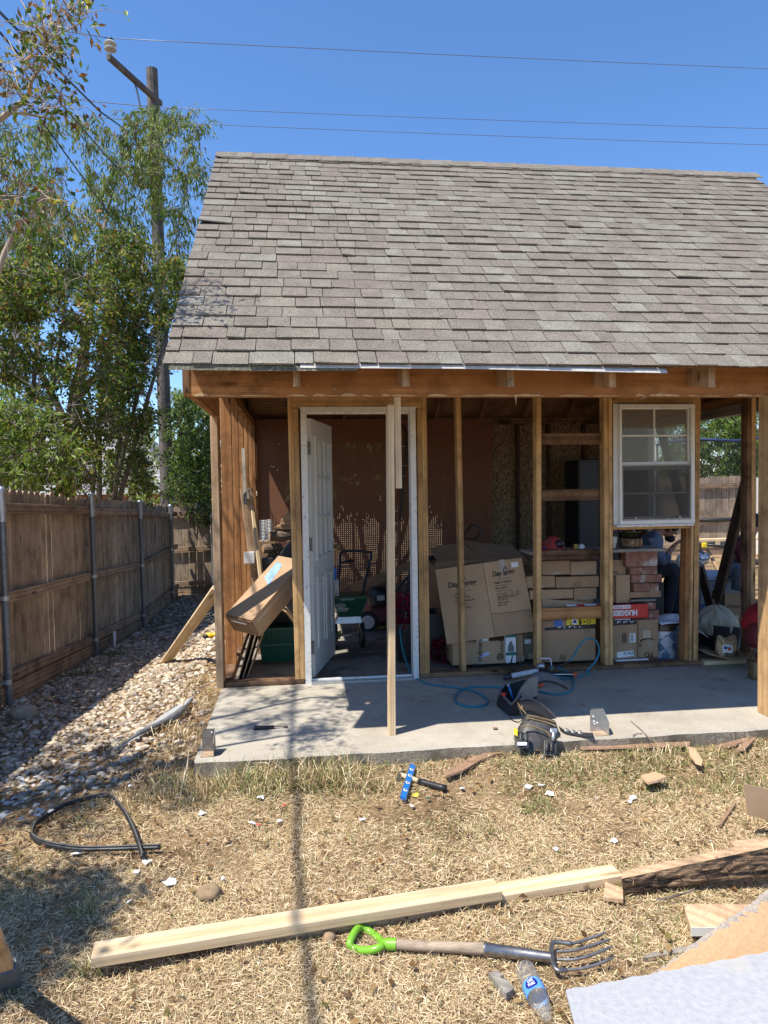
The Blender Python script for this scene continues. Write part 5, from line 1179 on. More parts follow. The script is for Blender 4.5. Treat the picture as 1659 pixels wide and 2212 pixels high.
# post brackets left on the slab where posts stood
def bracket(name,label,c,w,h,mat,extra):
    t_=thing(name,label,'bracket',c,'steel post brackets on the slab edge'); x,y,z=c; ch=.012
    MB().prism([(x-w/2,y,z),(x+w/2,y,z),(x+w/2,y,z+h),(x-w/2+ch,y,z+h),(x-w/2,y,z+h-ch)],(0,.003,0)).build('back_plate',mat,t_)
    MB().prism([(x+w/2,y-.001,z),(x+w/2,y-.001,z+h),(x+w/2,y-.055,z+h-.035),(x+w/2,y-.085,z+h-.055),(x+w/2,y-.085,z)],(.003,0,0)).build('side_plate',mat,t_)
    MB().box((x-w/2,y-.085,z-.001),(x+w/2-.001,y-.002,z+.003)).build('base_plate',plain('rusty_base',(.34,.24,.16),.9,var=.3,scale=40),t_)
    for dx,dz in extra: MB().tube([(x+dx,y-.001,z+dz),(x+dx,y-.006,z+dz)],.005,8).build('screw',MT['paper'],t_)
c=atZ(*ZB(1345,788),SLAB); bracket('post_bracket','bright galvanised post bracket on the slab beside the tool belt',(c.x+.005,c.y,SLAB+.001),.078,.135,MT['galv'],[(-.02,.09),(-.012,.045),(.005,.05),(-.015,.06)])
c=atZ(450,1632,SLAB); MT['oldgalv']=plain('dull_bracket_steel',(.22,.20,.17),.6,.5,.35,30,.1); bracket('post_bracket','dull rusty post bracket at the left front corner of the slab',(c.x-.005,c.y+.06,SLAB+.001),.072,.13,MT['oldgalv'],[(.02,.11)])
# rock, mud clods
def rock(name,label,cat,u,v,r,mat,sq=.7,z=None):
    g=atZ(u,v,0); g=atZ(u,v,gz(g.x,g.y)); g=atZ(u,v,gz(g.x,g.y)); tag(MB().ico((g.x,g.y,g.z+r*sq*.55),(r,r*.85,r*sq),2 if 'clod' in name else 3,.17 if 'clod' in name else .05).build(name,mat,None,True),label,cat)
rock('boulder','rounded grey-brown rock at the foot of the near fence','rock',52,1552,.10,plain('boulder_stone',(.30,.25,.18),.9,var=.3,scale=12,bmp=.5))
rock('mud_clod','hollow dried mud clod on the lawn left of the pale boards','clod',452,1940,.052,MT['clod'])
rock('mud_clod','small dried mud ball below the pale boards by the fork grip','clod',711,2034,.024,MT['clod'],.9)
# black edging strip curled on the lawn
E1=[(1040,567),(880,572),(700,578),(500,578),(300,545),(218,505),(208,470),(250,400),(400,305),(560,255),(680,232),(740,258),(800,330),(850,420),(890,520),(922,628)]
P=spline([atZ(*ZL(*p),.024+(.014 if i>11 else 0)) for i,p in enumerate(E1)],5); t_=thing('edging_strip','black flexible edging strip curled into a loop on the lawn','strip',(mid(P[0],P[30]).x,mid(P[0],P[30]).y,0))
MB().tube(P,.009,8).build('strip',MT['black'],t_,True); MB().tube([p+Vector((0,.004,.012)) for p in P],.0045,6).build('ridge',plain('worn_rubber',(.09,.085,.08),.6),t_,True)
# ladder leg at the lower left
lt,lb=atZ(-70,1900,.62),atZ(22,2120,.03); t_=thing('step_ladder','wooden step ladder leg with a grey plastic foot at the lower left edge','ladder',(lb.x,lb.y,0))
board('stile',lb+(lt-lb)*.12,lt+(lt-lb)*1.2,.052,.028,MT['cut'],t_,(.25,-1,.3),.002); board('foot',lb-(lt-lb)*.02,lb+(lt-lb)*.17,.066,.044,plain('grey_plastic',(.12,.13,.14),.4),t_,(.25,-1,.3),.006)
# leaning brace board, pvc stub, gloves, bits by the shed side
a_=atX(470,1272,-.68); g=atZ(355,1420,-.12); g=Vector((g.x,g.y,gz(g.x,g.y)+.01)); tag(board('brace_board',g,a_,.089,.038,MT['new'],None,(.3,-1,.2)),'pale board leaning from the gravel against the shed corner','board')
g=atX(248,1398,-2.30); tag(MB().tube([(g.x,g.y,gz(g.x,g.y)-.02),(g.x,g.y,gz(g.x,g.y)+.22)],.017,10).build('pipe_stub',MT['paper'],None,True),'short white plastic pipe standing at the foot of the fence','pipe')
c=atZ(452,1362,.02); c.z=gz(c.x,c.y); t_=thing('work_glove','yellow and black work glove on the stones by the shed corner','glove',tuple(c))
mb=MB(); mb.ico(c+Vector((.0,0,.035)),(.055,.04,.03),2,.12)
for k in range(4): mb.tube([c+Vector((.03,-.03+.02*k,.04)),c+Vector((.075,-.04+.026*k,.05)),c+Vector((.105,-.05+.03*k,.03))],[.013,.012,.007],7)
mb.build('glove',plain('glove_yellow',(.75,.46,.01),.6,var=.2),t_,True); MB().ico(c+Vector((-.035,-.025,.028)),(.032,.028,.028),2,.15).build('palm',MT['black'],t_,True)
def gzat(u,v):
    g=atZ(u,v,0)
    for _ in range(4): g=atZ(u,v,gz(g.x,g.y))
    return g
P=[gzat(*Z3(x,y))+Vector((0,0,.05)) for x,y in ((1160,1125),(1220,1112),(1290,1090),(1370,1085))]; tag(MB().tube(spline(P,4),[.022]*4+[.018]*6+[.012]*3,8).build('dead_branch',BARKL,None,True),'pale dead branch lying on the shaded gravel behind the leaning board','branch')
# grey plastic pipe and metal flashing on the gravel
def on(u,v,h): p=gzat(u,v); p.z+=h; return p
P=[on(250,1632,.035),on(300,1600,.045),on(350,1578,.055),on(385,1560,.06),on(415,1528,.06)]; tag(MB().tube(spline(P,4),[.010]*4+[.018]*6+[.026]*4+[.012]*3,10).build('plastic_pipe',plain('grey_pvc',(.16,.165,.17),.4),None,True),'grey torn plastic pipe lying on the gravel beside the slab','pipe')
tag(MB().prism([on(258,1628,.03),on(352,1560,.05),on(420,1520,.06),on(405,1534,.05),on(330,1588,.04)],(.0,.0,.004)).build('flashing_strip',plain('flashing',(.55,.56,.56),.4,.3,var=.1),None),'bent pale metal flashing strip under the grey pipe','strip')
tag(MB().tube([on(372,1588,.01),on(392,1552,.05),on(398,1530,.06)],[.006,.005,.003],6).build('dry_stick',MT['new'],None,True),'pale dry stick standing against the slab corner','stick')
tag(MB().tube([on(385,1730,.01),on(405,1690,.08),on(412,1655,.17)],[.005,.004,.002],6).build('dry_stick',BARKL,None,True),'bare twig standing in the grass at the left slab corner','stick')
# splintered brown siding strips along the slab edge
for (poly,lab) in (([(958,1672),(1000,1648),(1060,1625),(1095,1612),(1098,1622),(1040,1645),(1000,1668),(965,1680)],'long splintered brown strip in the grass left of the leather pouch'),
    ([(1250,1614),(1360,1611),(1490,1606),(1490,1612),(1370,1617),(1255,1620)],'thin brown strip lying along the slab edge by the bright bracket'),
    ([(1486,1617),(1500,1620),(1518,1648),(1516,1655),(1502,1650),(1490,1635)],'short rounded brown chip standing in the grass'),
    ([(1588,1624),(1632,1582),(1648,1575),(1645,1585),(1610,1622)],'brown strip in the grass near the porch post'),
    ([(1545,1615),(1600,1600),(1628,1592),(1628,1597),(1590,1612)],'narrow dark brown strip behind the strip by the porch post'),
    ([(1548,1790),(1585,1737),(1591,1739),(1560,1785)],'dark red-brown stick on the lawn at the right'),
    ([(1384,1680),(1415,1672),(1440,1682),(1420,1690),(1400,1695)],'torn tan cardboard scrap lying in the right of the lawn')):
    tag(MB().prism([atZ(u,v,.060 if v < 1700 else .03) for u,v in poly],(.004,.006,.010)).build('siding_strip',MT['rust'] if 'tan' not in lab else MT['card2'],None),lab,'scrap')
# paper and foil scraps
def scrap(u,v,r,lab,mat,kind='paper_scrap',cat='scrap'):
    r*=.78; g=on(u,v,.012); mb=MB(); rs=random.Random(int(u*7+v)); n=7
    ring_=[(r*rs.uniform(.6,1.25)*math.cos(6.283*k/n),r*rs.uniform(.5,1.0)*math.sin(6.283*k/n),rs.uniform(0,.016)) for k in range(n)]
    vs=[(0,0,.012)]+ring_; mb.add([Vector(p)+g for p in vs],[(0,k+1,(k+1)%n+1) for k in range(n)]); mb.add([Vector(p)+g-Vector((0,0,.0015)) for p in vs],[(0,(k+1)%n+1,k+1) for k in range(n)])
    tag(mb.build(kind,mat,None),lab,cat,'paper and foil scraps on the lawn')
MT['foil']=plain('clear_wrap',(.62,.63,.64),.25,var=.15,bmp=.2)
for (u,v,r,lab,mt) in ((*ZL(490,633),.032,'white paper scrap just below the black strip loop','paper'),(*ZL(955,685),.030,'crumpled white paper at the cut end of the black strip','paper'),(*ZL(880,750),.022,'small white scrap at the tip of the tree shadow','paper'),(*ZL(842,945),.018,'round white scrap right of the tree shadow','paper'),
    (*ZL(1105,815),.040,'clear plastic wrap left of the mud clod','foil'),(*ZL(1443,800),.016,'grey flake above the mud clod','foil'),(*ZL(850,190),.028,'white plastic scrap in the grass behind the black loop','paper'),(*ZM(585,697),.030,'large white paper scrap in front of the slab','paper'),(*ZM(530,842),.024,'white tissue beside the red scrap','paper'),(*ZM(575,858),.016,'red wrapper scrap beside the white tissue','red'),
    (*ZM(688,838),.018,'pale scrap right of the red wrapper','foil'),(*ZM(240,790),.030,'grey crumpled foil at the left of the lawn','foil'),(*ZM(720,738),.014,'small red flake near the slab','red'),(*ZM(1450,745),.022,'white flake below the blue level','paper'),(*ZM(1165,826),.022,'white curl in the middle of the lawn','paper'),(*ZM(380,948),.016,'upright cream chip above the mud clod','card2'),
    (*ZB(195,1310),.020,'white chip right of the hammer','paper'),(*ZB(950,1360),.034,'white painted splinter below the leather pouch','paper'),(*ZB(770,1290),.034,'pale shredded paper left of the white splinter','foil'),(*ZB(880,1285),.030,'pale shredded paper above the white splinter','foil'),(*ZC(460,870),.016,'tiny white chip in the right of the lawn','paper'),(*ZC(490,845),.036,'clear film scrap in the right of the lawn','foil'),(*ZC(330,1220),.022,'white scrap above the lower pale board','paper'),(1200,1843,.02,'white bud-like scrap at the lawn centre right','paper'),
    (*ZM(1470,680),.024,'yellow green leaf beside the lower end of the level','yellow'),(*ZM(1545,705),.020,'green leaf right of the lower end of the level','tote'),(*Z3(575,1440),.05,'white paper lying on the shaded gravel by the fence','paper'),(*Z3(1310,925),.06,'white paper at the far end of the gravel','paper'),(*Z3(440,1440),.03,'grey scrap beside the white paper on the gravel','foil')):
    scrap(u,v,r,lab,MT[mt],'leaf_scrap' if 'leaf' in lab else 'paper_scrap')
rs=random.Random(5)
X=np.array([rs.uniform(-1.9,-1.25) for _ in range(60)]); Y=np.array([rs.uniform(3.55,4.15) for _ in range(60)]); n=60
blades('plastic_shreds', np.stack([X,Y,ground_h(X,Y)+.03],1), unit(np.stack([np.random.normal(0,1,n),np.random.normal(0,1,n),np.random.normal(0,.2,n)],1)), unit(np.stack([np.random.normal(0,.3,n),np.random.normal(0,.3,n),np.ones(n)],1)), np.random.uniform(.03,.07,n), np.random.uniform(.015,.035,n), np.tile([(.66,.70,.76)],(n,1)), MT['leaf'])['kind']='stuff'
# twigs and leaves on the slab
for k,(a,b,lab) in enumerate((((1362,1557),(1408,1600),'long thin twig on the slab right of the bright bracket'),((1366,1588),(1388,1585),'short twig on the slab below the long twig'),((603,1515),(625,1510),'small twig in the sun on the slab'),((740,1498),(752,1490),'short dark twig on the shaded slab'))):
    a_,b_=atZ(*a,SLAB+.004),atZ(*b,SLAB+.004); tag(MB().tube([a_,a_.lerp(b_,.5)+Vector((.004,.01,.004)),b_],.0025,5).build('twig',BARK,None),lab,'twig')
scr=[(1070,1575),(1262,1524),(1280,1522)]
for (u,v,r,lab) in ((1070,1575,.02,'orange leaf scrap on the sunlit slab left of the pouch'),(1258,1524,.014,'dark dry leaf on the shaded slab behind the bracket')):
    g=atZ(u,v,SLAB+.004); mb=MB(); mb.ico(g+Vector((0,0,.006)),(r,r*.7,.007),1,.3); tag(mb.build('dry_leaf',MT['rust'],None),lab,'leaf')
# ---------------------------------------------------------------- what stands in the shed
RX_, UZ, FY = Vector((1,0,0)), Vector((0,0,1)), Vector((0,-1,0))
def carton(name,label,cat,u0,v0,u1,v1,Y,depth,mat,z0=None,z1=None,group=None,rot=0.0,flaps=True):
    """box whose front face spans the photo rectangle at distance Y"""
    a,b=atY(u0,v1,Y),atY(u1,v0,Y); za=z0 if z0 is not None else a.z; zb=z1 if z1 is not None else b.z
    t_=thing(name,label,cat,((a.x+b.x)/2,Y+depth/2,za),group)
    g=.004; mb=MB().box((a.x+.001,Y,za+.001),(b.x-.001,Y+depth,zb-.003)); mb.build('carton_body',mat,t_,bevel=.004)
    if flaps:
        ym=Y+depth/2
        MB().box((a.x+.003,Y+.002,zb-.003),(b.x-.003,ym-.003,zb)).build('flap',mat,t_); MB().box((a.x+.003,ym+.003,zb-.003),(b.x-.003,Y+depth-.002,zb)).build('flap',mat,t_)
        MB().box(((a.x+b.x)/2-.035,Y-.0012,za+.002),((a.x+b.x)/2+.035,Y-.0002,za+(zb-za)*.22)).build('tape',MT['tape'],t_)
    return t_,(a.x,b.x,za,zb)
def ftext(s,par,u,v,Y,w,h=None,mat=None,up=UZ,right=RX_,bold=.01,off=.0025,shear=0.0):
    c=atY(u,v,Y-off); return lettering(s,par,c,right,up,w,h,mat,bold,shear=shear)
# --- left bay: long carton, tote, leaning sheets, planks, logs
A_,B_=atY(*Z5(330,755),5.50),atY(*Z5(700,330),5.98); ax=(B_-A_); LB=ax.length; ax.normalize(); A2=A_-ax*.02
side=Vector((.10,.85,.52)); side=(side-ax*side.dot(ax)).normalized(); upv=ax.cross(side); 
if upv.z<0: upv=-upv
LM=Matrix(((ax.x,side.x,upv.x,A2.x),(ax.y,side.y,upv.y,A2.y),(ax.z,side.z,upv.z,A2.z),(0,0,0,1)))
t_=thing('long_carton','long taped cardboard carton leaning upwards in the left bay, blue print on top','carton',tuple(A2-Vector((0,0,.2))))
obj('carton_body',MB().hexa([(0,-.13,-.10),(LB,-.13,-.10),(LB,.125,-.10),(0,.125,-.10),(-.02,-.13,.085),(LB,-.13,.085),(LB,.125,.085),(-.02,.125,.085)]).mesh('carton_body'),MT['card'],t_,LM)
obj('end_flap',MB().hexa([(-.006,-.125,-.085),(-.002,-.125,-.085),(-.002,.12,-.085),(-.006,.12,-.085),(-.034,-.125,.08),(-.030,-.125,.08),(-.030,.12,.08),(-.034,.12,.08)]).mesh('end_flap'),MT['cardD'],t_,LM)
obj('label',MB().hexa([(-.009,-.06,-.05),(-.0065,-.06,-.05),(-.0065,.08,-.05),(-.009,.08,-.05),(-.029,-.06,.045),(-.0265,-.06,.045),(-.0265,.08,.045),(-.029,.08,.045)]).mesh('label'),MT['paper'],t_,LM)
obj('tape',MB().box((.02,-.1315,.02),(LB-.02,-.1302,.05)).mesh('tape'),MT['tape'],t_,LM); obj('tape',MB().box((LB*.62,-.1325,-.085),(LB*.66,-.1304,.08)).mesh('tape'),MT['tape'],t_,LM)
pp=obj('blue_print',MB().prism([(LB*.50,-.02,.0855),(LB*.86,.02,.0855),(LB*.90,.09,.0855),(LB*.62,.08,.0855)],(0,0,.0012)).mesh('blue_print'),plain('blue_sky_print',(.22,.36,.72),.5,var=.5,scale=16,bmp=0),t_,LM)
# green tote with lid ribs
u0,v0=Z5(430,790); u1,v1=Z5(712,1045); a,b=atY(u0,v1,6.08),atY(u1,v0,6.08)
t_=thing('storage_tote','green plastic storage tote on the floor of the left bay','tote',((a.x+b.x)/2,6.25,SLAB)); x0,x1,z1=a.x,b.x,b.z
MB().hexa([(x0+.03,6.12,SLAB+.002),(x1-.03,6.12,SLAB+.002),(x1-.03,6.45,SLAB+.002),(x0+.03,6.45,SLAB+.002),(x0,6.09,z1-.03),(x1,6.09,z1-.03),(x1,6.48,z1-.03),(x0,6.48,z1-.03)]).build('tub',MT['tote'],t_)
MB().box((x0-.012,6.07,z1-.03),(x1+.012,6.50,z1)).build('lid',MT['tote'],t_,bevel=.006)
for f in (.06,.28,.36,.58,.66,.92):
    xx=x0+(x1-x0)*f; MB().prism([(xx,6.090,z1-.031),(xx+.012,6.090,z1-.031),(xx+.010,6.105,z1-.19),(xx+.002,6.105,z1-.19)],(0,-.014,0)).build('rib',MT['tote'],t_)
MB().box((x0-.005,6.073,z1-.16),(x1+.005,6.083,z1-.135)).build('rim',MT['tote'],t_)
# flattened sheets leaning against the studs
for k,(xa,xb,lab) in enumerate(((-.50,-.41,'outer flattened cardboard sheet leaning in the left bay'),(-.47,-.375,'middle flattened cardboard sheet leaning in the left bay'),(-.44,-.33,'inner flattened cardboard sheet leaning in the left bay'))):
    y0=5.52+.03*k; p=[(xa,y0,SLAB+.002),(xa+.03,y0+.62,SLAB+.002),(xb+.09,y0+.62,.66-.03*k),(xb+.06,y0,.63-.03*k)]
    tag(MB().prism(p,(.006,0,0)).build('cardboard_sheet',[MT['cardD'],MT['card2'],MT['card']][k],None),lab,'cardboard sheet')
P=[atY(*Z5(x,y),6.02) for x,y in ((480,800),(530,700),(590,655),(640,690),(700,770))]; d=Vector((0,.35,0)); mb=MB()
mb.sheet(lambda u,v: P[min(int(u*4),3)].lerp(P[min(int(u*4)+1,4)],u*4-min(int(u*4),3))+d*v,4,1,.006); tag(mb.build('folded_cardboard',MT['card2'],None),'bent cardboard sheet folded over the top of the green tote','cardboard sheet')
tag(MB().prism([atY(*Z5(x,y),5.98) for x,y in ((545,650),(600,535),(645,575),(635,600))],(.0,.03,0)).build('cardboard_flap',MT['card2'],None),'small torn cardboard flap with a white label above the tote','cardboard flap')
# leaning planks with scraps nailed on
def q4(z,pts,Y,th,name,mat,lab,cat): return tag(MB().prism([atY(*z(x,y),Y) for x,y in pts],(0,th,0)).build(name,mat,None),lab,cat)
p0,p1=atY(*Z5(430,470),6.22),atY(*Z4(345,985),6.20); t_=thing('leaning_plank','pale plank with two short blocks nailed on, leaning on the left wall studs','plank',(p0.x,p0.y,SLAB))
pl0=p0+(p0-p1)*.9; pl0.z=max(pl0.z,SLAB+.01); board('plank',pl0,p1+(p1-p0)*.05,.105,.022,MT['cut'],t_,(.2,-1,.15)); 
mb=MB(); 
for (xa,ya,xb,yb,Y) in ((322,960,368,1030,6.185),(328,1418,405,1505,6.19)):
    a,b=atY(*Z4(xa,yb),Y),atY(*Z4(xb,ya),Y); MB().box((a.x,Y-.035,a.z),(b.x,Y,b.z)).build('block',MT['white'] if ya>1200 else MT['grey'],t_,bevel=.003)
a,b=atY(*Z4(332,960),6.10),atY(*Z4(320,655),6.25); tag(board('thin_strip',a-(b-a)*.35,b,.028,.012,MT['grey'],None,(.2,-1,.1)),'thin grey strip leaning on the studs above the pale plank','strip')
a,b=atY(*Z4(470,1800),5.9),atY(*Z4(385,1080),6.2); tag(board('thin_strip',a,b,.03,.014,MT['new'],None,(.6,-1,.1)),'thin pale strip leaning beside the wide plank','strip')
# black case carrying split logs and bark, roll of wire mesh
a,b=atY(*Z4(445,1640),6.30),atY(*Z4(700,1480),6.30)
t_=thing('plastic_case','black plastic case tilted behind the long carton under the split logs','case',((a.x+b.x)/2+.0,6.45,a.z))
cs_=[atY(*Z4(x,y),6.25) for x,y in ((450,1560),(455,1470),(560,1460),(690,1330),(690,1560))]; MB().prism(cs_,(0,.34,0)).build('case',MT['black'],t_,bevel=.01); MB().box((cs_[0].x+.02,6.32,SLAB),(cs_[4].x-.01,6.55,cs_[0].z+.001)).build('base',MT['black'],t_)
MT['barkr']=plain('rough_bark',(.16,.115,.08),.95,var=.5,scale=35,bmp=1.0); MT['split']=wood('split_wood',(.62,.40,.22),(.42,.24,.12),.2,axis=0)
def log(pts,Y,r,lab,zf=Z4):
    a,b=atY(*zf(*pts[0]),Y),atY(*zf(*pts[1]),Y+.05); t_=thing('split_log',lab,'firewood',((a.x+b.x)/2,Y,min(a.z,b.z)-r)); rs=random.Random(int(r*1e4)); P=[a.lerp(b,k/7) for k in range(8)]
    mb=MB(); mb.tube([p+Vector((0,rs.uniform(-.004,.004),rs.uniform(-.006,.006))) for p in P],[r*rs.uniform(.85,1.1) for _ in P],11); mb.build('bark',MT['barkr'],t_)
    d=(b-a).normalized()
    for e,s_ in ((a,-1),(b,1)): MB().tube([e+d*s_*.0005,e+d*s_*.006],[r*.86,r*.8],11).build('cut_end',MT['split'],t_)
log(((520,1300),(700,1290)),6.33,.055,'upper bark-covered split log on the black case'); log(((470,1400),(600,1385)),6.35,.038,'lower weathered split log on the black case')
tag(MB().prism([atY(*Z4(x,y),6.30) for x,y in ((592,1220),(602,1180),(655,1125),(700,1165),(700,1222))],(0,.10,0)).build('wood_wedge',MT['split'],None,bevel=.004),'pale split wedge of firewood on top of the logs','firewood')
tag(MB().prism([atY(*Z4(x,y),6.31) for x,y in ((545,1250),(575,1222),(690,1228),(690,1255))],(0,.09,0)).build('wood_slab',MT['split'],None,bevel=.004),'flat reddish slab of firewood under the wedge','firewood')
mb=MB(); c=atY(*Z4(490,1262),6.5)
for k in range(15):
    zz=c.z-.09+.013*k; mb.tube([c+Vector((.058*math.cos(a),.058*math.sin(a),zz-c.z)) for a in np.linspace(0,6.28,15)],.0012,3,cap=False)
for k in range(24):
    a=6.283*k/24; mb.tube([c+Vector((.058*math.cos(a),.058*math.sin(a),-.09)),c+Vector((.058*math.cos(a),.058*math.sin(a),.095))],.0012,3,cap=False)
tag(mb.build('wire_mesh_roll',MT['galv'],None),'roll of fine wire mesh standing behind the logs in the left bay','wire mesh')
tag(MB().box((c.x-.09,c.y-.09,SLAB),(c.x+.09,c.y+.10,c.z-.092)).build('dark_crate',MT['cardD'],None),'dark carton under the roll of wire mesh','carton')
P=[atY(*Z4(x,y),6.27) for x,y in ((455,1375),(470,1340),(500,1290),(540,1255))]; tag(MB().tube(spline(P,4),.004,5).build('loose_wire',MT['galv'],None,True),'bent loose wire hanging by the logs','wire')
# --- doorway: spreader, mower, leaning cardboard, cables
SY=6.45; h0,h1=Z5(985,560),Z5(1238,725); a,b=atY(h0[0],h1[1],SY),atY(h1[0],h0[1],SY)
t_=thing('lawn_spreader','dark green push spreader with white lettering just inside the doorway','spreader',((a.x+b.x)/2,SY,SLAB)); w=b.x-a.x
MB().hexa([(a.x+.05,SY+.03,a.z),(b.x-.06,SY+.03,a.z),(b.x-.06,SY+.20,a.z),(a.x+.05,SY+.20,a.z),(a.x,SY-.02,b.z-.012),(b.x,SY-.02,b.z-.012),(b.x,SY+.28,b.z-.012),(a.x,SY+.28,b.z-.012)]).build('hopper',MT['scotts'],t_,bevel=.008)
MB().box((a.x-.01,SY-.032,b.z-.022),(b.x+.01,SY+.292,b.z)).build('hopper_rim',MT['scotts'],t_,bevel=.006)
hop=t_
nf=Vector((0,-1,-.42)).normalized(); upf=Vector((0,-.30,1)).normalized()
def on_hop(u,v): 
    p=atY(u,v,SY-.03); f=(b.z-p.z)/max(b.z-a.z,.01); p.y=SY-.020+.05*f-.006; return p
for s,x,y,w_,m_ in (('Scotts',1045,637,.055,'paper'),('Turf Builder',1050,662,.135,'paper'),('EDGEGUARD MINI',1050,679,.11,'paper')):
    lettering(s,hop,on_hop(*Z5(x,y)),RX_,upf,w_*1.0,None,MT[m_],.015)
mb=MB(); c=on_hop(*Z5(1045,637)); mb.tube([c+Vector((.042*math.cos(t),.0,.017*math.sin(t))) for t in np.linspace(0,6.28,25)],.0018,4,cap=False); mb.build('logo_ring',MT['paper'],hop)
c=on_hop(*Z5(1092,585)); patch('label',hop,c,RX_,upf,.12,.028,plain('teal_label',(.30,.45,.42),.5,var=.3,bmp=0))
MB().hexa([(a.x+.02,SY+.02,a.z-.06),(b.x-.05,SY+.02,a.z-.06),(b.x-.05,SY+.2,a.z-.06),(a.x+.02,SY+.2,a.z-.06),(a.x+.05,SY+.03,a.z-.002),(b.x-.06,SY+.03,a.z-.002),(b.x-.06,SY+.20,a.z-.002),(a.x+.05,SY+.20,a.z-.002)]).build('skirt',MT['galv'],t_)
for x in (b.x-.045,a.x+.02):
    mb=MB(); wz=SLAB+.115; pr=[(.085,-.022),(.115,-.022),(.122,-.012),(.122,.012),(.115,.022),(.085,.022)]
    mb.lathe(pr,22,M=T((x,SY+.10,wz))@Matrix.Rotation(R(90),4,'Y'),close=False); mb.lathe([(.084,-.012),(.03,-.018),(.03,.018),(.084,.012)],22,M=T((x,SY+.10,wz))@Matrix.Rotation(R(90),4,'Y')); mb.build('wheel',MT['black'],t_,True,angle=40)
HP=[atY(*Z5(x,y),Yy) for x,y,Yy in ((1022,560,SY+.1),(1035,330,SY+.28),(1045,250,SY+.36),(1070,230,SY+.38),(1240,235,SY+.38),(1266,258,SY+.36),(1240,380,SY+.26),(1205,545,SY+.1))]; MB().tube(spline(HP,4),.0125,8).build('handle',MT['black'],t_,True)
MB().tube([HP[1]+Vector((.02,0,.02)),atY(*Z5(1140,298),SY+.30)],.012,6).build('lever',MT['black'],t_,True)
MB().tube([(a.x+.02,SY+.10,SLAB+.115),(b.x-.045,SY+.10,SLAB+.115)],.008,8).build('axle',MT['galv'],t_,True)
MB().prism([atY(*Z5(x,y),SY+.22) for x,y in ((1000,830),(1045,818),(1040,880),(1000,892))],(0,.004,0)).build('reflector',plain('lime_sheet',(.45,.62,.10),.4,var=.2),t_)
t_=thing('gas_mower','dark lawn mower with a white-rimmed wheel in the shadow behind the spreader','mower',tuple(atZ(*Z5(1400,840),SLAB))); MY=7.3
a,b=atY(*Z5(1230,735),MY),atY(*Z5(1600,640),MY); MB().hexa([(a.x,MY,a.z-.05),(b.x,MY,a.z-.05),(b.x,MY+.5,a.z-.05),(a.x,MY+.5,a.z-.05),(a.x+.06,MY+.05,b.z),(b.x-.04,MY+.05,b.z),(b.x-.04,MY+.45,b.z),(a.x+.06,MY+.45,b.z)]).build('deck',plain('dark_red_deck',(.10,.012,.010),.5),t_,bevel=.02)
a2,b2=atY(*Z5(1270,640),MY+.1),atY(*Z5(1420,470),MY+.1); MB().lathe([(.13,0),(.14,.06),(.13,.15),(.09,.19),(.03,.2)],18,M=T(((a2.x+b2.x)/2,MY+.22,b.z-.005))).build('engine',MT['black'],t_,True,angle=40)
MB().box(((a2.x+b2.x)/2-.05,MY+.06,b.z+.06),((a2.x+b2.x)/2+.03,MY+.09,b.z+.12)).build('carburettor',MT['galv'],t_,bevel=.006)
for (x,y) in ((1545,675),(1240,760)):
    c=atY(*Z5(x,y),MY-.05); c.z=max(c.z,SLAB+.11); mb=MB(); Mw=T((c.x,c.y,c.z if y<700 else SLAB+.1))@Matrix.Rotation(R(90),4,'X'); wh=MB().lathe([(.06,-.03),(.10,-.03),(.108,-.015),(.108,.015),(.10,.03),(.06,.03)],22,M=Mw).build('wheel',MT['black'],t_,True,angle=40)
    MB().lathe([(.02,.031),(.055,.034),(.07,.0315),(.07,.036),(.055,.040),(.02,.036)],22,M=Mw).build('rim',MT['paper'],wh,True,angle=40)
MB().tube(spline([atY(*Z5(x,y),MY+.4) for x,y in ((1430,560),(1520,440),(1640,330),(1680,320))],4),.014,7).build('handle',MT['black'],t_,True)
tag(MB().prism([atY(*Z5(x,y),7.9) for x,y in ((1105,490),(1200,440),(1390,380),(1600,275),(1600,345),(1400,440),(1150,560))],(0,.02,0)).build('cardboard_strip',MT['cardD'],None),'long brown cardboard strip slanting behind the spreader handle','cardboard strip')
tag(MB().tube(spline([atZ(*Z5(x,y),SLAB+.012) for x,y in ((1190,735),(1230,775),(1300,795),(1400,792),(1480,780))],5),.009,6).build('extension_lead',plain('yellow_cord',(.62,.42,.05),.5),None,True),'yellow extension cord on the floor behind the spreader','cord')
for k,(pts,lab) in enumerate(((((1230,830),(1330,838),(1420,820),(1470,835)),'pale tangled rope on the doorway floor, nearer strand'),(((1210,880),(1290,885),(1400,865)),'thin metal rod on the doorway floor'))):
    tag(MB().tube(spline([atZ(*Z5(x,y),SLAB+.012) for x,y in pts],6),.010-.004*k,6).build('rope' if k==0 else 'rod',MT['greyfab'] if k==0 else MT['galv'],None,True),lab,'rope' if k==0 else 'rod')
tag(MB().tube(spline([atY(*Z4(x,y),9.2) for x,y in ((1490,480),(1520,520),(1530,620),(1522,760),(1500,900),(1495,1050),(1480,1180))],5),.017,6).build('black_hose',MT['black'],None,True),'black hose hanging on the pegboard right of the doorway','hose')
for (x,y) in ((1500,640),(1505,785),(1505,860)): tag(MB().tube([atY(*Z4(x-15,y),9.15),atY(*Z4(x+18,y-2),9.15),atY(*Z4(x+20,y),9.245)],.006,5).build('peg_hook',MT['galv'],None,True),{640:'highest metal hook on the pegboard by the black hose',785:'middle metal hook on the pegboard by the black hose',860:'lowest metal hook on the pegboard by the black hose'}[y],'hook','pegboard hooks')
c=atY(*Z5(1000,400),6.35); tag(MB().ico(c,(.02,.03,.06),2,.1).build('work_gloves',MT['blue'],None,True),'dark blue glove hanging on the free edge of the door','glove')
mb=MB()
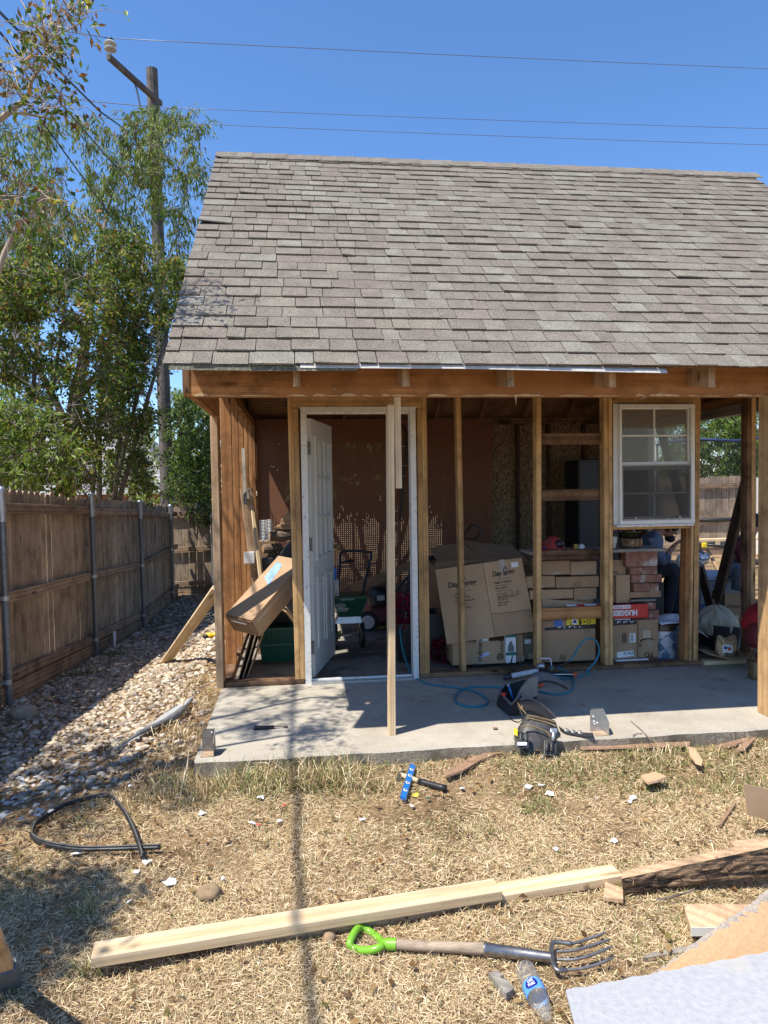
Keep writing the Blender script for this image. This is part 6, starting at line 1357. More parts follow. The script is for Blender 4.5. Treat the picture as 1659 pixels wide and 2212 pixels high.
for k in range(5): mb.tube([c+Vector((-.012+.010*k,.0,-.05)),c+Vector((-.014+.011*k,0,-.20))],.0035,5)
tag(mb.build('string_bundle',MT['paper'],None,True),'bundle of pale strings hanging below the blue glove','string')
# --- flowers and pots beside the right jamb
def flowers(name,label,c,r,n,seed,zsq=1.0):
    rs=np.random.RandomState(seed); pos=np.array(c)+unit(rs.normal(0,1,(n,3)))*r*np.cbrt(rs.rand(n))[:,None]*np.array([1,.8,zsq]); d=unit(pos-np.array(c)+rs.normal(0,.03,(n,3))); nm=unit(rs.normal(0,1,(n,3)))
    col=np.array([(.30,.008,.05),(.22,.005,.04),(.38,.02,.06),(.03,.07,.02)])[rs.choice(4,n,p=[.4,.3,.2,.1])]
    t_=thing(name,label,'flowers',(c[0],c[1],c[2]-r*zsq)); pt_=blades('petals',pos,d,nm,rs.uniform(.02,.045,n),rs.uniform(.015,.03,n),col,MT['leaf'],t_,tuple(c)); pt_['kind']='stuff'
    MB().tube([(c[0],c[1],c[2]-r*zsq),(c[0]+.01,c[1],c[2])],.006,5).build('stem',MT['green'],t_); return t_
def pot(name,label,c,r0,r1,h,mat):
    t_=thing(name,label,'pot',c); MB().lathe([(r0,0),(r1,h*.9),(r1*1.06,h*.9),(r1*1.06,h),(r1*.92,h),(r1*.9,h*.9)],20,M=T(c)).build('pot',mat,t_,True,angle=40); return t_
c=atZ(*Z5(1545,1070),SLAB); pot('flower_pot','black flower pot standing behind the right door jamb',(c.x,c.y+.1,SLAB+.001),.07,.10,.34,MT['black'])
cc=(c.x-.015,c.y+.08,SLAB+.43); flowers('red_flowers','dark red artificial flowers in the black pot behind the right door jamb',cc,.15,420,3,1.1)
c=atY(*Z7(325,1075),6.0); pot('trash_bin','dark grey round bin between the door frame and the next stud',(c.x,6.05,SLAB+.001),.12,.16,.40,plain('dark_grey_bin',(.045,.045,.05),.6))
c=atY(*Z7(300,860),6.45); tag(MB().box((c.x-.17,6.4,c.z-.06),(c.x+.20,6.5,c.z+.05)).build('yellow_foam',plain('dull_yellow',(.34,.25,.08),.8),None,bevel=.02),'dull yellow foam block behind the grey bin','foam block')
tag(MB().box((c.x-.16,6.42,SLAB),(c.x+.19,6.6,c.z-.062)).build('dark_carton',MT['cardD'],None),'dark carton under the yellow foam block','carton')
cc=tuple(atY(*Z7(300,730),6.7)); flowers('red_flowers','dark red artificial flowers above the yellow foam behind the wall studs',cc,.17,380,5,1.2); 
c=Vector(cc); tag(MB().box((c.x-.14,6.55,SLAB),(c.x+.16,6.85,c.z-.14)).build('dark_stand',MT['black'],None),'black stand holding the red flowers behind the wall studs','stand')
c=atZ(*Z7(395,1275),SLAB); cc=(c.x,c.y+.15,SLAB+.10); flowers('red_flowers','dark red artificial flowers lying on the floor beside the grey bin',cc,.12,320,7,.85)
c=atY(*Z7(220,560),6.9); t_=thing('black_bag','large black bag with white letters behind the wall studs','bag',(c.x,7.05,SLAB)); MB().hexa([(c.x-.25,6.9,SLAB),(c.x+.35,6.9,SLAB),(c.x+.35,7.3,SLAB),(c.x-.25,7.3,SLAB),(c.x-.1,6.98,c.z+.22),(c.x+.30,6.98,c.z+.30),(c.x+.30,7.2,c.z+.30),(c.x-.1,7.2,c.z+.22)]).build('bag_body',MT['fabric'],t_,bevel=.05); ftext('OF',t_,*Z7(285,600),6.9,.16,.10,MT['greyfab'],off=.012)
# --- cartons behind the right-hand studs
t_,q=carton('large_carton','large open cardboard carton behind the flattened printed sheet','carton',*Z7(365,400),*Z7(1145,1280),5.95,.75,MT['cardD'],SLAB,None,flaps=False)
a,b=atY(*Z7(365,330),5.95),atY(*Z7(1145,300),5.95); zt=q[3]+.003
MB().prism([(q[0],5.93,zt+.003),(q[0]+.42,5.92,zt+.02),(q[0]+.33,6.55,zt+.16),(q[0]+.02,6.6,zt+.12)],(0,0,.006)).build('top_flap',MT['card'],t_); MB().prism([(q[0]+.40,5.91,zt+.03),(q[1]+.0,5.93,zt+.008),(q[1]+.02,6.6,zt+.12),(q[0]+.36,6.58,zt+.17)],(0,0,.006)).build('top_flap',MT['card'],t_)
MB().prism([atY(*Z7(x,y),5.90) for x,y in ((300,370),(545,345),(840,335),(830,352),(600,372),(310,440))],(0,.006,0)).build('front_flap',MT['cardD'],t_)
c=atY(*Z7(620,100),6.75); tag(MB().tube([c+Vector((-.10,0,-.06)),c+Vector((.0,0,.07)),c+Vector((.12,.02,.02)),c+Vector((.04,.02,-.08))],.012,6,closed=True).build('folding_rack',MT['black'],None,True),'small black folded frame on the large carton','rack')
# printed flattened carton
C=[(305,430),(710,372),(1050,325),(1170,960),(820,1010),(405,1075)]; ys=(5.63,5.60,5.63,5.52,5.49,5.52); Pc=[atY(*Z7(*p),y) for p,y in zip(C,ys)]
t_=thing('printed_cardboard','flattened cardboard carton with black script lettering leaning behind the studs','cardboard sheet',(Pc[4].x,5.5,Pc[4].z))
th=Vector((0,.007,0)); L_=MB().prism([Pc[0],Pc[1],Pc[4],Pc[5]],th).build('left_panel',MT['card2'],t_); r1=Pc[4].lerp(Pc[1],.31); r2=Pc[3].lerp(Pc[2],.29)
MB().prism([Pc[1]+Vector((.004,0,0)),Pc[2],r2,r1+Vector((.004,0,0))],th).build('right_panel',MT['card2'],t_); MB().prism([r1+Vector((.004,0,-.004)),r2-Vector((0,0,.004)),Pc[3],Pc[4]+Vector((.004,0,0))],th).build('lower_flap',MT['card'],t_)
def onpanel(A,Bp,Cp,u,v,off=.004):
    n=(Bp-A).cross(Cp-A).normalized(); 
    if n.y>0: n=-n
    d=ray(u,v); s=(A-CAM).dot(n)/d.dot(n); return CAM+d*s+n*off,n
def ptext(s,u,v,A,Bp,Cp,wpx,hpx=None,mat=None,bold=.01,shear=0):
    p,n=onpanel(A,Bp,Cp,u,v); d=5.5/1535; r=(Bp-A).normalized(); up=n.cross(r); return lettering(s,t_,p,r,up,wpx*.25*d,None if hpx is None else hpx*.25*d,mat,bold,shear=shear)
PL=(Pc[0],Pc[1],Pc[5]); PR=(Pc[1],Pc[2],r1)
ptext('Day',*Z7(462,565),*PL,92,66,None,.02,.12); ptext('Spring',*Z7(592,548),*PL,140,64,None,.02,.12); ptext('LIVE YOUR FAITH',*Z7(548,612),*PL,130,9)
for s,x,y,w_ in (('DAYSPRING',518,640,95),('20984 OAK RIDGE WAY 90E',535,668,125),('SILOAM SPRINGS, AR',560,698,180),('72761',552,728,60),('MADE IN CHINA',556,758,120)): ptext(s,*Z7(x,y),*PL,w_,18)
ptext('Day',*Z7(838,470),*PR,86,62,None,.02,.12); ptext('Spring',*Z7(938,452),*PR,112,60,None,.02,.12); ptext('LIVE YOUR FAITH',*Z7(900,505),*PR,112,8)
for s,x,y,w_,h_ in (('ITEM#: 8198344193',888,537,165,20),('CARTON QUANTITY: 26 PCS',890,562,150,12),('PO#: 248377',874,588,112,20),('DESCRIPTION: Story to Start',894,611,145,12),('NET WEIGHT:      11.8      KGS',930,629,215,12),('GROSS WEIGHT:   12.88     KGS',934,648,212,12),('DIMENSION: 36CM x 37CM x 43CM',925,665,185,12),('DATE CODE: 0521',886,688,100,12),('VENDOR ID: 804961',892,712,102,13),('MADE IN CHINA',884,735,86,14)): ptext(s,*Z7(x,y),*PR,w_,h_)
for dx,dy,an in ((0,0,0),(-18,6,.7),(18,4,-.7),(-9,-14,.35),(9,-14,-.35)):
    for u_,v_,PP in ((905+dx*.8,418+dy,PR),(552+dx*.8,512+dy,PL)):
        p,n=onpanel(*PP,*Z7(u_,v_)); up=Matrix.Rotation(an,3,n)@Vector((0,0,1)); mb=MB(); s_=n.cross(up); mb.add([p-up*.010,p+s_*.004,p+up*.010,p-s_*.004],[(0,1,2,3)]); mb.build('leaf_mark',MT['ink'],t_,base=p)
p,n=onpanel(*PR,*Z7(990,386)); patch('label',t_,p-n*.002,(Pc[2]-Pc[1]),n.cross((Pc[2]-Pc[1]).normalized()),.062,.042,MT['paper'])
p,n=onpanel(*PR,*Z7(885,395)); patch('tape',t_,p-n*.003,(Pc[2]-Pc[1]),n.cross((Pc[2]-Pc[1]).normalized()),.05,.10,MT['tape'])
# cartons along the floor behind the studs
t_,q=carton('lettered_carton','floor carton printed with vertical script, a fragile glass mark and a blue label','carton',*Z7(455,1040),*Z7(925,1300),5.57,.30,MT['card2'],SLAB+.04)
lettering('Hallmark',t_,atY(*Z7(690,1120),5.5675),(0,0,1),(-1,0,0),.19,.042,None,.012); lettering('15-542-903',t_,atY(*Z7(878,1085),5.5675),(0,0,1),(-1,0,0),.13,.028,None,.015)
patch('barcode_label',t_,atY(*Z7(712,1036),5.5698),RX_,UZ,.10,.022,MT['paper']); patch('label',t_,atY(*Z7(728,1166),5.5698),(.92,0,.36),(-.36,0,.92),.088,.026,plain('pale_blue_label',(.50,.55,.78),.5,var=.1,bmp=0))
mb=MB(); c=atY(*Z7(866,1183),5.568); mb.tube([c+Vector((.024*math.cos(t),0,.024*math.sin(t))) for t in np.linspace(0,6.28,25)],.0035,4,cap=False); mb.tube([c+Vector((.012*math.cos(t),0,.012*math.sin(t))) for t in np.linspace(0,6.28,19)],.0025,4,cap=False); mb.tube([c-Vector((.022,0,0)),c+Vector((.022,0,0))],.002,4); mb.build('recycling_mark',MT['ink'],t_)
c=atY(*Z7(658,1265),5.568); MB().prism([c+Vector(p) for p in ((-.028,0,.020),(.006,0,.020),(.006,0,-.022),(-.020,0,-.022),(-.030,0,-.010))],(0,-.001,0)).build('glass_mark',MT['ink'],t_); MB().prism([c+Vector(p) for p in ((.007,0,-.003),(.026,0,-.003),(.026,0,-.024),(.031,0,-.024),(.031,0,.022),(.026,0,.022),(.026,0,.003),(.007,0,.003))],(0,-.001,0)).build('glass_mark',MT['ink'],t_)
t_,q=carton('tall_book_box','narrow white box with green bands and a grey figure, standing between cartons','box',*Z7(915,992),*Z7(1003,1282),5.53,.06,MT['paper'],SLAB+.05,flaps=False)
for v0,v1 in ((992,1016),(1140,1172)): a,b=atY(*Z7(915,v1),5.53),atY(*Z7(1003,v0),5.53); MB().box((a.x+.001,5.528,a.z),(b.x-.001,5.5297,b.z)).build('green_band',MT['green'],t_)
MB().prism([atY(*Z7(x,y),5.5295) for x,y in ((945,1060),(955,1045),(968,1050),(972,1075),(985,1090),(988,1138),(930,1138),(932,1095))],(0,-.001,0)).build('figure_print',plain('grey_figure',(.16,.15,.14),.6),t_); MB().prism([atY(*Z7(x,y),5.5295) for x,y in ((950,1250),(968,1225),(975,1175),(968,1172),(955,1222),(942,1245))],(0,-.001,0)).build('figure_print',MT['ink'],t_)
t_,q=carton('brown_carton','plain brown floor carton right of the narrow green and white box','carton',*Z7(1006,985),*Z7(1066,1285),5.60,.30,MT['card'],SLAB+.04); lettering('//',t_,atY(*Z7(1035,1190),5.5975),RX_,UZ,.03,.08,MT['cardD'])
t_,q=carton('grey_carton','grey-brown floor carton behind the leaning stud','carton',*Z7(1068,970),*Z7(1215,1275),5.66,.30,plain('grey_cardboard',(.20,.17,.12),.9,var=.1),SLAB+.04); ftext('Gw',t_,*Z7(1122,1000),5.66,.05,.045); patch('label',t_,atY(*Z7(1102,1050),5.6598),RX_,UZ,.055,.036,MT['paper'])
BT=[((1228,350),(1470,478),5.62,.30,'card','upper left carton on the stack under the counter'),((1474,355),(1700,478),5.63,.30,'card2','upper right carton on the stack under the counter, cut by the window stud'),((1090,482),(1340,592),5.60,.32,'card','second row carton behind the leaning stud'),((1345,480),(1720,590),5.61,.32,'card','second row carton with a small round mark'),((1120,596),(1498,690),5.59,.30,'card2','third row carton left of the seam behind the studs'),((1502,585),(1700,690),5.60,.30,'card','third row carton right of the seam behind the studs')]
for (a,b,Y,dp,mt,lab) in BT:
    t_,q=carton('stacked_carton',lab,'carton',*Z7(*a),*Z7(*b),Y,dp,MT[mt],flaps='round' not in lab)
    if 'round' in lab:
        mb=MB(); c=atY(*Z7(1532,553),Y-.002); mb.tube([c+Vector((.025*math.cos(t),0,.018*math.sin(t))) for t in np.linspace(0,6.28,21)],.0018,4,cap=False); mb.build('round_mark',MT['ink'],t_)
z_sup=atY(*Z7(1300,690),5.6).z
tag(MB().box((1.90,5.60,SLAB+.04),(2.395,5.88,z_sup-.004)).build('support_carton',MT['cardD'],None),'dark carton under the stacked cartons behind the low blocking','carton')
tag(MB().prism([atY(*Z7(x,y),5.585) for x,y in ((1228,682),(1500,700),(1659,722),(1659,765),(1228,765))],(0,.006,0)).build('tilted_sheet',MT['card2'],None),'tilted cardboard sheet on top of the low blocking','cardboard sheet')
t_,q=carton('red_white_box','flat white box with red bands behind the low blocking','box',*Z7(1440,722),*Z7(1720,750),5.535,.045,MT['paper'],flaps=False); 
for x0,x1 in ((1525,1592),(1690,1718)): a,b=atY(*Z7(x0,750),5.535),atY(*Z7(x1,722),5.535); MB().box((a.x,5.533,a.z+.002),(b.x,5.5347,b.z-.004)).build('red_band',MT['red'],t_)
t_,q=carton('diaper_box','floor carton with a yellow band, black strip and blue label behind the studs','carton',*Z7(1228,850),*Z7(1690,1230),5.50,.06,MT['card'],SLAB+.05,flaps=False)
def band(u0,v0,u1,v1,Y,mat,par,nm): a,b=atY(*Z7(u0,v1),Y),atY(*Z7(u1,v0),Y); return MB().box((a.x,Y-.0018,a.z),(b.x,Y-.0003,b.z)).build(nm,mat,par)
band(1330,862,1402,918,5.50,MT['blue'],t_,'blue_label'); band(1440,848,1690,908,5.50,MT['yellow'],t_,'yellow_band'); MB().prism([atY(*Z7(x,y),5.498) for x,y in ((1250,930),(1690,898),(1690,935),(1250,955))],(0,-.0015,0)).build('black_strip',MT['black'],t_)
lettering('12',t_,atY(*Z7(1480,892),5.497),(0,0,1),(-1,0,0),.022,.02); lettering('52',t_,atY(*Z7(1632,878),5.497),(0,0,1),(-1,0,0),.035,.032); ftext('P L P L L',t_,*Z7(1470,925),5.496,.20,.014,MT['paper']); lettering('¡?',t_,atY(*Z7(1582,882),5.497),RX_,UZ,.05,.022,None,.03)
mb=MB(); c=atY(*Z7(1510,878),5.497); mb.lathe([(.024,0),(.024,.0012)],18,M=frame(c,RX_,UZ)); mb.build('white_badge',MT['paper'],t_); MB().lathe([(.014,.0013),(.014,.002)],14,M=frame(c,RX_,UZ)).build('badge_mark',MT['navy'],t_)
band(1548,855,1562,905,5.50,MT['navy'],t_,'navy_mark'); mb=MB(); c=atY(*Z7(1615,950),5.497); mb.tube([c+Vector((.018*math.cos(t),0,.018*math.sin(t))) for t in np.linspace(0,6.28,17)],.002,4,cap=False); mb.build('round_mark',MT['ink'],t_); mb=MB(); c=atY(*Z7(1410,1190),5.497); mb.lathe([(.030,0),(.030,.0008)],18,M=frame(c,RX_,UZ)); mb.build('round_stain',MT['rust'],t_)
MB().box((q[0],5.498,SLAB+.048),(q[1],5.56,SLAB+.053)).build('black_base',MT['black'],t_)
# --- on the counter and below the window
c=atY(*Z7(1330,195),5.60); t_=thing('baseball_cap','red cap with dark mesh and three stripes on the counter','cap',(c.x,5.62,1.067)); MT['capred']=plain('cap_red',(.36,.035,.03),.7,var=.15)
zc=1.068
mb=MB(); 
def dome(u,v): a=math.pi*(u); e=math.pi/2*v; return Vector((c.x+.10*math.cos(e)*math.cos(a*2),5.63+.075*math.cos(e)*math.sin(a*2),zc+.115*math.sin(e)))
mb.sheet(dome,18,7); mb.build('crown',MT['capred'],t_,True)
MB().prism([(c.x+.05,5.575,zc+.003),(c.x+.10,5.60,zc+.003),(c.x+.155,5.56,zc+.012),(c.x+.12,5.53,zc+.008),(c.x+.02,5.545,zc+.005)],(0,0,.005)).build('brim',MT['capred'],t_)
MB().ico((c.x+.035,5.575,zc+.052),(.045,.028,.036),2).build('mesh_panel',MT['black'],t_,True)
for k in range(3): MB().box((c.x-.085+.0*k,5.563+.006*k,zc+.055+.017*k),(c.x-.035,5.567+.006*k,zc+.061+.017*k)).build('stripe',MT['black'],t_)
patch('patch_mark',t_,(c.x-.088,5.583,zc+.03),RX_,UZ,.022,.018,MT['navy'])
c=atY(*Z7(1524,215),5.58); tag(MB().box((c.x-.02,5.57,1.067),(c.x+.012,5.60,1.115)).build('wood_cube',plain('tan_block',(.46,.30,.08),.6),None,bevel=.003),'small yellow-brown block on the counter','block')
c=atY(*Z7(1575,215),5.58); tag(MB().ico((c.x,5.60,1.092),(.028,.022,.024),2,.25).build('paper_ball',MT['paper'],None),'crumpled white paper ball on the counter','paper')
c=atY(*ZR(335,215),5.62); t_=thing('white_cup','cream cup behind the stud left of the window','cup',(c.x,5.66,1.067)); MB().lathe([(.018,0),(.02,.01),(.03,.05),(.034,.095),(.031,.096),(.026,.05)],16,M=T((c.x+.005,5.66,1.0675))).build('cup',MT['white'],t_,True,angle=50)
# ceramic pots on the board
ca,cb_=atY(*ZR(410,300),5.60),atY(*ZR(592,215),5.60); w=(cb_.x-ca.x)/2; xc=(ca.x+cb_.x)/2
m,nt,bs=new_mat('patterned_ceramic'); co,_=coords(nt,(1,1,1),0); vo=N(nt,'ShaderNodeTexVoronoi',i_Scale=55.0); nt.links.new(co,vo.inputs['Vector']); nt.links.new(ramp(nt,vo.outputs['Distance'],[(.25,(.30,.16,.08)),(.5,(.02,.014,.01)),(.8,(.42,.30,.19))]).outputs[0],bs.inputs['Base Color']); bs.inputs['Roughness'].default_value=.3; MT['cer']=m
t_=thing('ceramic_planter','dark patterned ceramic planter on the board below the window','planter',(xc,5.66,1.067)); MB().lathe([(w*.8,0),(w*.98,.012),(w,.03),(w,cb_.z-ca.z-.008),(w*1.03,cb_.z-ca.z),(w*.9,cb_.z-ca.z),(w*.85,.03)],26,M=T((xc,5.66,1.0675))).build('planter',MT['cer'],t_,True,angle=40)
zt=1.0675+cb_.z-ca.z; t_=thing('ceramic_bowl','dark green glazed bowl stacked on the patterned planter','bowl',(xc-.01,5.66,zt)); MT['glz']=plain('green_glaze',(.035,.04,.022),.2,var=.3); MB().lathe([(w*.5,.001),(w*.62,.012),(w*.85,.05),(w*.98,.055),(w*.98,.062),(w*.8,.062),(w*.6,.03)],24,M=T((xc-.012,5.66,zt))).build('bowl',MT['glz'],t_,True,angle=40)
MB().lathe([(w*.6,.034),(w*.62,.05),(w*.4,.072),(w*.1,.078)],18,M=T((xc-.012,5.66,zt))).build('soil',MT['cer'],t_,True)
# brick pile carrying the board: every brick a thing
BK=[((430,335),(705,408),0,'top brick of the pile, face caked with pale mortar'),((470,402),(702,475),0,'second brick from the top of the pile, two-toned face'),((480,468),(742,545),0,'third brick from the top, dark grooved face'),((500,545),(640,620),0,'left of the pair of brick ends in the middle of the pile'),((642,545),(715,620),0,'right of the pair of brick ends in the middle of the pile'),((470,612),(735,675),0,'pale brown brick under the pair of brick ends'),((470,682),(694,708),1,'grey flat block under the pale brown brick, foil at its end'),((540,712),(690,775),0,'brick beside the red diaper carton, second from the bottom'),((630,778),(718,850),0,'rough brick end just below the red diaper carton')]
bw=BK
for k,(a,b,kind,lab) in enumerate(BK):
    Y=5.56+.012*((k*7)%3); p,q=atY(*ZR(a[0],b[1]),Y),atY(*ZR(b[0],a[1]),Y)
    if k==0: q.z=1.0425
    m_=MT['bricks'] if k not in (5,6) else (plain('pale_brick',(.36,.22,.13),.9,var=.3,scale=14,bmp=.5) if k==5 else MT['grey'])
    o=MB().box((p.x,Y,p.z+.001),(q.x,Y+.10,q.z-.001)).build('brick' if kind==0 else 'flat_block',m_,None,bevel=.004); tag(o,lab,'brick' if kind==0 else 'block')
p=atY(*ZR(600,850),5.57); tag(MB().box((p.x-.16,5.565,SLAB+.002),(p.x+.11,5.66,p.z)).build('brick_footing',MT['bricks'],None,bevel=.004),'bottom brick courses of the pile, hidden behind the cartons','brick')
# cartons under the window
t_,q=carton('tall_carton','tall brown carton under the counter right of the window stud','carton',*ZR(318,340),*ZR(432,715),5.62,.28,MT['card'],flaps=False); ftext('______',t_,*ZR(338,452),5.62,.05,.004); mb=MB(); c=atY(*ZR(338,472),5.618); mb.tube([c+Vector((.022*math.cos(t),0,.026*math.sin(t))) for t in np.linspace(0,6.28,19)],.002,4,cap=False); mb.build('round_mark',MT['ink'],t_)
t_,q=carton('slim_carton','slim carton squeezed between the tall carton and the brick pile','carton',*ZR(346,470),*ZR(468,720),5.59,.02,MT['card2'],flaps=False)
t_,q=carton('diaper_carton','bright red diaper carton with upside-down white letters under the window','carton',*ZR(285,722),*ZR(628,858),5.515,.04,MT['red'],flaps=False)
lettering('HUGGIES',t_,atY(*ZR(425,803),5.512),(-1,0,0),(0,0,-1),.168*1.25,.048,MT['paper'],.05)
a,b=atY(*ZR(318,770),5.515),atY(*ZR(474,733),5.515); pb2=MB(); n=10; w=b.x-a.x; h=(b.z-a.z)/2; xc=(a.x+b.x)/2; zc=(a.z+b.z)/2
pb2.prism([(xc+(w/2-h)*(1 if math.cos(t)>0 else -1)+h*math.cos(t),5.5145,zc+h*math.sin(t)) for t in np.linspace(.05,6.2,22)],(0,-.0012,0)); pb2.build('pill_badge',MT['paper'],t_); lettering('Snug & Dry',t_,(xc,5.5125,zc),(-1,0,0),(0,0,-1),w*.86,h*1.2,MT['red'],.02)
t_,q=carton('black_band_carton','carton with a black upper band, barcode and shipping label under the red diaper carton','carton',*ZR(290,860),*ZR(532,1225),5.51,.28,MT['card'],SLAB+.05)
MB().prism([atY(*ZR(x,y),5.508) for x,y in ((292,862),(524,862),(520,900),(292,915))],(0,-.0015,0)).build('black_band',MT['black'],t_); lettering('Huggies',t_,atY(*ZR(400,858),5.506),(-1,0,0),(0,0,-1),.13,.022,MT['paper'],.02); ftext('P P V',t_,*ZR(430,882),5.506,.15,.016,MT['paper'])
def label_at(u,v,w,h,Y,mat,par,nm='label',right=RX_,up=UZ): return patch(nm,par,atY(u,v,Y-.0004),right,up,w,h,mat)
lb=label_at(*ZR(488,1018),.050,.074,5.51,MT['paper'],t_,'barcode_label')
for k in range(9): MB().box((0,0,0),(.026,.0006,.0022 if k%3 else .0034)).build('bar',MT['ink'],lb,base=None) if False else obj('bar',MB().box((-.013,-.0015 if k%2 else -.0022,0),(.013,.0015,.0006)).mesh('bar'),MT['ink'],lb,frame(Vector(atY(*ZR(484,1018),5.5083))+Vector((0,0,-.026+.0065*k)),RX_,UZ))
ms_=ftext('III',t_,*ZR(418,1020),5.51,.030,.070,None,UZ,RX_,.01); mb=MB(); c=atY(*ZR(418,1020),5.508)
for s_ in (-1,1): mb.box((c.x+s_*.016-.0012,5.5065,c.z-.042),(c.x+s_*.016+.0012,5.508,c.z+.042)); mb.box((c.x-.017,5.5065,c.z+s_*.042-.0012),(c.x+.017,5.508,c.z+s_*.042+.0012))
mb.build('mark_frame',MT['ink'],t_)
lb=label_at(*ZR(428,1158),.148,.046,5.51,MT['paper'],t_,'shipping_label',(1,0,.07),(-.07,0,1)); ftext('ZL 06',lb,*ZR(440,1152),5.51,.06,.022,None,Vector((-.07,0,1)),Vector((1,0,.07)),off=.0035); ftext('|||||',lb,*ZR(490,1150),5.51,.03,.03,None,off=.0035)
t_,q=carton('small_carton','small carton with upside-down PD, tape patches and a curved arrow mark under the window','carton',*ZR(536,856),*ZR(712,1212),5.535,.25,MT['card'],SLAB+.045,flaps=False)
lettering('PD',t_,atY(*ZR(628,1163),5.532),(-1,0,0),(0,0,-1),.070,.040,None,.01); label_at(*ZR(612,990),.066,.072,5.535,plain('pale_tape',(.50,.42,.30),.5,var=.08,bmp=0),t_,'tape'); label_at(*ZR(632,1078),.038,.060,5.535,MT['tape'],t_,'tape'); ftext('II',t_,*ZR(556,1082),5.535,.018,.03)
a=[atY(*ZR(x,y),5.5325) for x,y in ((692,1045),(660,1028),(620,1025),(580,1033),(555,1050))]; MB().tube(spline(a,5),[.001]*4+[.004]*8+[.006]*5+[.003]*4,4).build('arrow_mark',MT['ink'],t_); MB().add([atY(*ZR(x,y),5.532) for x,y in ((552,1035),(553,1053),(580,1050))],[(0,1,2)]).build('arrow_mark',MT['ink'],t_); label_at(*ZR(703,1092),.006,.012,5.535,MT['ink'],t_,'mark')
mb=MB(); mb.box((atY(*ZR(330,1238),5.50).x,5.47,SLAB+.0405),(atY(*ZR(612,1238),5.50).x,5.505,SLAB+.048)); tag(mb.build('flat_white_sheet',MT['paper'],None),'thin white sheet lying on the bottom plate under the cartons','sheet')
# --- tin, cloth, bins and hat in the right opening
c=atZ(*ZR(820,1190),SLAB); c=Vector((3.03,5.66,SLAB)); t_=thing('popcorn_tin','round blue and white plaid tin with a brown lid under the window','tin',tuple(c)); rr_=atY(*ZR(910,1100),5.66).x-atY(*ZR(720,1100),5.66).x; r=rr_*.56; hz_=atY(*ZR(820,960),5.56).z-SLAB
m,nt,bs=new_mat('plaid_print'); tc=N(nt,'ShaderNodeTexCoord'); ck=N(nt,'ShaderNodeTexChecker',i_Scale=12.0); ck.inputs[1].default_value=(.55,.60,.66,1); ck.inputs[2].default_value=(.16,.24,.36,1); mp=N(nt,'ShaderNodeMapping'); mp.inputs['Rotation'].default_value=(0,.7,.4); nt.links.new(tc.outputs['Object'],mp.inputs[0]); nt.links.new(mp.outputs[0],ck.inputs[0])
n1=N(nt,'ShaderNodeTexNoise',i_Scale=9.0); nt.links.new(tc.outputs['Object'],n1.inputs['Vector']); nt.links.new(mixc(nt,ramp(nt,n1.outputs[0],[(.5,(0,0,0)),(.56,(1,1,1))]).outputs[0],ck.outputs[0],(.66,.68,.70)),bs.inputs['Base Color']); bs.inputs['Roughness'].default_value=.3; bs.inputs['Metallic'].default_value=.3
MB().lathe([(r*.97,0),(r,.008),(r,hz_),(r*.98,hz_+.002)],28,M=T(c+Vector((0,0,.002)))).build('tin_body',m,t_,True,angle=40); MB().lathe([(r*1.03,hz_),(r*1.03,hz_+.045),(r*.98,hz_+.055),(r*.3,hz_+.056)],28,M=T(c)).build('lid',plain('brown_tin_lid',(.085,.05,.035),.35,.4),t_,True,angle=40); MB().lathe([(r*1.015,.002),(r*1.02,.014),(r*1.0,.02)],28,M=T(c)).build('base_rim',MT['navy'],t_,True)
zc=SLAB+hz_+.057; cx=c.x+.05; mb=MB()
def cloth(u,v): return Vector((cx-.14+.42*u, 5.50+.34*v, zc+.012+.05*abs(math.sin(u*7+v*3))*(1-abs(2*v-1))*math.exp(-((u-.45)*3)**2)+.012*math.sin(v*9+u*5)-max(0,u-.62)*.30))
mb.sheet(cloth,26,14,.003); tag(mb.build('white_cloth',plain('bluish_white_cloth',(.66,.68,.76),.8,var=.08,bmp=.1),None,True),'crumpled white cloth draped over the brown tin lid','cloth')
c=Vector((atZ(*ZR(1300,1255),SLAB).x,5.40,SLAB)); c=atZ(*ZR(1300,1235),SLAB); c.y=max(c.y,5.36); HZ=SLAB+.042; c.z=HZ; t_=thing('straw_hat','wide straw hat with a flag patch and black lacing on the threshold','straw hat',tuple(c)); HR=(atY(*ZR(1500,1220),c.y).x-atY(*ZR(1060,1220),c.y).x)/2
m,nt,bs=new_mat('woven_straw'); tc=N(nt,'ShaderNodeTexCoord'); wv=N(nt,'ShaderNodeTexWave',wave_type='RINGS',rings_direction='Z',i_Scale=28.0,i_Distortion=1.5); nt.links.new(tc.outputs['Object'],wv.inputs['Vector']); n1=N(nt,'ShaderNodeTexNoise',i_Scale=120.0); nt.links.new(tc.outputs['Object'],n1.inputs['Vector'])
nt.links.new(mixc(nt,.6,ramp(nt,wv.outputs[0],[(.2,(.42,.27,.14)),(.7,(.70,.50,.28))]).outputs[0],ramp(nt,n1.outputs[0],[(.3,(.6,)*3),(.7,(1.1,)*3)]).outputs[0],'MULTIPLY'),bs.inputs['Base Color']); bs.inputs['Roughness'].default_value=.85; bump(nt,bs,wv.outputs[0],.8,.006); MT['hat']=m
cr=HR*.40; mb=MB()
def brim(u,v):
    a=6.2832*u; rr2=cr+(HR-cr)*v; return Vector((c.x+rr2*math.cos(a),c.y+rr2*.8*math.sin(a),HZ+.012+.055*v*v*abs(math.cos(a))+.012*(1-v)))
mb.sheet(brim,36,6,.004); mb.build('brim',MT['hat'],t_,True)
hh=.155
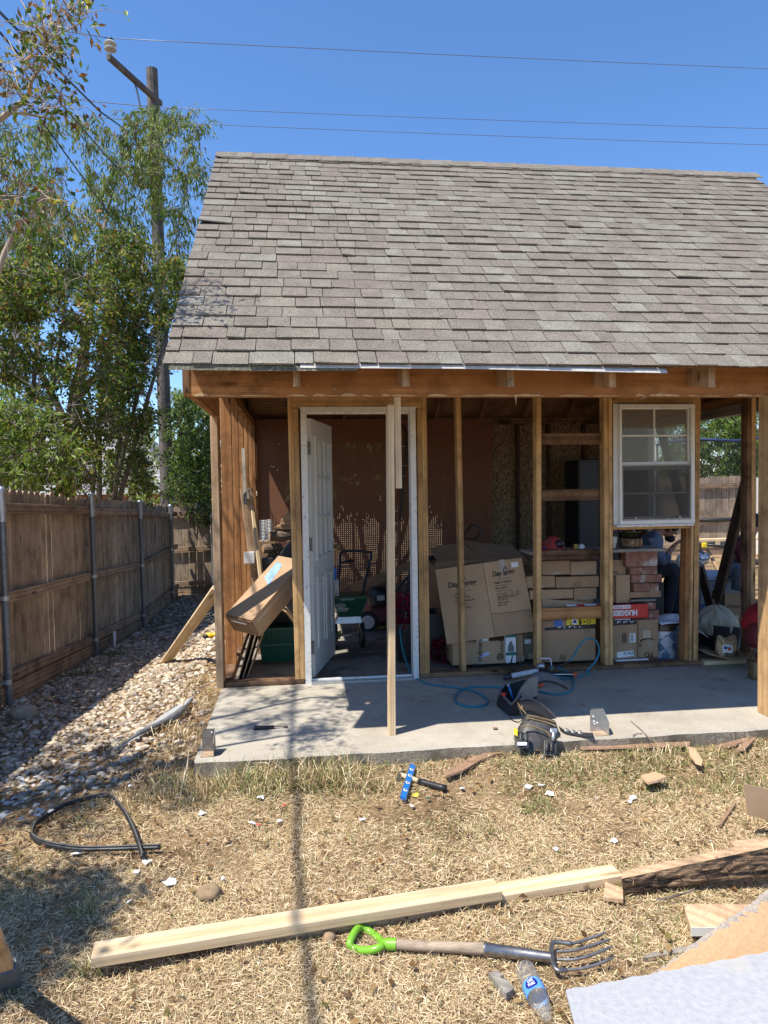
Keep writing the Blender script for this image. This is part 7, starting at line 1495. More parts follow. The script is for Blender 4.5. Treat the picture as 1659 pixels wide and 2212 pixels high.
def crown(u,v):
    a=6.2832*u; f=(1-.1*v)*max(0,1-max(0,(v-.4)/.6)**2.4)**.5; z=hh*min(1,v/.8)+(.02*math.cos(2*a) if v>.5 else 0); z=z-.035*max(0,(v-.8)/.2)
    return Vector((c.x+cr*f*math.cos(a),c.y+cr*.85*f*math.sin(a),HZ+.024+z))
mb=MB(); mb.sheet(crown,30,12); mb.build('crown',MT['hat'],t_,True)
fc=Vector((c.x-cr*.45,c.y-cr*.80-.004,HZ+.095)); rt_=Vector((.86,-.5,0)).normalized() if False else Vector((.93,-.36,0)).normalized()
fp_=patch('flag_patch',t_,fc,rt_,(0,.12,1),.075,.066,MT['paper']); 
for dx,dz,w_,h_,mt in ((-.014,.006,.026,.02,'navy'),(.014,-.004,.024,.022,'red'),(.008,.014,.03,.008,'blue'),(-.022,.026,.008,.006,'green'),(.02,.026,.008,.006,'green'),(-.02,-.026,.01,.006,'green'),(.016,-.026,.012,.006,'red')): patch('patch_print',fp_,fc+rt_*dx+Vector((0,0,dz))+Vector((-.15,-.9,.1))*.0022,rt_,(0,.12,1),w_,h_,MT[mt],.0009)
for k in range(9):
    a=math.pi*1.5+(-.55+.16*k); p=Vector((c.x+cr*1.01*math.cos(a),c.y+cr*.87*math.sin(a),HZ+.028)); MB().tube([p,p+Vector((0,.004,.045))],.0045,5).build('lacing',MT['black'],t_)
a,b=atY(*ZR(1200,1090),5.62),atY(*ZR(1440,905),5.62); t_=thing('black_bin','black square bin lined with a crumpled plastic bag behind the straw hat','bin',((a.x+b.x)/2,5.75,SLAB)); MB().hexa([(a.x+.02,5.66,SLAB+.002),(b.x-.02,5.66,SLAB+.002),(b.x-.02,5.88,SLAB+.002),(a.x+.02,5.88,SLAB+.002),(a.x,5.62,b.z),(b.x,5.64,b.z-.03),(b.x,5.92,b.z-.03),(a.x,5.92,b.z)]).build('bin_body',MT['black'],t_,bevel=.006)
mb=MB(); rs=random.Random(3); cx_,cz_=(a.x+b.x)/2,b.z
m,nt,bs=new_mat('cloudy_plastic'); out=nt.nodes['Material Output']; bs.inputs['Base Color'].default_value=(.55,.50,.36,1); bs.inputs['Roughness'].default_value=.3; trn=N(nt,'ShaderNodeBsdfTransparent'); mx=N(nt,'ShaderNodeMixShader'); mx.inputs[0].default_value=.72; nt.links.new(trn.outputs[0],mx.inputs[1]); nt.links.new(bs.outputs[0],mx.inputs[2]); nt.links.new(mx.outputs[0],out.inputs[0])
def bag(u,v): 
    a_=6.2832*u; e=math.pi*(v*.62); f=1+.12*math.sin(a_*7+v*5)+.08*math.sin(a_*13-v*9); return Vector((cx_-.02+.16*f*math.sin(e+.05)*math.cos(a_),5.77+.13*f*math.sin(e+.05)*math.sin(a_),cz_-.03+.17*math.cos(e)*(1+.08*math.sin(a_*5))))
mb.sheet(bag,40,14); tag(mb.build('plastic_bag',m,None,True),'cloudy clear plastic bag bulging out of the black bin','plastic bag')
c=atZ(*ZR(1110,1130),SLAB); tag(MB().lathe([(.14,.0),(.155,.02),(.15,.07),(.12,.085),(.02,.09)],24,M=T((c.x,max(c.y,5.85),SLAB+.002))).build('black_tub',MT['black'],None,True,angle=40),'low round black tub left of the straw hat','tub')
tag(MB().tube([atZ(*ZR(1000,1026),SLAB+.03),atZ(*ZR(1160,1028),SLAB+.03)],.006,6).build('yellow_stick',MT['yellow'],None),'thin yellow stick on the floor behind the black tub','stick')
tag(board('pale_offcut',(3.232,5.40,SLAB+.021),(3.60,5.40,SLAB+.021),.085,.036,MT['new'],None),'pale board lying in the open doorway under the straw hat','board')
a,b=atY(*ZR(1290,815),7.0),atY(*ZR(1450,625),7.0); t_,q=carton('open_carton','brown printed carton on the ground beyond the plastic bag','carton',*ZR(1285,630),*ZR(1470,830),7.0,.3,MT['cardD'],SLAB); ftext('Walmart',t_,*ZR(1365,745),7.0,.17,.035)
# --- hose, nailer, tool belt on the slab
HPTS=[(*Z7(0,940),.44),(*Z7(8,1010),.36),(*Z7(22,1110),.22),(*Z7(60,1230),.10),(*Z7(110,1320),.03)]
h_=[atY(*Z7(0,930),5.86),atY(*Z7(6,1010),5.80),atY(*Z7(22,1110),5.72),atY(*Z7(52,1215),5.62)]+[atZ(*Z7(x,y),SLAB+.008) for x,y in ((112,1345),(240,1412),(400,1438),(520,1452),(640,1480),(730,1530),(758,1570),(720,1602),(610,1612),(510,1590),(472,1545),(510,1482),(610,1446),(740,1440),(880,1446),(1010,1450),(1150,1470),(1300,1503),(1420,1500),(1490,1460),(1500,1390),(1450,1320))]+[atZ(*Z7(x,y),SLAB+.05) for x,y in ((1385,1285),(1310,1275),(1290,1300),(1330,1345))]+[atZ(*Z7(x,y),SLAB+.012) for x,y in ((1420,1365),(1530,1352),(1640,1318))]+[atY(*ZR(x,y),5.30) for x,y in ((95,1300),(170,1220),(200,1130),(175,1050),(120,1022),(65,1045),(10,1120))]+[atY(*Z7(x,y),5.24) for x,y in ((1505,1165),(1485,1195),(1460,1222))]
t_=thing('air_hose','blue air hose looping over the slab from the doorway to the nail gun','hose',(1.2,5.1,SLAB)); S=spline(h_,7); MB().tube(S,.0072,8).build('hose',MT['hose'],t_,True)
wh=[S[-1]]+[atY(*Z7(x,y),5.2) for x,y in ((1420,1245),(1370,1262),(1335,1280))]; MB().tube(spline(wh,5),.009,8).build('whip',MT['black'],t_,True); MB().tube([wh[-1],wh[-1]+(wh[-1]-wh[-2]).normalized()*.05],.008,8).build('coupling',MT['brass'],t_,True)
NZ=SLAB
n0,n1=atZ(*Z7(1240,1335),NZ+.05),atZ(*Z7(1490,1335),NZ+.035); t_=thing('nail_gun','framing nail gun with a clear-white magazine lying on the slab behind the tool belt','nail gun',(n0.x,n0.y,NZ)); dx=(n1-n0).normalized()
MB().tube([n0-dx*.03,n0+dx*.02,n0+dx*.05],[.045,.05,.034],14).build('body',MT['black'],t_,True,angle=40); MB().tube([n0-dx*.02+Vector((0,.0,.045)),n0-dx*.02+Vector((.0,.02,.075))],.032,12).build('cylinder_cap',MT['galv'],t_,True)
m0,m1=atZ(*Z7(1135,1315),NZ+.06),atZ(*Z7(960,1350),NZ+.035); board('magazine',m0+(m0-m1)*.3,m1,.075,.036,plain('frosted_white',(.55,.57,.57),.4,var=.15),t_,(0,.4,1),.008); board('nose',m1,m1+(m1-m0)*.35,.05,.035,MT['black'],t_,(0,.4,1),.006)
MB().tube([n0+dx*.05,n1],[.018,.018],10).build('handle',MT['black'],t_,True); MB().tube([n0+dx*.06+Vector((0,-.019,.006)),n1+Vector((0,-.019,.006))],.004,6).build('handle_stripe',MT['paper'],t_,True); MB().tube([n1,n1+dx*.03],[.022,.018],10).build('end_cap',MT['orange'],t_,True)
hk=[atY(*Z7(x,y),5.2) for x,y in ((1310,1262),(1303,1205),(1290,1194),(1215,1198))]; MB().tube(hk,.005,6).build('hook',MT['paper'],t_,True)
c=atZ(*Z7(1205,1410),NZ+.03); t_=thing('chalk_reel','round orange-red chalk reel behind the tool belt','chalk reel',(c.x,c.y,NZ)); MB().lathe([(.030,-.018),(.036,-.014),(.036,.014),(.030,.018)],18,M=T((c.x,c.y,NZ+.037))@Matrix.Rotation(R(75),4,'X')).build('case',MT['orange'],t_,True,angle=40); MB().tube([(c.x+.005,c.y-.02,NZ+.04),(c.x+.005,c.y-.026,NZ+.04)],.006,8).build('screw',MT['black'],t_)
# tool belt
def bz_(x,y,h): p=atZ(*ZB(x,y),SLAB+h); return p
t_=thing('tool_belt','black tool belt with cloth and worn leather pouches over the slab edge','tool belt',tuple(bz_(720,700,0)))
poly=[(545,400),(690,330),(780,345),(850,470),(845,520),(700,560),(600,668),(478,575),(500,470)]
c=bz_(640,600,.0); 
base_=[bz_(590,665,.004),bz_(480,575,.004),bz_(500,500,.006),bz_(700,520,.004),bz_(840,525,.004),bz_(720,650,.004)]
top_=[atY(*ZB(620,560),base_[0].y+.04),atY(*ZB(515,450),base_[1].y+.05),atY(*ZB(560,390),base_[2].y+.05),atY(*ZB(735,335),base_[3].y+.04),atY(*ZB(850,440),base_[4].y+.02),atY(*ZB(690,470),base_[5].y+.02)]
mb=MB(); n=6; mb.add(base_+top_,[tuple(range(n-1,-1,-1))]+[(i,(i+1)%n,(i+1)%n+n,i+n) for i in range(n)]); fpz=mb.build('fabric_pouch',MT['fabric'],t_,False,bevel=.02)
MB().tube([p+Vector((0,0,.002)) for p in top_],.007,6,closed=True).build('pouch_rim',MT['greyfab'],fpz,True)
mm=top_[5].lerp(top_[2],.35); MB().tube([mm+Vector((0,0,-.08)),mm+Vector((-.035,.01,.035))],.007,6).build('chisel',MT['lvl'],t_,True); MB().tube([mm+Vector((-.035,.01,.035)),mm+Vector((-.042,.012,.042))],.012,8).build('chisel_head',MT['galv'],t_,True); MB().ico(mm+Vector((-.07,.0,-.02)),.018,1).build('red_tool',MT['red'],t_,True)
# padded belt: arched band seen from its grey inside
cl=[(700,510,.10),(735,440,.15),(790,370,.20),(850,315,.235),(920,300,.235),(1000,320,.215),(1060,350,.19),(1098,375,.165)]
Yb=base_[5].y+.05; ctrp=[atY(*ZB(x,y),Yb+.004*i) for i,(x,y,_) in enumerate(cl)]; S=spline(ctrp,4); mb=MB(); mb.sheet(lambda u,v: S[min(int(u*(len(S)-1)),len(S)-1)]+Vector((.02*(1-v)*0,.085*v,-.030-.02*(1-u)+.055*v*(1-.5*u))),len(S)-1,4,.014); mb.build('padded_belt',MT['greyfab'],t_,True)
mb=MB(); mb.tube([p+Vector((0,-.002,-.034-.02*(1-i/len(S)))) for i,p in enumerate(S)],.0075,6); mb.build('belt_piping',MT['fabric'],t_,True)
wd=[atY(*ZB(x,y),Yb-.01) for x,y in ((665,490),(700,420),(770,330),(850,310),(845,480),(760,520),(690,520))]; MB().prism(wd,(0,.012,0)).build('inner_pad',MT['greyfab'],t_,bevel=.004)
cl2=[(690,520),(760,510),(840,540),(910,590),(970,650),(1010,700),(1050,745)]; Y2=bz_(850,690,0).y; S=spline([atY(*ZB(x,y),Y2+.02) for x,y in cl2],4); mb=MB(); mb.sheet(lambda u,v: S[min(int(u*(len(S)-1)),len(S)-1)]+Vector((-.01*v,-.02*v,-.085*v*(1-.45*u))),len(S)-1,4,.012); mb.build('padded_belt',MT['fabric'],t_,True); MB().tube([p+Vector((0,-.002,.004)) for p in S],.0085,6).build('belt_piping',plain('worn_grey_piping',(.14,.12,.115),.8,var=.3),t_,True)
# leather pouch hanging over the edge
yE=3.93
LPt=[(755,640),(1000,690),(1035,800),(1020,960),(990,1050),(880,1030),(780,1000),(648,930),(655,860),(690,750)]
def lp(x,y,o=0.0):
    f=max(0,min(1,(y-640)/400)); Y=4.06-.15*f-o; return atY(*ZB(x,y),Y)
cen=lp(845,850,.036); ringp=[lp(x,y) for x,y in LPt]; n=len(ringp); inner=[p.lerp(cen,.22)+Vector((0,-.028,.0)) for p in ringp]; backp=[p+Vector((0,.045,-.02)) for p in ringp]; backp=[Vector((p.x,max(p.y,p.y),max(p.z,.012 if p.y<3.93 else SLAB+.004))) for p in backp]
mb=MB(); vs_=ringp+inner+[cen]+backp; fs_=[(i,(i+1)%n,n+(i+1)%n,n+i) for i in range(n)]+[(n+i,n+(i+1)%n,2*n) for i in range(n)]+[(i,2*n+1+i,2*n+1+(i+1)%n,(i+1)%n) for i in range(n)]+[tuple(2*n+1+i for i in range(n))]
mb.add(vs_,fs_); lpz=mb.build('leather_pouch',MT['leather'],t_,True,bevel=.022)
for pts in (((700,752),(760,742),(850,762),(930,800),(955,840)),((752,650),(830,662),(920,685),(1000,712)),((745,672),(830,690),(920,712),(1005,745))):
    MB().tube(spline([lp(x,y,.062 if y>730 else .03) for x,y in pts],5),.0042,5).build('stitched_edge',MT['brass'],lpz,True)
def small(name,x0,y0,x1,y1,o,th,mat,par=None,bev=.006):
    a,b=lp(x0,y1,o),lp(x1,y0,o); q=[lp(x0,y0,o),lp(x1,y0,o),lp(x1,y1,o),lp(x0,y1,o)]; return MB().prism(q,(0,th,0)).build(name,mat,par or lpz,bevel=bev)
small('tool_loop',690,800,728,870,.088,.02,MT['black']); small('tool_loop',735,805,768,875,.092,.02,MT['black']); small('front_pocket',655,868,770,935,.085,.03,MT['leather']); small('tape_clip',672,885,752,912,.094,.008,MT['paper'],None,.003); 
small('holster',898,860,1012,990,.088,.03,MT['leather']); MB().tube([lp(985,770,.085),lp(980,820,.098),lp(975,870,.100)],[.012,.011,.009],8).build('plier_handle',MT['galv'],lpz,True); small('plier_grip',955,765,1015,800,.10,.012,MT['galv'],None,.003)
for x in (925,965): MB().tube([lp(x,875,.10),lp(x-4,960,.105)],.009,7).build('strap_fold',MT['leather'],lpz,True)
MB().tube([lp(880+55*(1+math.cos(t)),1015+25*math.sin(t),.085) for t in np.linspace(0,6,14)],.004,5,closed=True).build('ring',MT['steel'],lpz,True); 
MB().prism([lp(x,y,.02) for x,y in ((648,770),(672,775),(668,835),(645,815))],(0,.02,0)).build('yellow_tool',MT['yellow'],t_)
S=spline([atZ(*ZB(x,y),SLAB+.022) for x,y in ((1030,745),(1080,775),(1150,790),(1220,800),(1318,805))],5); mb=MB(); mb.sheet(lambda u,v: S[min(int(u*(len(S)-1)),len(S)-1)]+Vector((0,.0-.025*v,-.018*v+.0)),len(S)-1,2,.004); mb.build('strap',MT['fabric'],t_,True)
for x,y in ((1088,778),(1145,790),(1205,798)):
    c=atZ(*ZB(x,y),SLAB+.020)+Vector((0,-.012,.004)); MB().lathe([(.009,0),(.0135,.0),(.0135,.003),(.009,.003)],16,M=T(c)@Matrix.Rotation(R(36),4,'X'),close=False).build('grommet',MT['galv'],t_,True)
MB().tube(spline([bz_(600,668,.01),bz_(640,700,.006),bz_(690,705,.012),bz_(715,660,.05),bz_(665,560,.10)],5),.003,5).build('cord',MT['black'],t_,True)
for (x0,y0,x1,y1) in ((668,530,700,600),(680,560,745,640),(700,520,712,590)): MB().tube([bz_(x0,y0,.12),bz_(x1,y1,.085)],.004,5).build('buckle_strap',MT['brass'],t_,True)
# ---------------------------------------------------------------- temporary prop under the beam
b_=atZ(847,1586,SLAB); tp=atY(842,876,4.21); t_=thing('temporary_prop','upright pale board propping the porch beam, a shorter board nailed to its side','prop',(b_.x,4.215,SLAB))
board('prop_board',(b_.x,4.215,SLAB+.001),(tp.x+.003,4.225,tp.z),.040,.089,MT['new'],t_,(0,1,0),.003)
e0,e1=atY(856.5,1055,4.19),atY(857,858,4.19); board('side_board',(tp.x+.0445,4.215,e0.z),(tp.x+.0435,4.215,2.139),.038,.060,MT['new'],t_,(0,1,0),.003)
# black cabinet at the back wall, braces in the garage opening
a,b=atY(*Z6(1540,905),8.75),atY(*Z6(1800,650),8.75); t_=thing('black_cabinet','tall black cabinet in the dark against the back wall','cabinet',((a.x+b.x)/2,8.98,SLAB)); MB().box((a.x,8.76,SLAB+.002),(a.x+.55,9.22,b.z)).build('body',MT['black'],t_,bevel=.01)
for k in range(2): MB().box((a.x+.012+.268*k,8.745,SLAB+.06),(a.x+.012+.262+.268*k,8.759,b.z-.03)).build('door',MT['black'],t_,bevel=.004)
for (p0,p1,lab,u_) in ((atX(1420,905,4.33),atX(1543,1335,4.33),'long dark brace slanting down to the right across the garage opening',(1,.2,0)),(atX(1622,1000,4.27),atX(1548,1296,4.27),'dark brace with a sunlit edge slanting down to the left in the garage opening',(1,.2,0))):
    if p1.z<SLAB+.03: p1=p0.lerp(p1,(p0.z-SLAB-.02)/(p0.z-p1.z))
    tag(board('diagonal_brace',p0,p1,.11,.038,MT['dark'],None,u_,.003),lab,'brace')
# ---------------------------------------------------------------- yard beyond the garage opening
cyA=lambda x,y,Y: atY(*Z8(x,y),Y)
P=[cyA(700,525,12.3),cyA(860,495,12.0),cyA(1080,480,11.8),cyA(1240,487,11.7),cyA(1390,492,11.8),cyA(1510,476,12.0),cyA(1640,455,12.5)]; S=spline(P,4); zt_=sum(p.z for p in P)/len(P)
t_=thing('trampoline','trampoline with a dark safety net and blue padded top rail behind the garage opening','trampoline',(P[3].x,P[3].y,0)); MB().tube(S,.028,8).build('top_rail',plain('trampoline_blue',(.012,.028,.085),.7),t_,True)
m,nt,bs=new_mat('safety_net'); out=nt.nodes['Material Output']; tr=N(nt,'ShaderNodeBsdfTransparent'); mx=N(nt,'ShaderNodeMixShader'); mx.inputs[0].default_value=.30; bs.inputs['Base Color'].default_value=(.012,.012,.014,1); bs.inputs['Roughness'].default_value=.9; nt.links.new(tr.outputs[0],mx.inputs[1]); nt.links.new(bs.outputs[0],mx.inputs[2]); nt.links.new(mx.outputs[0],out.inputs[0])
mb=MB(); mb.sheet(lambda u,v: (lambda p: Vector((p.x,p.y,p.z-.03-(p.z-.95)*v)))(S[min(int(u*(len(S)-1)),len(S)-1)]),len(S)-1,2); mb.build('net',m,t_)
for k in (0,len(S)-1): MB().tube([(S[k].x,S[k].y,gz(S[k].x,S[k].y)),S[k]],.022,8).build('pole',MT['black'],t_,True)
MB().tube([Vector((p.x,p.y+.02,.93)) for p in S],.035,8).build('mat_frame',MT['black'],t_,True)
a,b=cyA(1040,1350,9.6),cyA(1330,1340,9.6); t_=thing('saw_horse','sawhorse with a pale plank on top out in the sunny yard','sawhorse',((a.x+b.x)/2,9.65,0))
board('top_rail',a-Vector((0,-.05,.07)),b+Vector((.3,.05,-.07)),.04,.06,MT['postm'],t_)
for (x,y,x2,y2) in ((1130,1420,1225,1600),(1075,1400,1040,1610),(1330,1400,1400,1600)):
    p0,p1=cyA(x,y,9.62),cyA(x2,y2,9.5 if x2>1100 else 9.75); p1=p0+(p1-p0)*((p0.z-.0)/(p0.z-p1.z)); board('leg',p0,p1,.045,.03,MT['cut'],t_,(0,1,0))
tag(board('work_plank',a+Vector((-.25,-.02,.0)),b+Vector((.4,-.02,.0)),.14,.035,MT['new'],None),'pale plank lying on the sawhorse in the yard','board')
c=cyA(1105,1390,9.5); t_=thing('clamp','orange-yellow clamp hanging from the plank on the sawhorse','clamp',(c.x,9.5,c.z-.06)); MB().box((c.x-.03,9.47,c.z-.04),(c.x+.035,9.52,c.z+.03)).build('clamp_body',MT['yellow'],t_,bevel=.01); MB().tube([(c.x+.05,9.49,c.z),(c.x+.42,9.49,c.z-.05)],.018,8).build('clamp_bar',MT['black'],t_,True)
c=cyA(1228,1380,9.5); tag(MB().box((c.x-.03,9.5,c.z-.03),(c.x+.03,9.54,c.z+.05)).build('wood_peg',MT['new'],None),'small pale wooden block under the plank on the sawhorse','block')
c=atY(*ZR(1075,330),6.7); t_=thing('foil_bundle','crumpled silver foil bundle hanging by the right window stud','foil bundle',tuple(c-Vector((0,0,.12)))); MB().ico(c,(.085,.06,.075),3,.16).build('foil',plain('crumpled_foil',(.55,.57,.60),.3,.6,var=.3,scale=40,bmp=.6),t_); MB().ico(c+Vector((-.20,.0,-.02)),(.05,.05,.07),3,.18).build('foil',MT['foil'],t_); MB().tube([c+Vector((-.2,0,-.02)),c+Vector((-.1,.01,-.05)),c],.02,6).build('foil_neck',MT['foil'],t_); MB().tube([c+Vector((0,.02,-.06)),c+Vector((.01,.06,SLAB-c.z+.002))],.012,6).build('stand_rod',MT['dark'],t_)
c=atY(*ZR(1115,740),7.35); t_=thing('blue_bottle','blue-labelled water bottle standing by the foot of the braces','bottle',(c.x,7.35,SLAB)); MB().lathe([(.03,0),(.035,.02),(.035,.16),(.014,.20),(.014,.23)],14,M=T((c.x,7.35,SLAB+.002))).build('bottle_body',MT['clear'],t_,True); MB().lathe([(.036,.05),(.036,.13)],16,close=False,M=T((c.x,7.35,SLAB+.002))).build('label',MT['lblue'],t_,True)
c=atY(*ZR(1222,730),7.30); t_=thing('clear_bottle','clear water bottle standing just right of the crossing braces','bottle',(c.x,7.3,SLAB)); MB().lathe([(.03,0),(.035,.02),(.035,.16),(.014,.20),(.014,.23)],14,M=T((c.x,7.3,SLAB+.002))).build('bottle_body',MT['clear'],t_,True); MB().lathe([(.016,.23),(.016,.245),(.002,.246)],10,M=T((c.x,7.3,SLAB+.002))).build('cap',MT['lblue'],t_,True)
q0=atY(*ZR(1075,640),8.05); q1=atY(*ZR(1500,470),8.05); t_=thing('cooler','large grey cooler with a pale lid serving as a seat outside','cooler',((q0.x+q1.x)/2,8.3,0)); gzc=gz(q0.x,8.2)
MB().box((q0.x,8.05,gzc),(q1.x+.05,8.55,q1.z-.06)).build('tub',plain('cooler_grey',(.16,.19,.22),.5,var=.1),t_,bevel=.02); MB().box((q0.x-.015,8.03,q1.z-.058),(q1.x+.065,8.57,q1.z)).build('lid',plain('cooler_lid',(.30,.36,.42),.5,var=.1),t_,bevel=.015); MB().box((q0.x+.2,8.025,q1.z-.14),(q0.x+.32,8.048,q1.z-.085)).build('latch',MT['black'],t_,bevel=.004)
# ---------------------------------------------------------------- people
def skin(name, V, E, mat, par, sub=2, base=None):
    me=bpy.data.meshes.new(name); c=Vector(base) if base is not None else Vector(V[0][0]); me.from_pydata([tuple(Vector(p)-c) for p,r in V],E,[])
    o=obj(name,me,mat,par,T(c)); o.modifiers.new('skin','SKIN'); sv=me.skin_vertices[0].data
    for i,(p,r) in enumerate(V):
        sv[i].radius=(r,r) if not isinstance(r,tuple) else r; sv[i].use_root=(i==0); sv[i].use_loose=False
    md=o.modifiers['skin']; md.use_smooth_shade=True; md.branch_smoothing=.4
    if sub: s_=o.modifiers.new('subdivision','SUBSURF'); s_.levels=s_.render_levels=sub
    return o
class Fig:
    """one body: joints as a connected skeleton"""
    def __init__(s): s.V=[]; s.E=[]; s.n={}
    def j(s,key,p,r,to=None):
        s.V.append((Vector(p),r)); s.n[key]=len(s.V)-1
        if to is not None: s.E.append((s.n[to],s.n[key]))
    def hand(s,wrist,direction,palm,tag_,size=1.0,curl=.6):
        w=s.V[s.n[wrist]][0]; d=Vector(direction).normalized(); nrm=Vector(palm).normalized(); sd=d.cross(nrm).normalized()
        s.j(tag_+'palm',w+d*.05*size,(.036*size,.018*size),wrist)
        for k,(o_,l) in enumerate(((-.030,.070),(-.010,.080),(.010,.075),(.030,.060))):
            k0=w+d*.088*size+sd*o_*size; k1=k0+(d*(1-curl*.3)+nrm*curl*.4).normalized()*l*.5*size; k2=k1+(d*(1-curl)+nrm*curl).normalized()*l*.5*size
            s.j(f'{tag_}a{k}',k0,.0105*size,tag_+'palm'); s.j(f'{tag_}b{k}',k1,.0092*size,f'{tag_}a{k}'); s.j(f'{tag_}c{k}',k2,.007*size,f'{tag_}b{k}')
        t0=w+d*.04*size-sd*.040*size; s.j(tag_+'t0',t0,.013*size,tag_+'palm'); s.j(tag_+'t1',t0+(d*.6-sd*.5+nrm*.4).normalized()*.045*size,.010*size,tag_+'t0')
def head_on(f,neck,c,fwd,up,h):
    """skull, jaw, nose and ears as part of the body's skeleton; c is the head's middle"""
    fwd=Vector(fwd).normalized(); up=Vector(up).normalized(); sd=fwd.cross(up).normalized()
    f.j('skullbase',c-up*h*.28-fwd*h*.05,h*.26,neck); f.j('skull',c+up*h*.02-fwd*h*.04,h*.36,'skullbase'); f.j('crownpt',c+up*h*.26-fwd*h*.02,h*.30,'skull')
    f.j('jaw',c-up*h*.33+fwd*h*.18,h*.17,'skullbase'); f.j('nose0',c-up*h*.06+fwd*h*.32,h*.07,'skull'); f.j('nose',c-up*h*.12+fwd*h*.42,h*.045,'nose0')
    return fwd,up,sd
def face_bits(par,c,fwd,up,sd,h):
    for s_ in (-1,1):
        e=c+up*h*.03+fwd*h*.34+sd*s_*h*.14; MB().ico(e,h*.045,2).build('eye',MT['paper'],par,True); 
        MB().ico(c-up*h*.04-fwd*h*.02+sd*s_*h*.36,(h*.05,h*.09,h*.12),2).build('ear',MT['skin'],par,True)
    MB().ico(c-up*h*.24+fwd*h*.33,(h*.05,h*.09,h*.025),2).build('mouth',plain('lips',(.25,.09,.075),.5,bmp=0),par,True)
# man in the grey-blue shirt, sitting, hand at his mouth
Y1=7.05; q=lambda x,y,dy=0: atY(*ZR(x,y),Y1+dy)
t_=thing('person','person in a grey-blue shirt and cap sitting below the window, hand at the mouth','person',(q(640,860).x,Y1,SLAB))
f=Fig(); f.j('pelvis',q(560,420),.15); f.j('waist',q(575,330),.145,'pelvis'); f.j('chest',q(620,200),.155,'waist'); f.j('neckb',q(700,120),.08,'chest'); f.j('neck',q(745,75),.058,'neckb')
hc=q(800,88); fw,up,sd=head_on(f,'neck',hc,(1,-.25,-.22),(.22,0,1),.235)
f.j('shN',q(660,190,-.20),.072,'chest'); f.j('elN',q(745,375,-.24),.050,'shN'); f.j('wrN',q(815,262,-.20),.032,'elN'); f.hand('wrN',(q(880,185,-.18)-q(815,262,-.20)),(.75,-.2,.1),'hn',1.05,.75)
f.j('shF',q(640,185,.20),.070,'chest'); f.j('elF',q(740,370,.26),.048,'shF'); f.j('wrF',q(860,370,.24),.032,'elF'); f.hand('wrF',(1,0,-.15),(0,0,-1),'hf',1.0,.4)
for s_,k in ((-.12,'N'),(.14,'F')):
    f.j('hip'+k,q(590,440,s_),.10,'pelvis'); f.j('kn'+k,q(835 if k=='N' else 890,425,s_),.070,'hip'+k); f.j('an'+k,q(775 if k=='N' else 850,820,s_),.045,'kn'+k); f.j('toe'+k,q(850 if k=='N' else 915,862,s_),.035,'an'+k)
skin('body',f.V,f.E,MT['skin'],t_)
g=lambda *ks: [f.V[f.n[k]] for k in ks]
def cloth_(name,chain,edges,grow,mat): return skin(name,[(p,(r if not isinstance(r,tuple) else r[0])+grow) for p,r in chain],edges,mat,t_)
MT['gshirt']=plain('grey_blue_cotton',(.115,.15,.21),.9,var=.2,scale=14,bmp=.5); MT['navytr']=plain('dark_trousers',(.014,.016,.024),.9,var=.3,scale=20,bmp=.4)
el2=f.V[f.n['elN']][0].lerp(f.V[f.n['wrN']][0],.75); el3=f.V[f.n['elF']][0].lerp(f.V[f.n['wrF']][0],.7)
ch=[(f.V[f.n['waist']][0]-Vector((0,0,.06)),.152)]+g('waist','chest','neckb','shN','elN')+[(el2,.036)]+g('shF','elF')+[(el3,.036)]
cloth_('shirt',ch,[(0,1),(1,2),(2,3),(2,4),(4,5),(5,6),(2,7),(7,8),(8,9)],.016,MT['gshirt'])
ch=g('pelvis','hipN','knN')+[(f.V[f.n['anN']][0],.055)]+g('hipF','knF')+[(f.V[f.n['anF']][0],.055)]; cloth_('trousers',ch,[(0,1),(1,2),(2,3),(0,4),(4,5),(5,6)],.016,MT['navytr'])
for k in 'NF':
    a_,b_=f.V[f.n['an'+k]][0],f.V[f.n['toe'+k]][0]; zb=SLAB+.004; MB().hexa([(a_.x-.06,a_.y-.045,zb),(b_.x+.05,a_.y-.045,zb),(b_.x+.05,a_.y+.045,zb),(a_.x-.06,a_.y+.045,zb),(a_.x-.055,a_.y-.04,a_.z+.02),(b_.x+.03,a_.y-.035,zb+.06),(b_.x+.03,a_.y+.035,zb+.06),(a_.x-.055,a_.y+.04,a_.z+.02)]).build('shoe',MT['black'],t_,True,bevel=.02)
face_bits(t_,hc,fw,up,sd,.235)
hm=Matrix(((fw.x,sd.x,up.x,0),(fw.y,sd.y,up.y,0),(fw.z,sd.z,up.z,0),(0,0,0,1)))
o=MB().ico(hc-fw*.040+up*.035,(.080,.084,.085),3,M=hm.to_3x3()).build('hair',MT['hair'],t_,True); o2=MB().ico(hc-up*.082+fw*.030,(.052,.056,.042),3,.05,M=hm.to_3x3()).build('beard',MT['hair'],t_,True)
mb=MB(); mb.ico(hc+up*.055-fw*.008,(.112,.098,.078),3,M=hm.to_3x3()); mb.build('cap',MT['black'],t_,True); MB().prism([hc+up*.05+fw*.08+sd*.07,hc+up*.045+fw*.19+sd*.045,hc+up*.045+fw*.19-sd*.045,hc+up*.05+fw*.08-sd*.07],up*.008).build('cap_peak',MT['black'],t_)
for s,x,y in (('T',650,200),('E',648,255)): lettering(s,t_,q(x,y,-.305),(.25,0,1),(-1,0,.25),.034,.036,MT['ink'],.03)
bx=q(560,520); tag(MB().box((bx.x-.26,Y1-.22,SLAB+.002),(bx.x+.14,Y1+.24,bx.z+.0)).build('seat_crate',MT['black'],None,bevel=.01),'dark crate the bearded person in the grey-blue shirt sits on','crate')
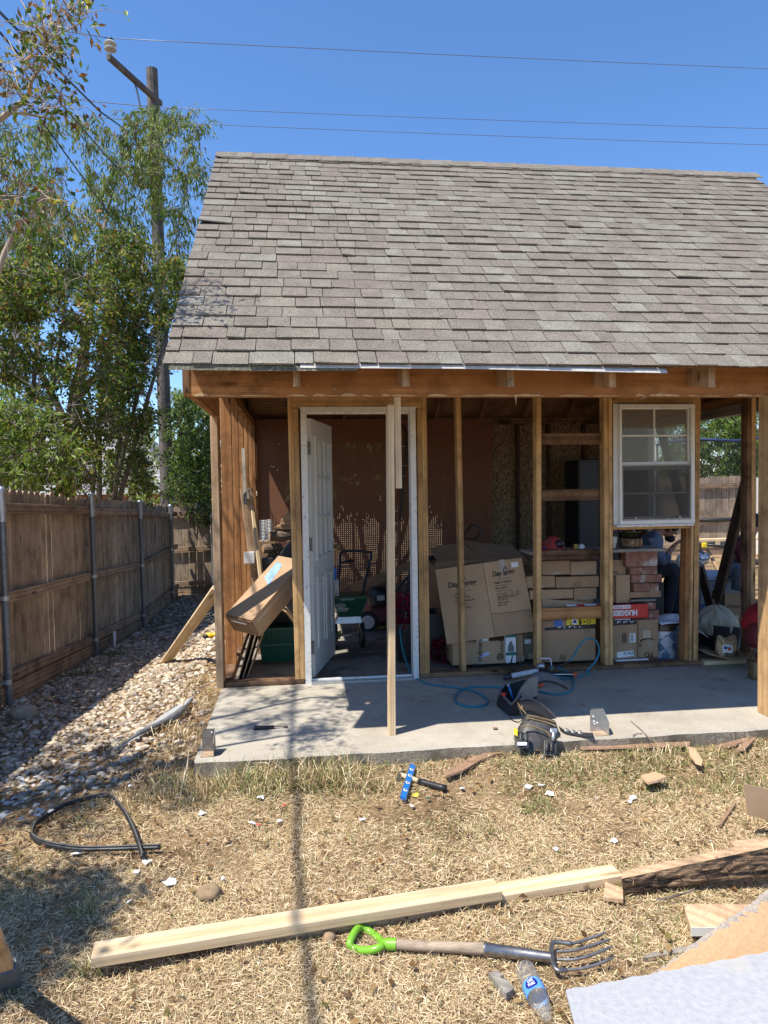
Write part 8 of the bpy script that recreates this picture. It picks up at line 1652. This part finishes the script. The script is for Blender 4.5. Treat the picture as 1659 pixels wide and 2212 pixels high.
# man in the maroon shirt, seen from behind on the cooler
Y2_=8.28; q=lambda x,y,dy=0: atY(*ZR(x,y),Y2_+dy)
t_=thing('person','person in a maroon shirt and grey trousers sitting on the grey cooler outside','person',(q(1400,470).x,Y2_,.1))
f=Fig(); f.j('pelvis',q(1400,440),.15); f.j('waist',q(1405,360),.14,'pelvis'); f.j('chest',q(1445,225),.155,'waist'); f.j('neckb',q(1500,130),.08,'chest'); f.j('neck',q(1525,95),.058,'neckb'); hc=q(1560,30); fw,up,sd=head_on(f,'neck',hc,(1,-.3,-.25),(.2,0,1),.235)
f.j('shN',q(1430,215,-.2),.075,'chest'); f.j('elN',q(1430,350,-.26),.052,'shN'); f.j('wrN',q(1530,375,-.28),.034,'elN'); f.hand('wrN',(1,-.1,.1),(0,0,-1),'hn',1.05,.6)
f.j('shF',q(1460,210,.2),.072,'chest'); f.j('elF',q(1470,340,.25),.05,'shF'); f.j('wrF',q(1560,360,.22),.034,'elF'); f.hand('wrF',(1,.1,.1),(0,0,-1),'hf',1.0,.6)
for s_,k,kx_ in ((-.16,'N',0),(.12,'F',60)):
    f.j('hip'+k,q(1390,445,s_),.105,'pelvis'); f.j('kn'+k,q(1410+kx_,450,s_-.38),.075,'hip'+k); f.j('an'+k,q(1395+kx_,760,s_-.36),.048,'kn'+k); f.j('toe'+k,q(1415+kx_,800,s_-.50),.035,'an'+k)
skin('body',f.V,f.E,MT['skin'],t_); MT['maroon']=plain('maroon_cotton',(.115,.012,.022),.9,var=.25,scale=12,bmp=.4); MT['greytr']=plain('grey_denim',(.085,.085,.09),.9,var=.25,scale=20,bmp=.4)
ch=[(f.V[f.n['waist']][0]-Vector((0,0,.05)),.15)]+g('waist','chest','neckb','shN','elN')+[(f.V[f.n['wrN']][0],.036)]+g('shF','elF'); cloth_('shirt',ch,[(0,1),(1,2),(2,3),(2,4),(4,5),(5,6),(2,7),(7,8)],.016,MT['maroon'])
ch=g('pelvis','hipN','knN')+[(f.V[f.n['anN']][0],.058)]+g('hipF','knF')+[(f.V[f.n['anF']][0],.058)]; cloth_('trousers',ch,[(0,1),(1,2),(2,3),(0,4),(4,5),(5,6)],.016,MT['greytr'])
face_bits(t_,hc,fw,up,sd,.235); hm=Matrix(((fw.x,sd.x,up.x,0),(fw.y,sd.y,up.y,0),(fw.z,sd.z,up.z,0),(0,0,0,1))); MB().ico(hc+up*.03-fw*.015,(.10,.09,.095),3,M=hm.to_3x3()).build('hair',MT['hair'],t_,True)
# crouching person in red behind the porch post
Y3_=5.05; q=lambda x,y,dy=0: atY(*ZR(x,y),Y3_+dy)
t_=thing('person','person in a bright red shirt crouching on the slab behind the porch post','person',(q(1560,1290).x,Y3_,SLAB))
f=Fig(); f.j('pelvis',q(1570,960),.13); f.j('waist',q(1560,900),.125,'pelvis'); f.j('chest',q(1640,800),.14,'waist'); f.j('neckb',q(1740,740),.075,'chest'); f.j('neck',q(1790,720),.056,'neckb'); hc=q(1860,690); fw,up,sd=head_on(f,'neck',hc,(1,0,-.35),(.3,0,1),.23)
f.j('shN',q(1680,820,-.19),.065,'chest'); f.j('elN',q(1760,1010,-.22),.048,'shN'); f.j('wrN',q(1880,1090,-.18),.032,'elN'); f.hand('wrN',(1,.1,-.2),(0,0,-1),'hn',1.0,.6)
f.j('shF',q(1680,810,.19),.065,'chest'); f.j('elF',q(1770,1000,.22),.048,'shF'); f.j('wrF',q(1890,1080,.18),.032,'elF'); f.hand('wrF',(1,-.1,-.2),(0,0,-1),'hf',1.0,.6)
for s_,k in ((-.12,'N'),(.13,'F')):
    f.j('hip'+k,q(1575,990,s_),.095,'pelvis'); f.j('kn'+k,q(1800,1020,s_),.068,'hip'+k); f.j('an'+k,q(1570,1235,s_),.046,'kn'+k); f.j('toe'+k,q(1700,1275,s_),.034,'an'+k)
skin('body',f.V,f.E,MT['skin'],t_); MT['redshirt']=plain('red_cotton',(.34,.012,.018),.85,var=.12,scale=10,bmp=.3); MT['darkred']=plain('dark_red_trousers',(.13,.018,.018),.9,var=.2,scale=16,bmp=.3)
ch=[(f.V[f.n['pelvis']][0],.14)]+g('waist','chest','neckb','shN','elN','shF','elF'); cloth_('shirt',ch,[(0,1),(1,2),(2,3),(2,4),(4,5),(2,6),(6,7)],.016,MT['redshirt'])
ch=[(f.V[f.n['pelvis']][0]-Vector((0,0,.06)),.10)]+g('hipN','knN')+[(f.V[f.n['anN']][0],.055)]+g('hipF','knF')+[(f.V[f.n['anF']][0],.055)]; cloth_('trousers',ch,[(0,1),(1,2),(2,3),(0,4),(4,5),(5,6)],.015,MT['darkred'])
for k in 'NF':
    a_,b_=f.V[f.n['an'+k]][0],f.V[f.n['toe'+k]][0]; zb=SLAB+.003; MB().hexa([(a_.x-.06,a_.y-.045,zb),(b_.x+.06,a_.y-.045,zb),(b_.x+.06,a_.y+.045,zb),(a_.x-.06,a_.y+.045,zb),(a_.x-.055,a_.y-.04,a_.z+.02),(b_.x+.03,a_.y-.035,zb+.07),(b_.x+.03,a_.y+.035,zb+.07),(a_.x-.055,a_.y+.04,a_.z+.02)]).build('shoe',plain('tan_shoe',(.20,.12,.05),.6),t_,True,bevel=.02)
face_bits(t_,hc,fw,up,sd,.23); hm=Matrix(((fw.x,sd.x,up.x,0),(fw.y,sd.y,up.y,0),(fw.z,sd.z,up.z,0),(0,0,0,1))); MB().ico(hc+up*.03-fw*.015,(.10,.09,.095),3,M=hm.to_3x3()).build('hair',MT['hair'],t_,True)
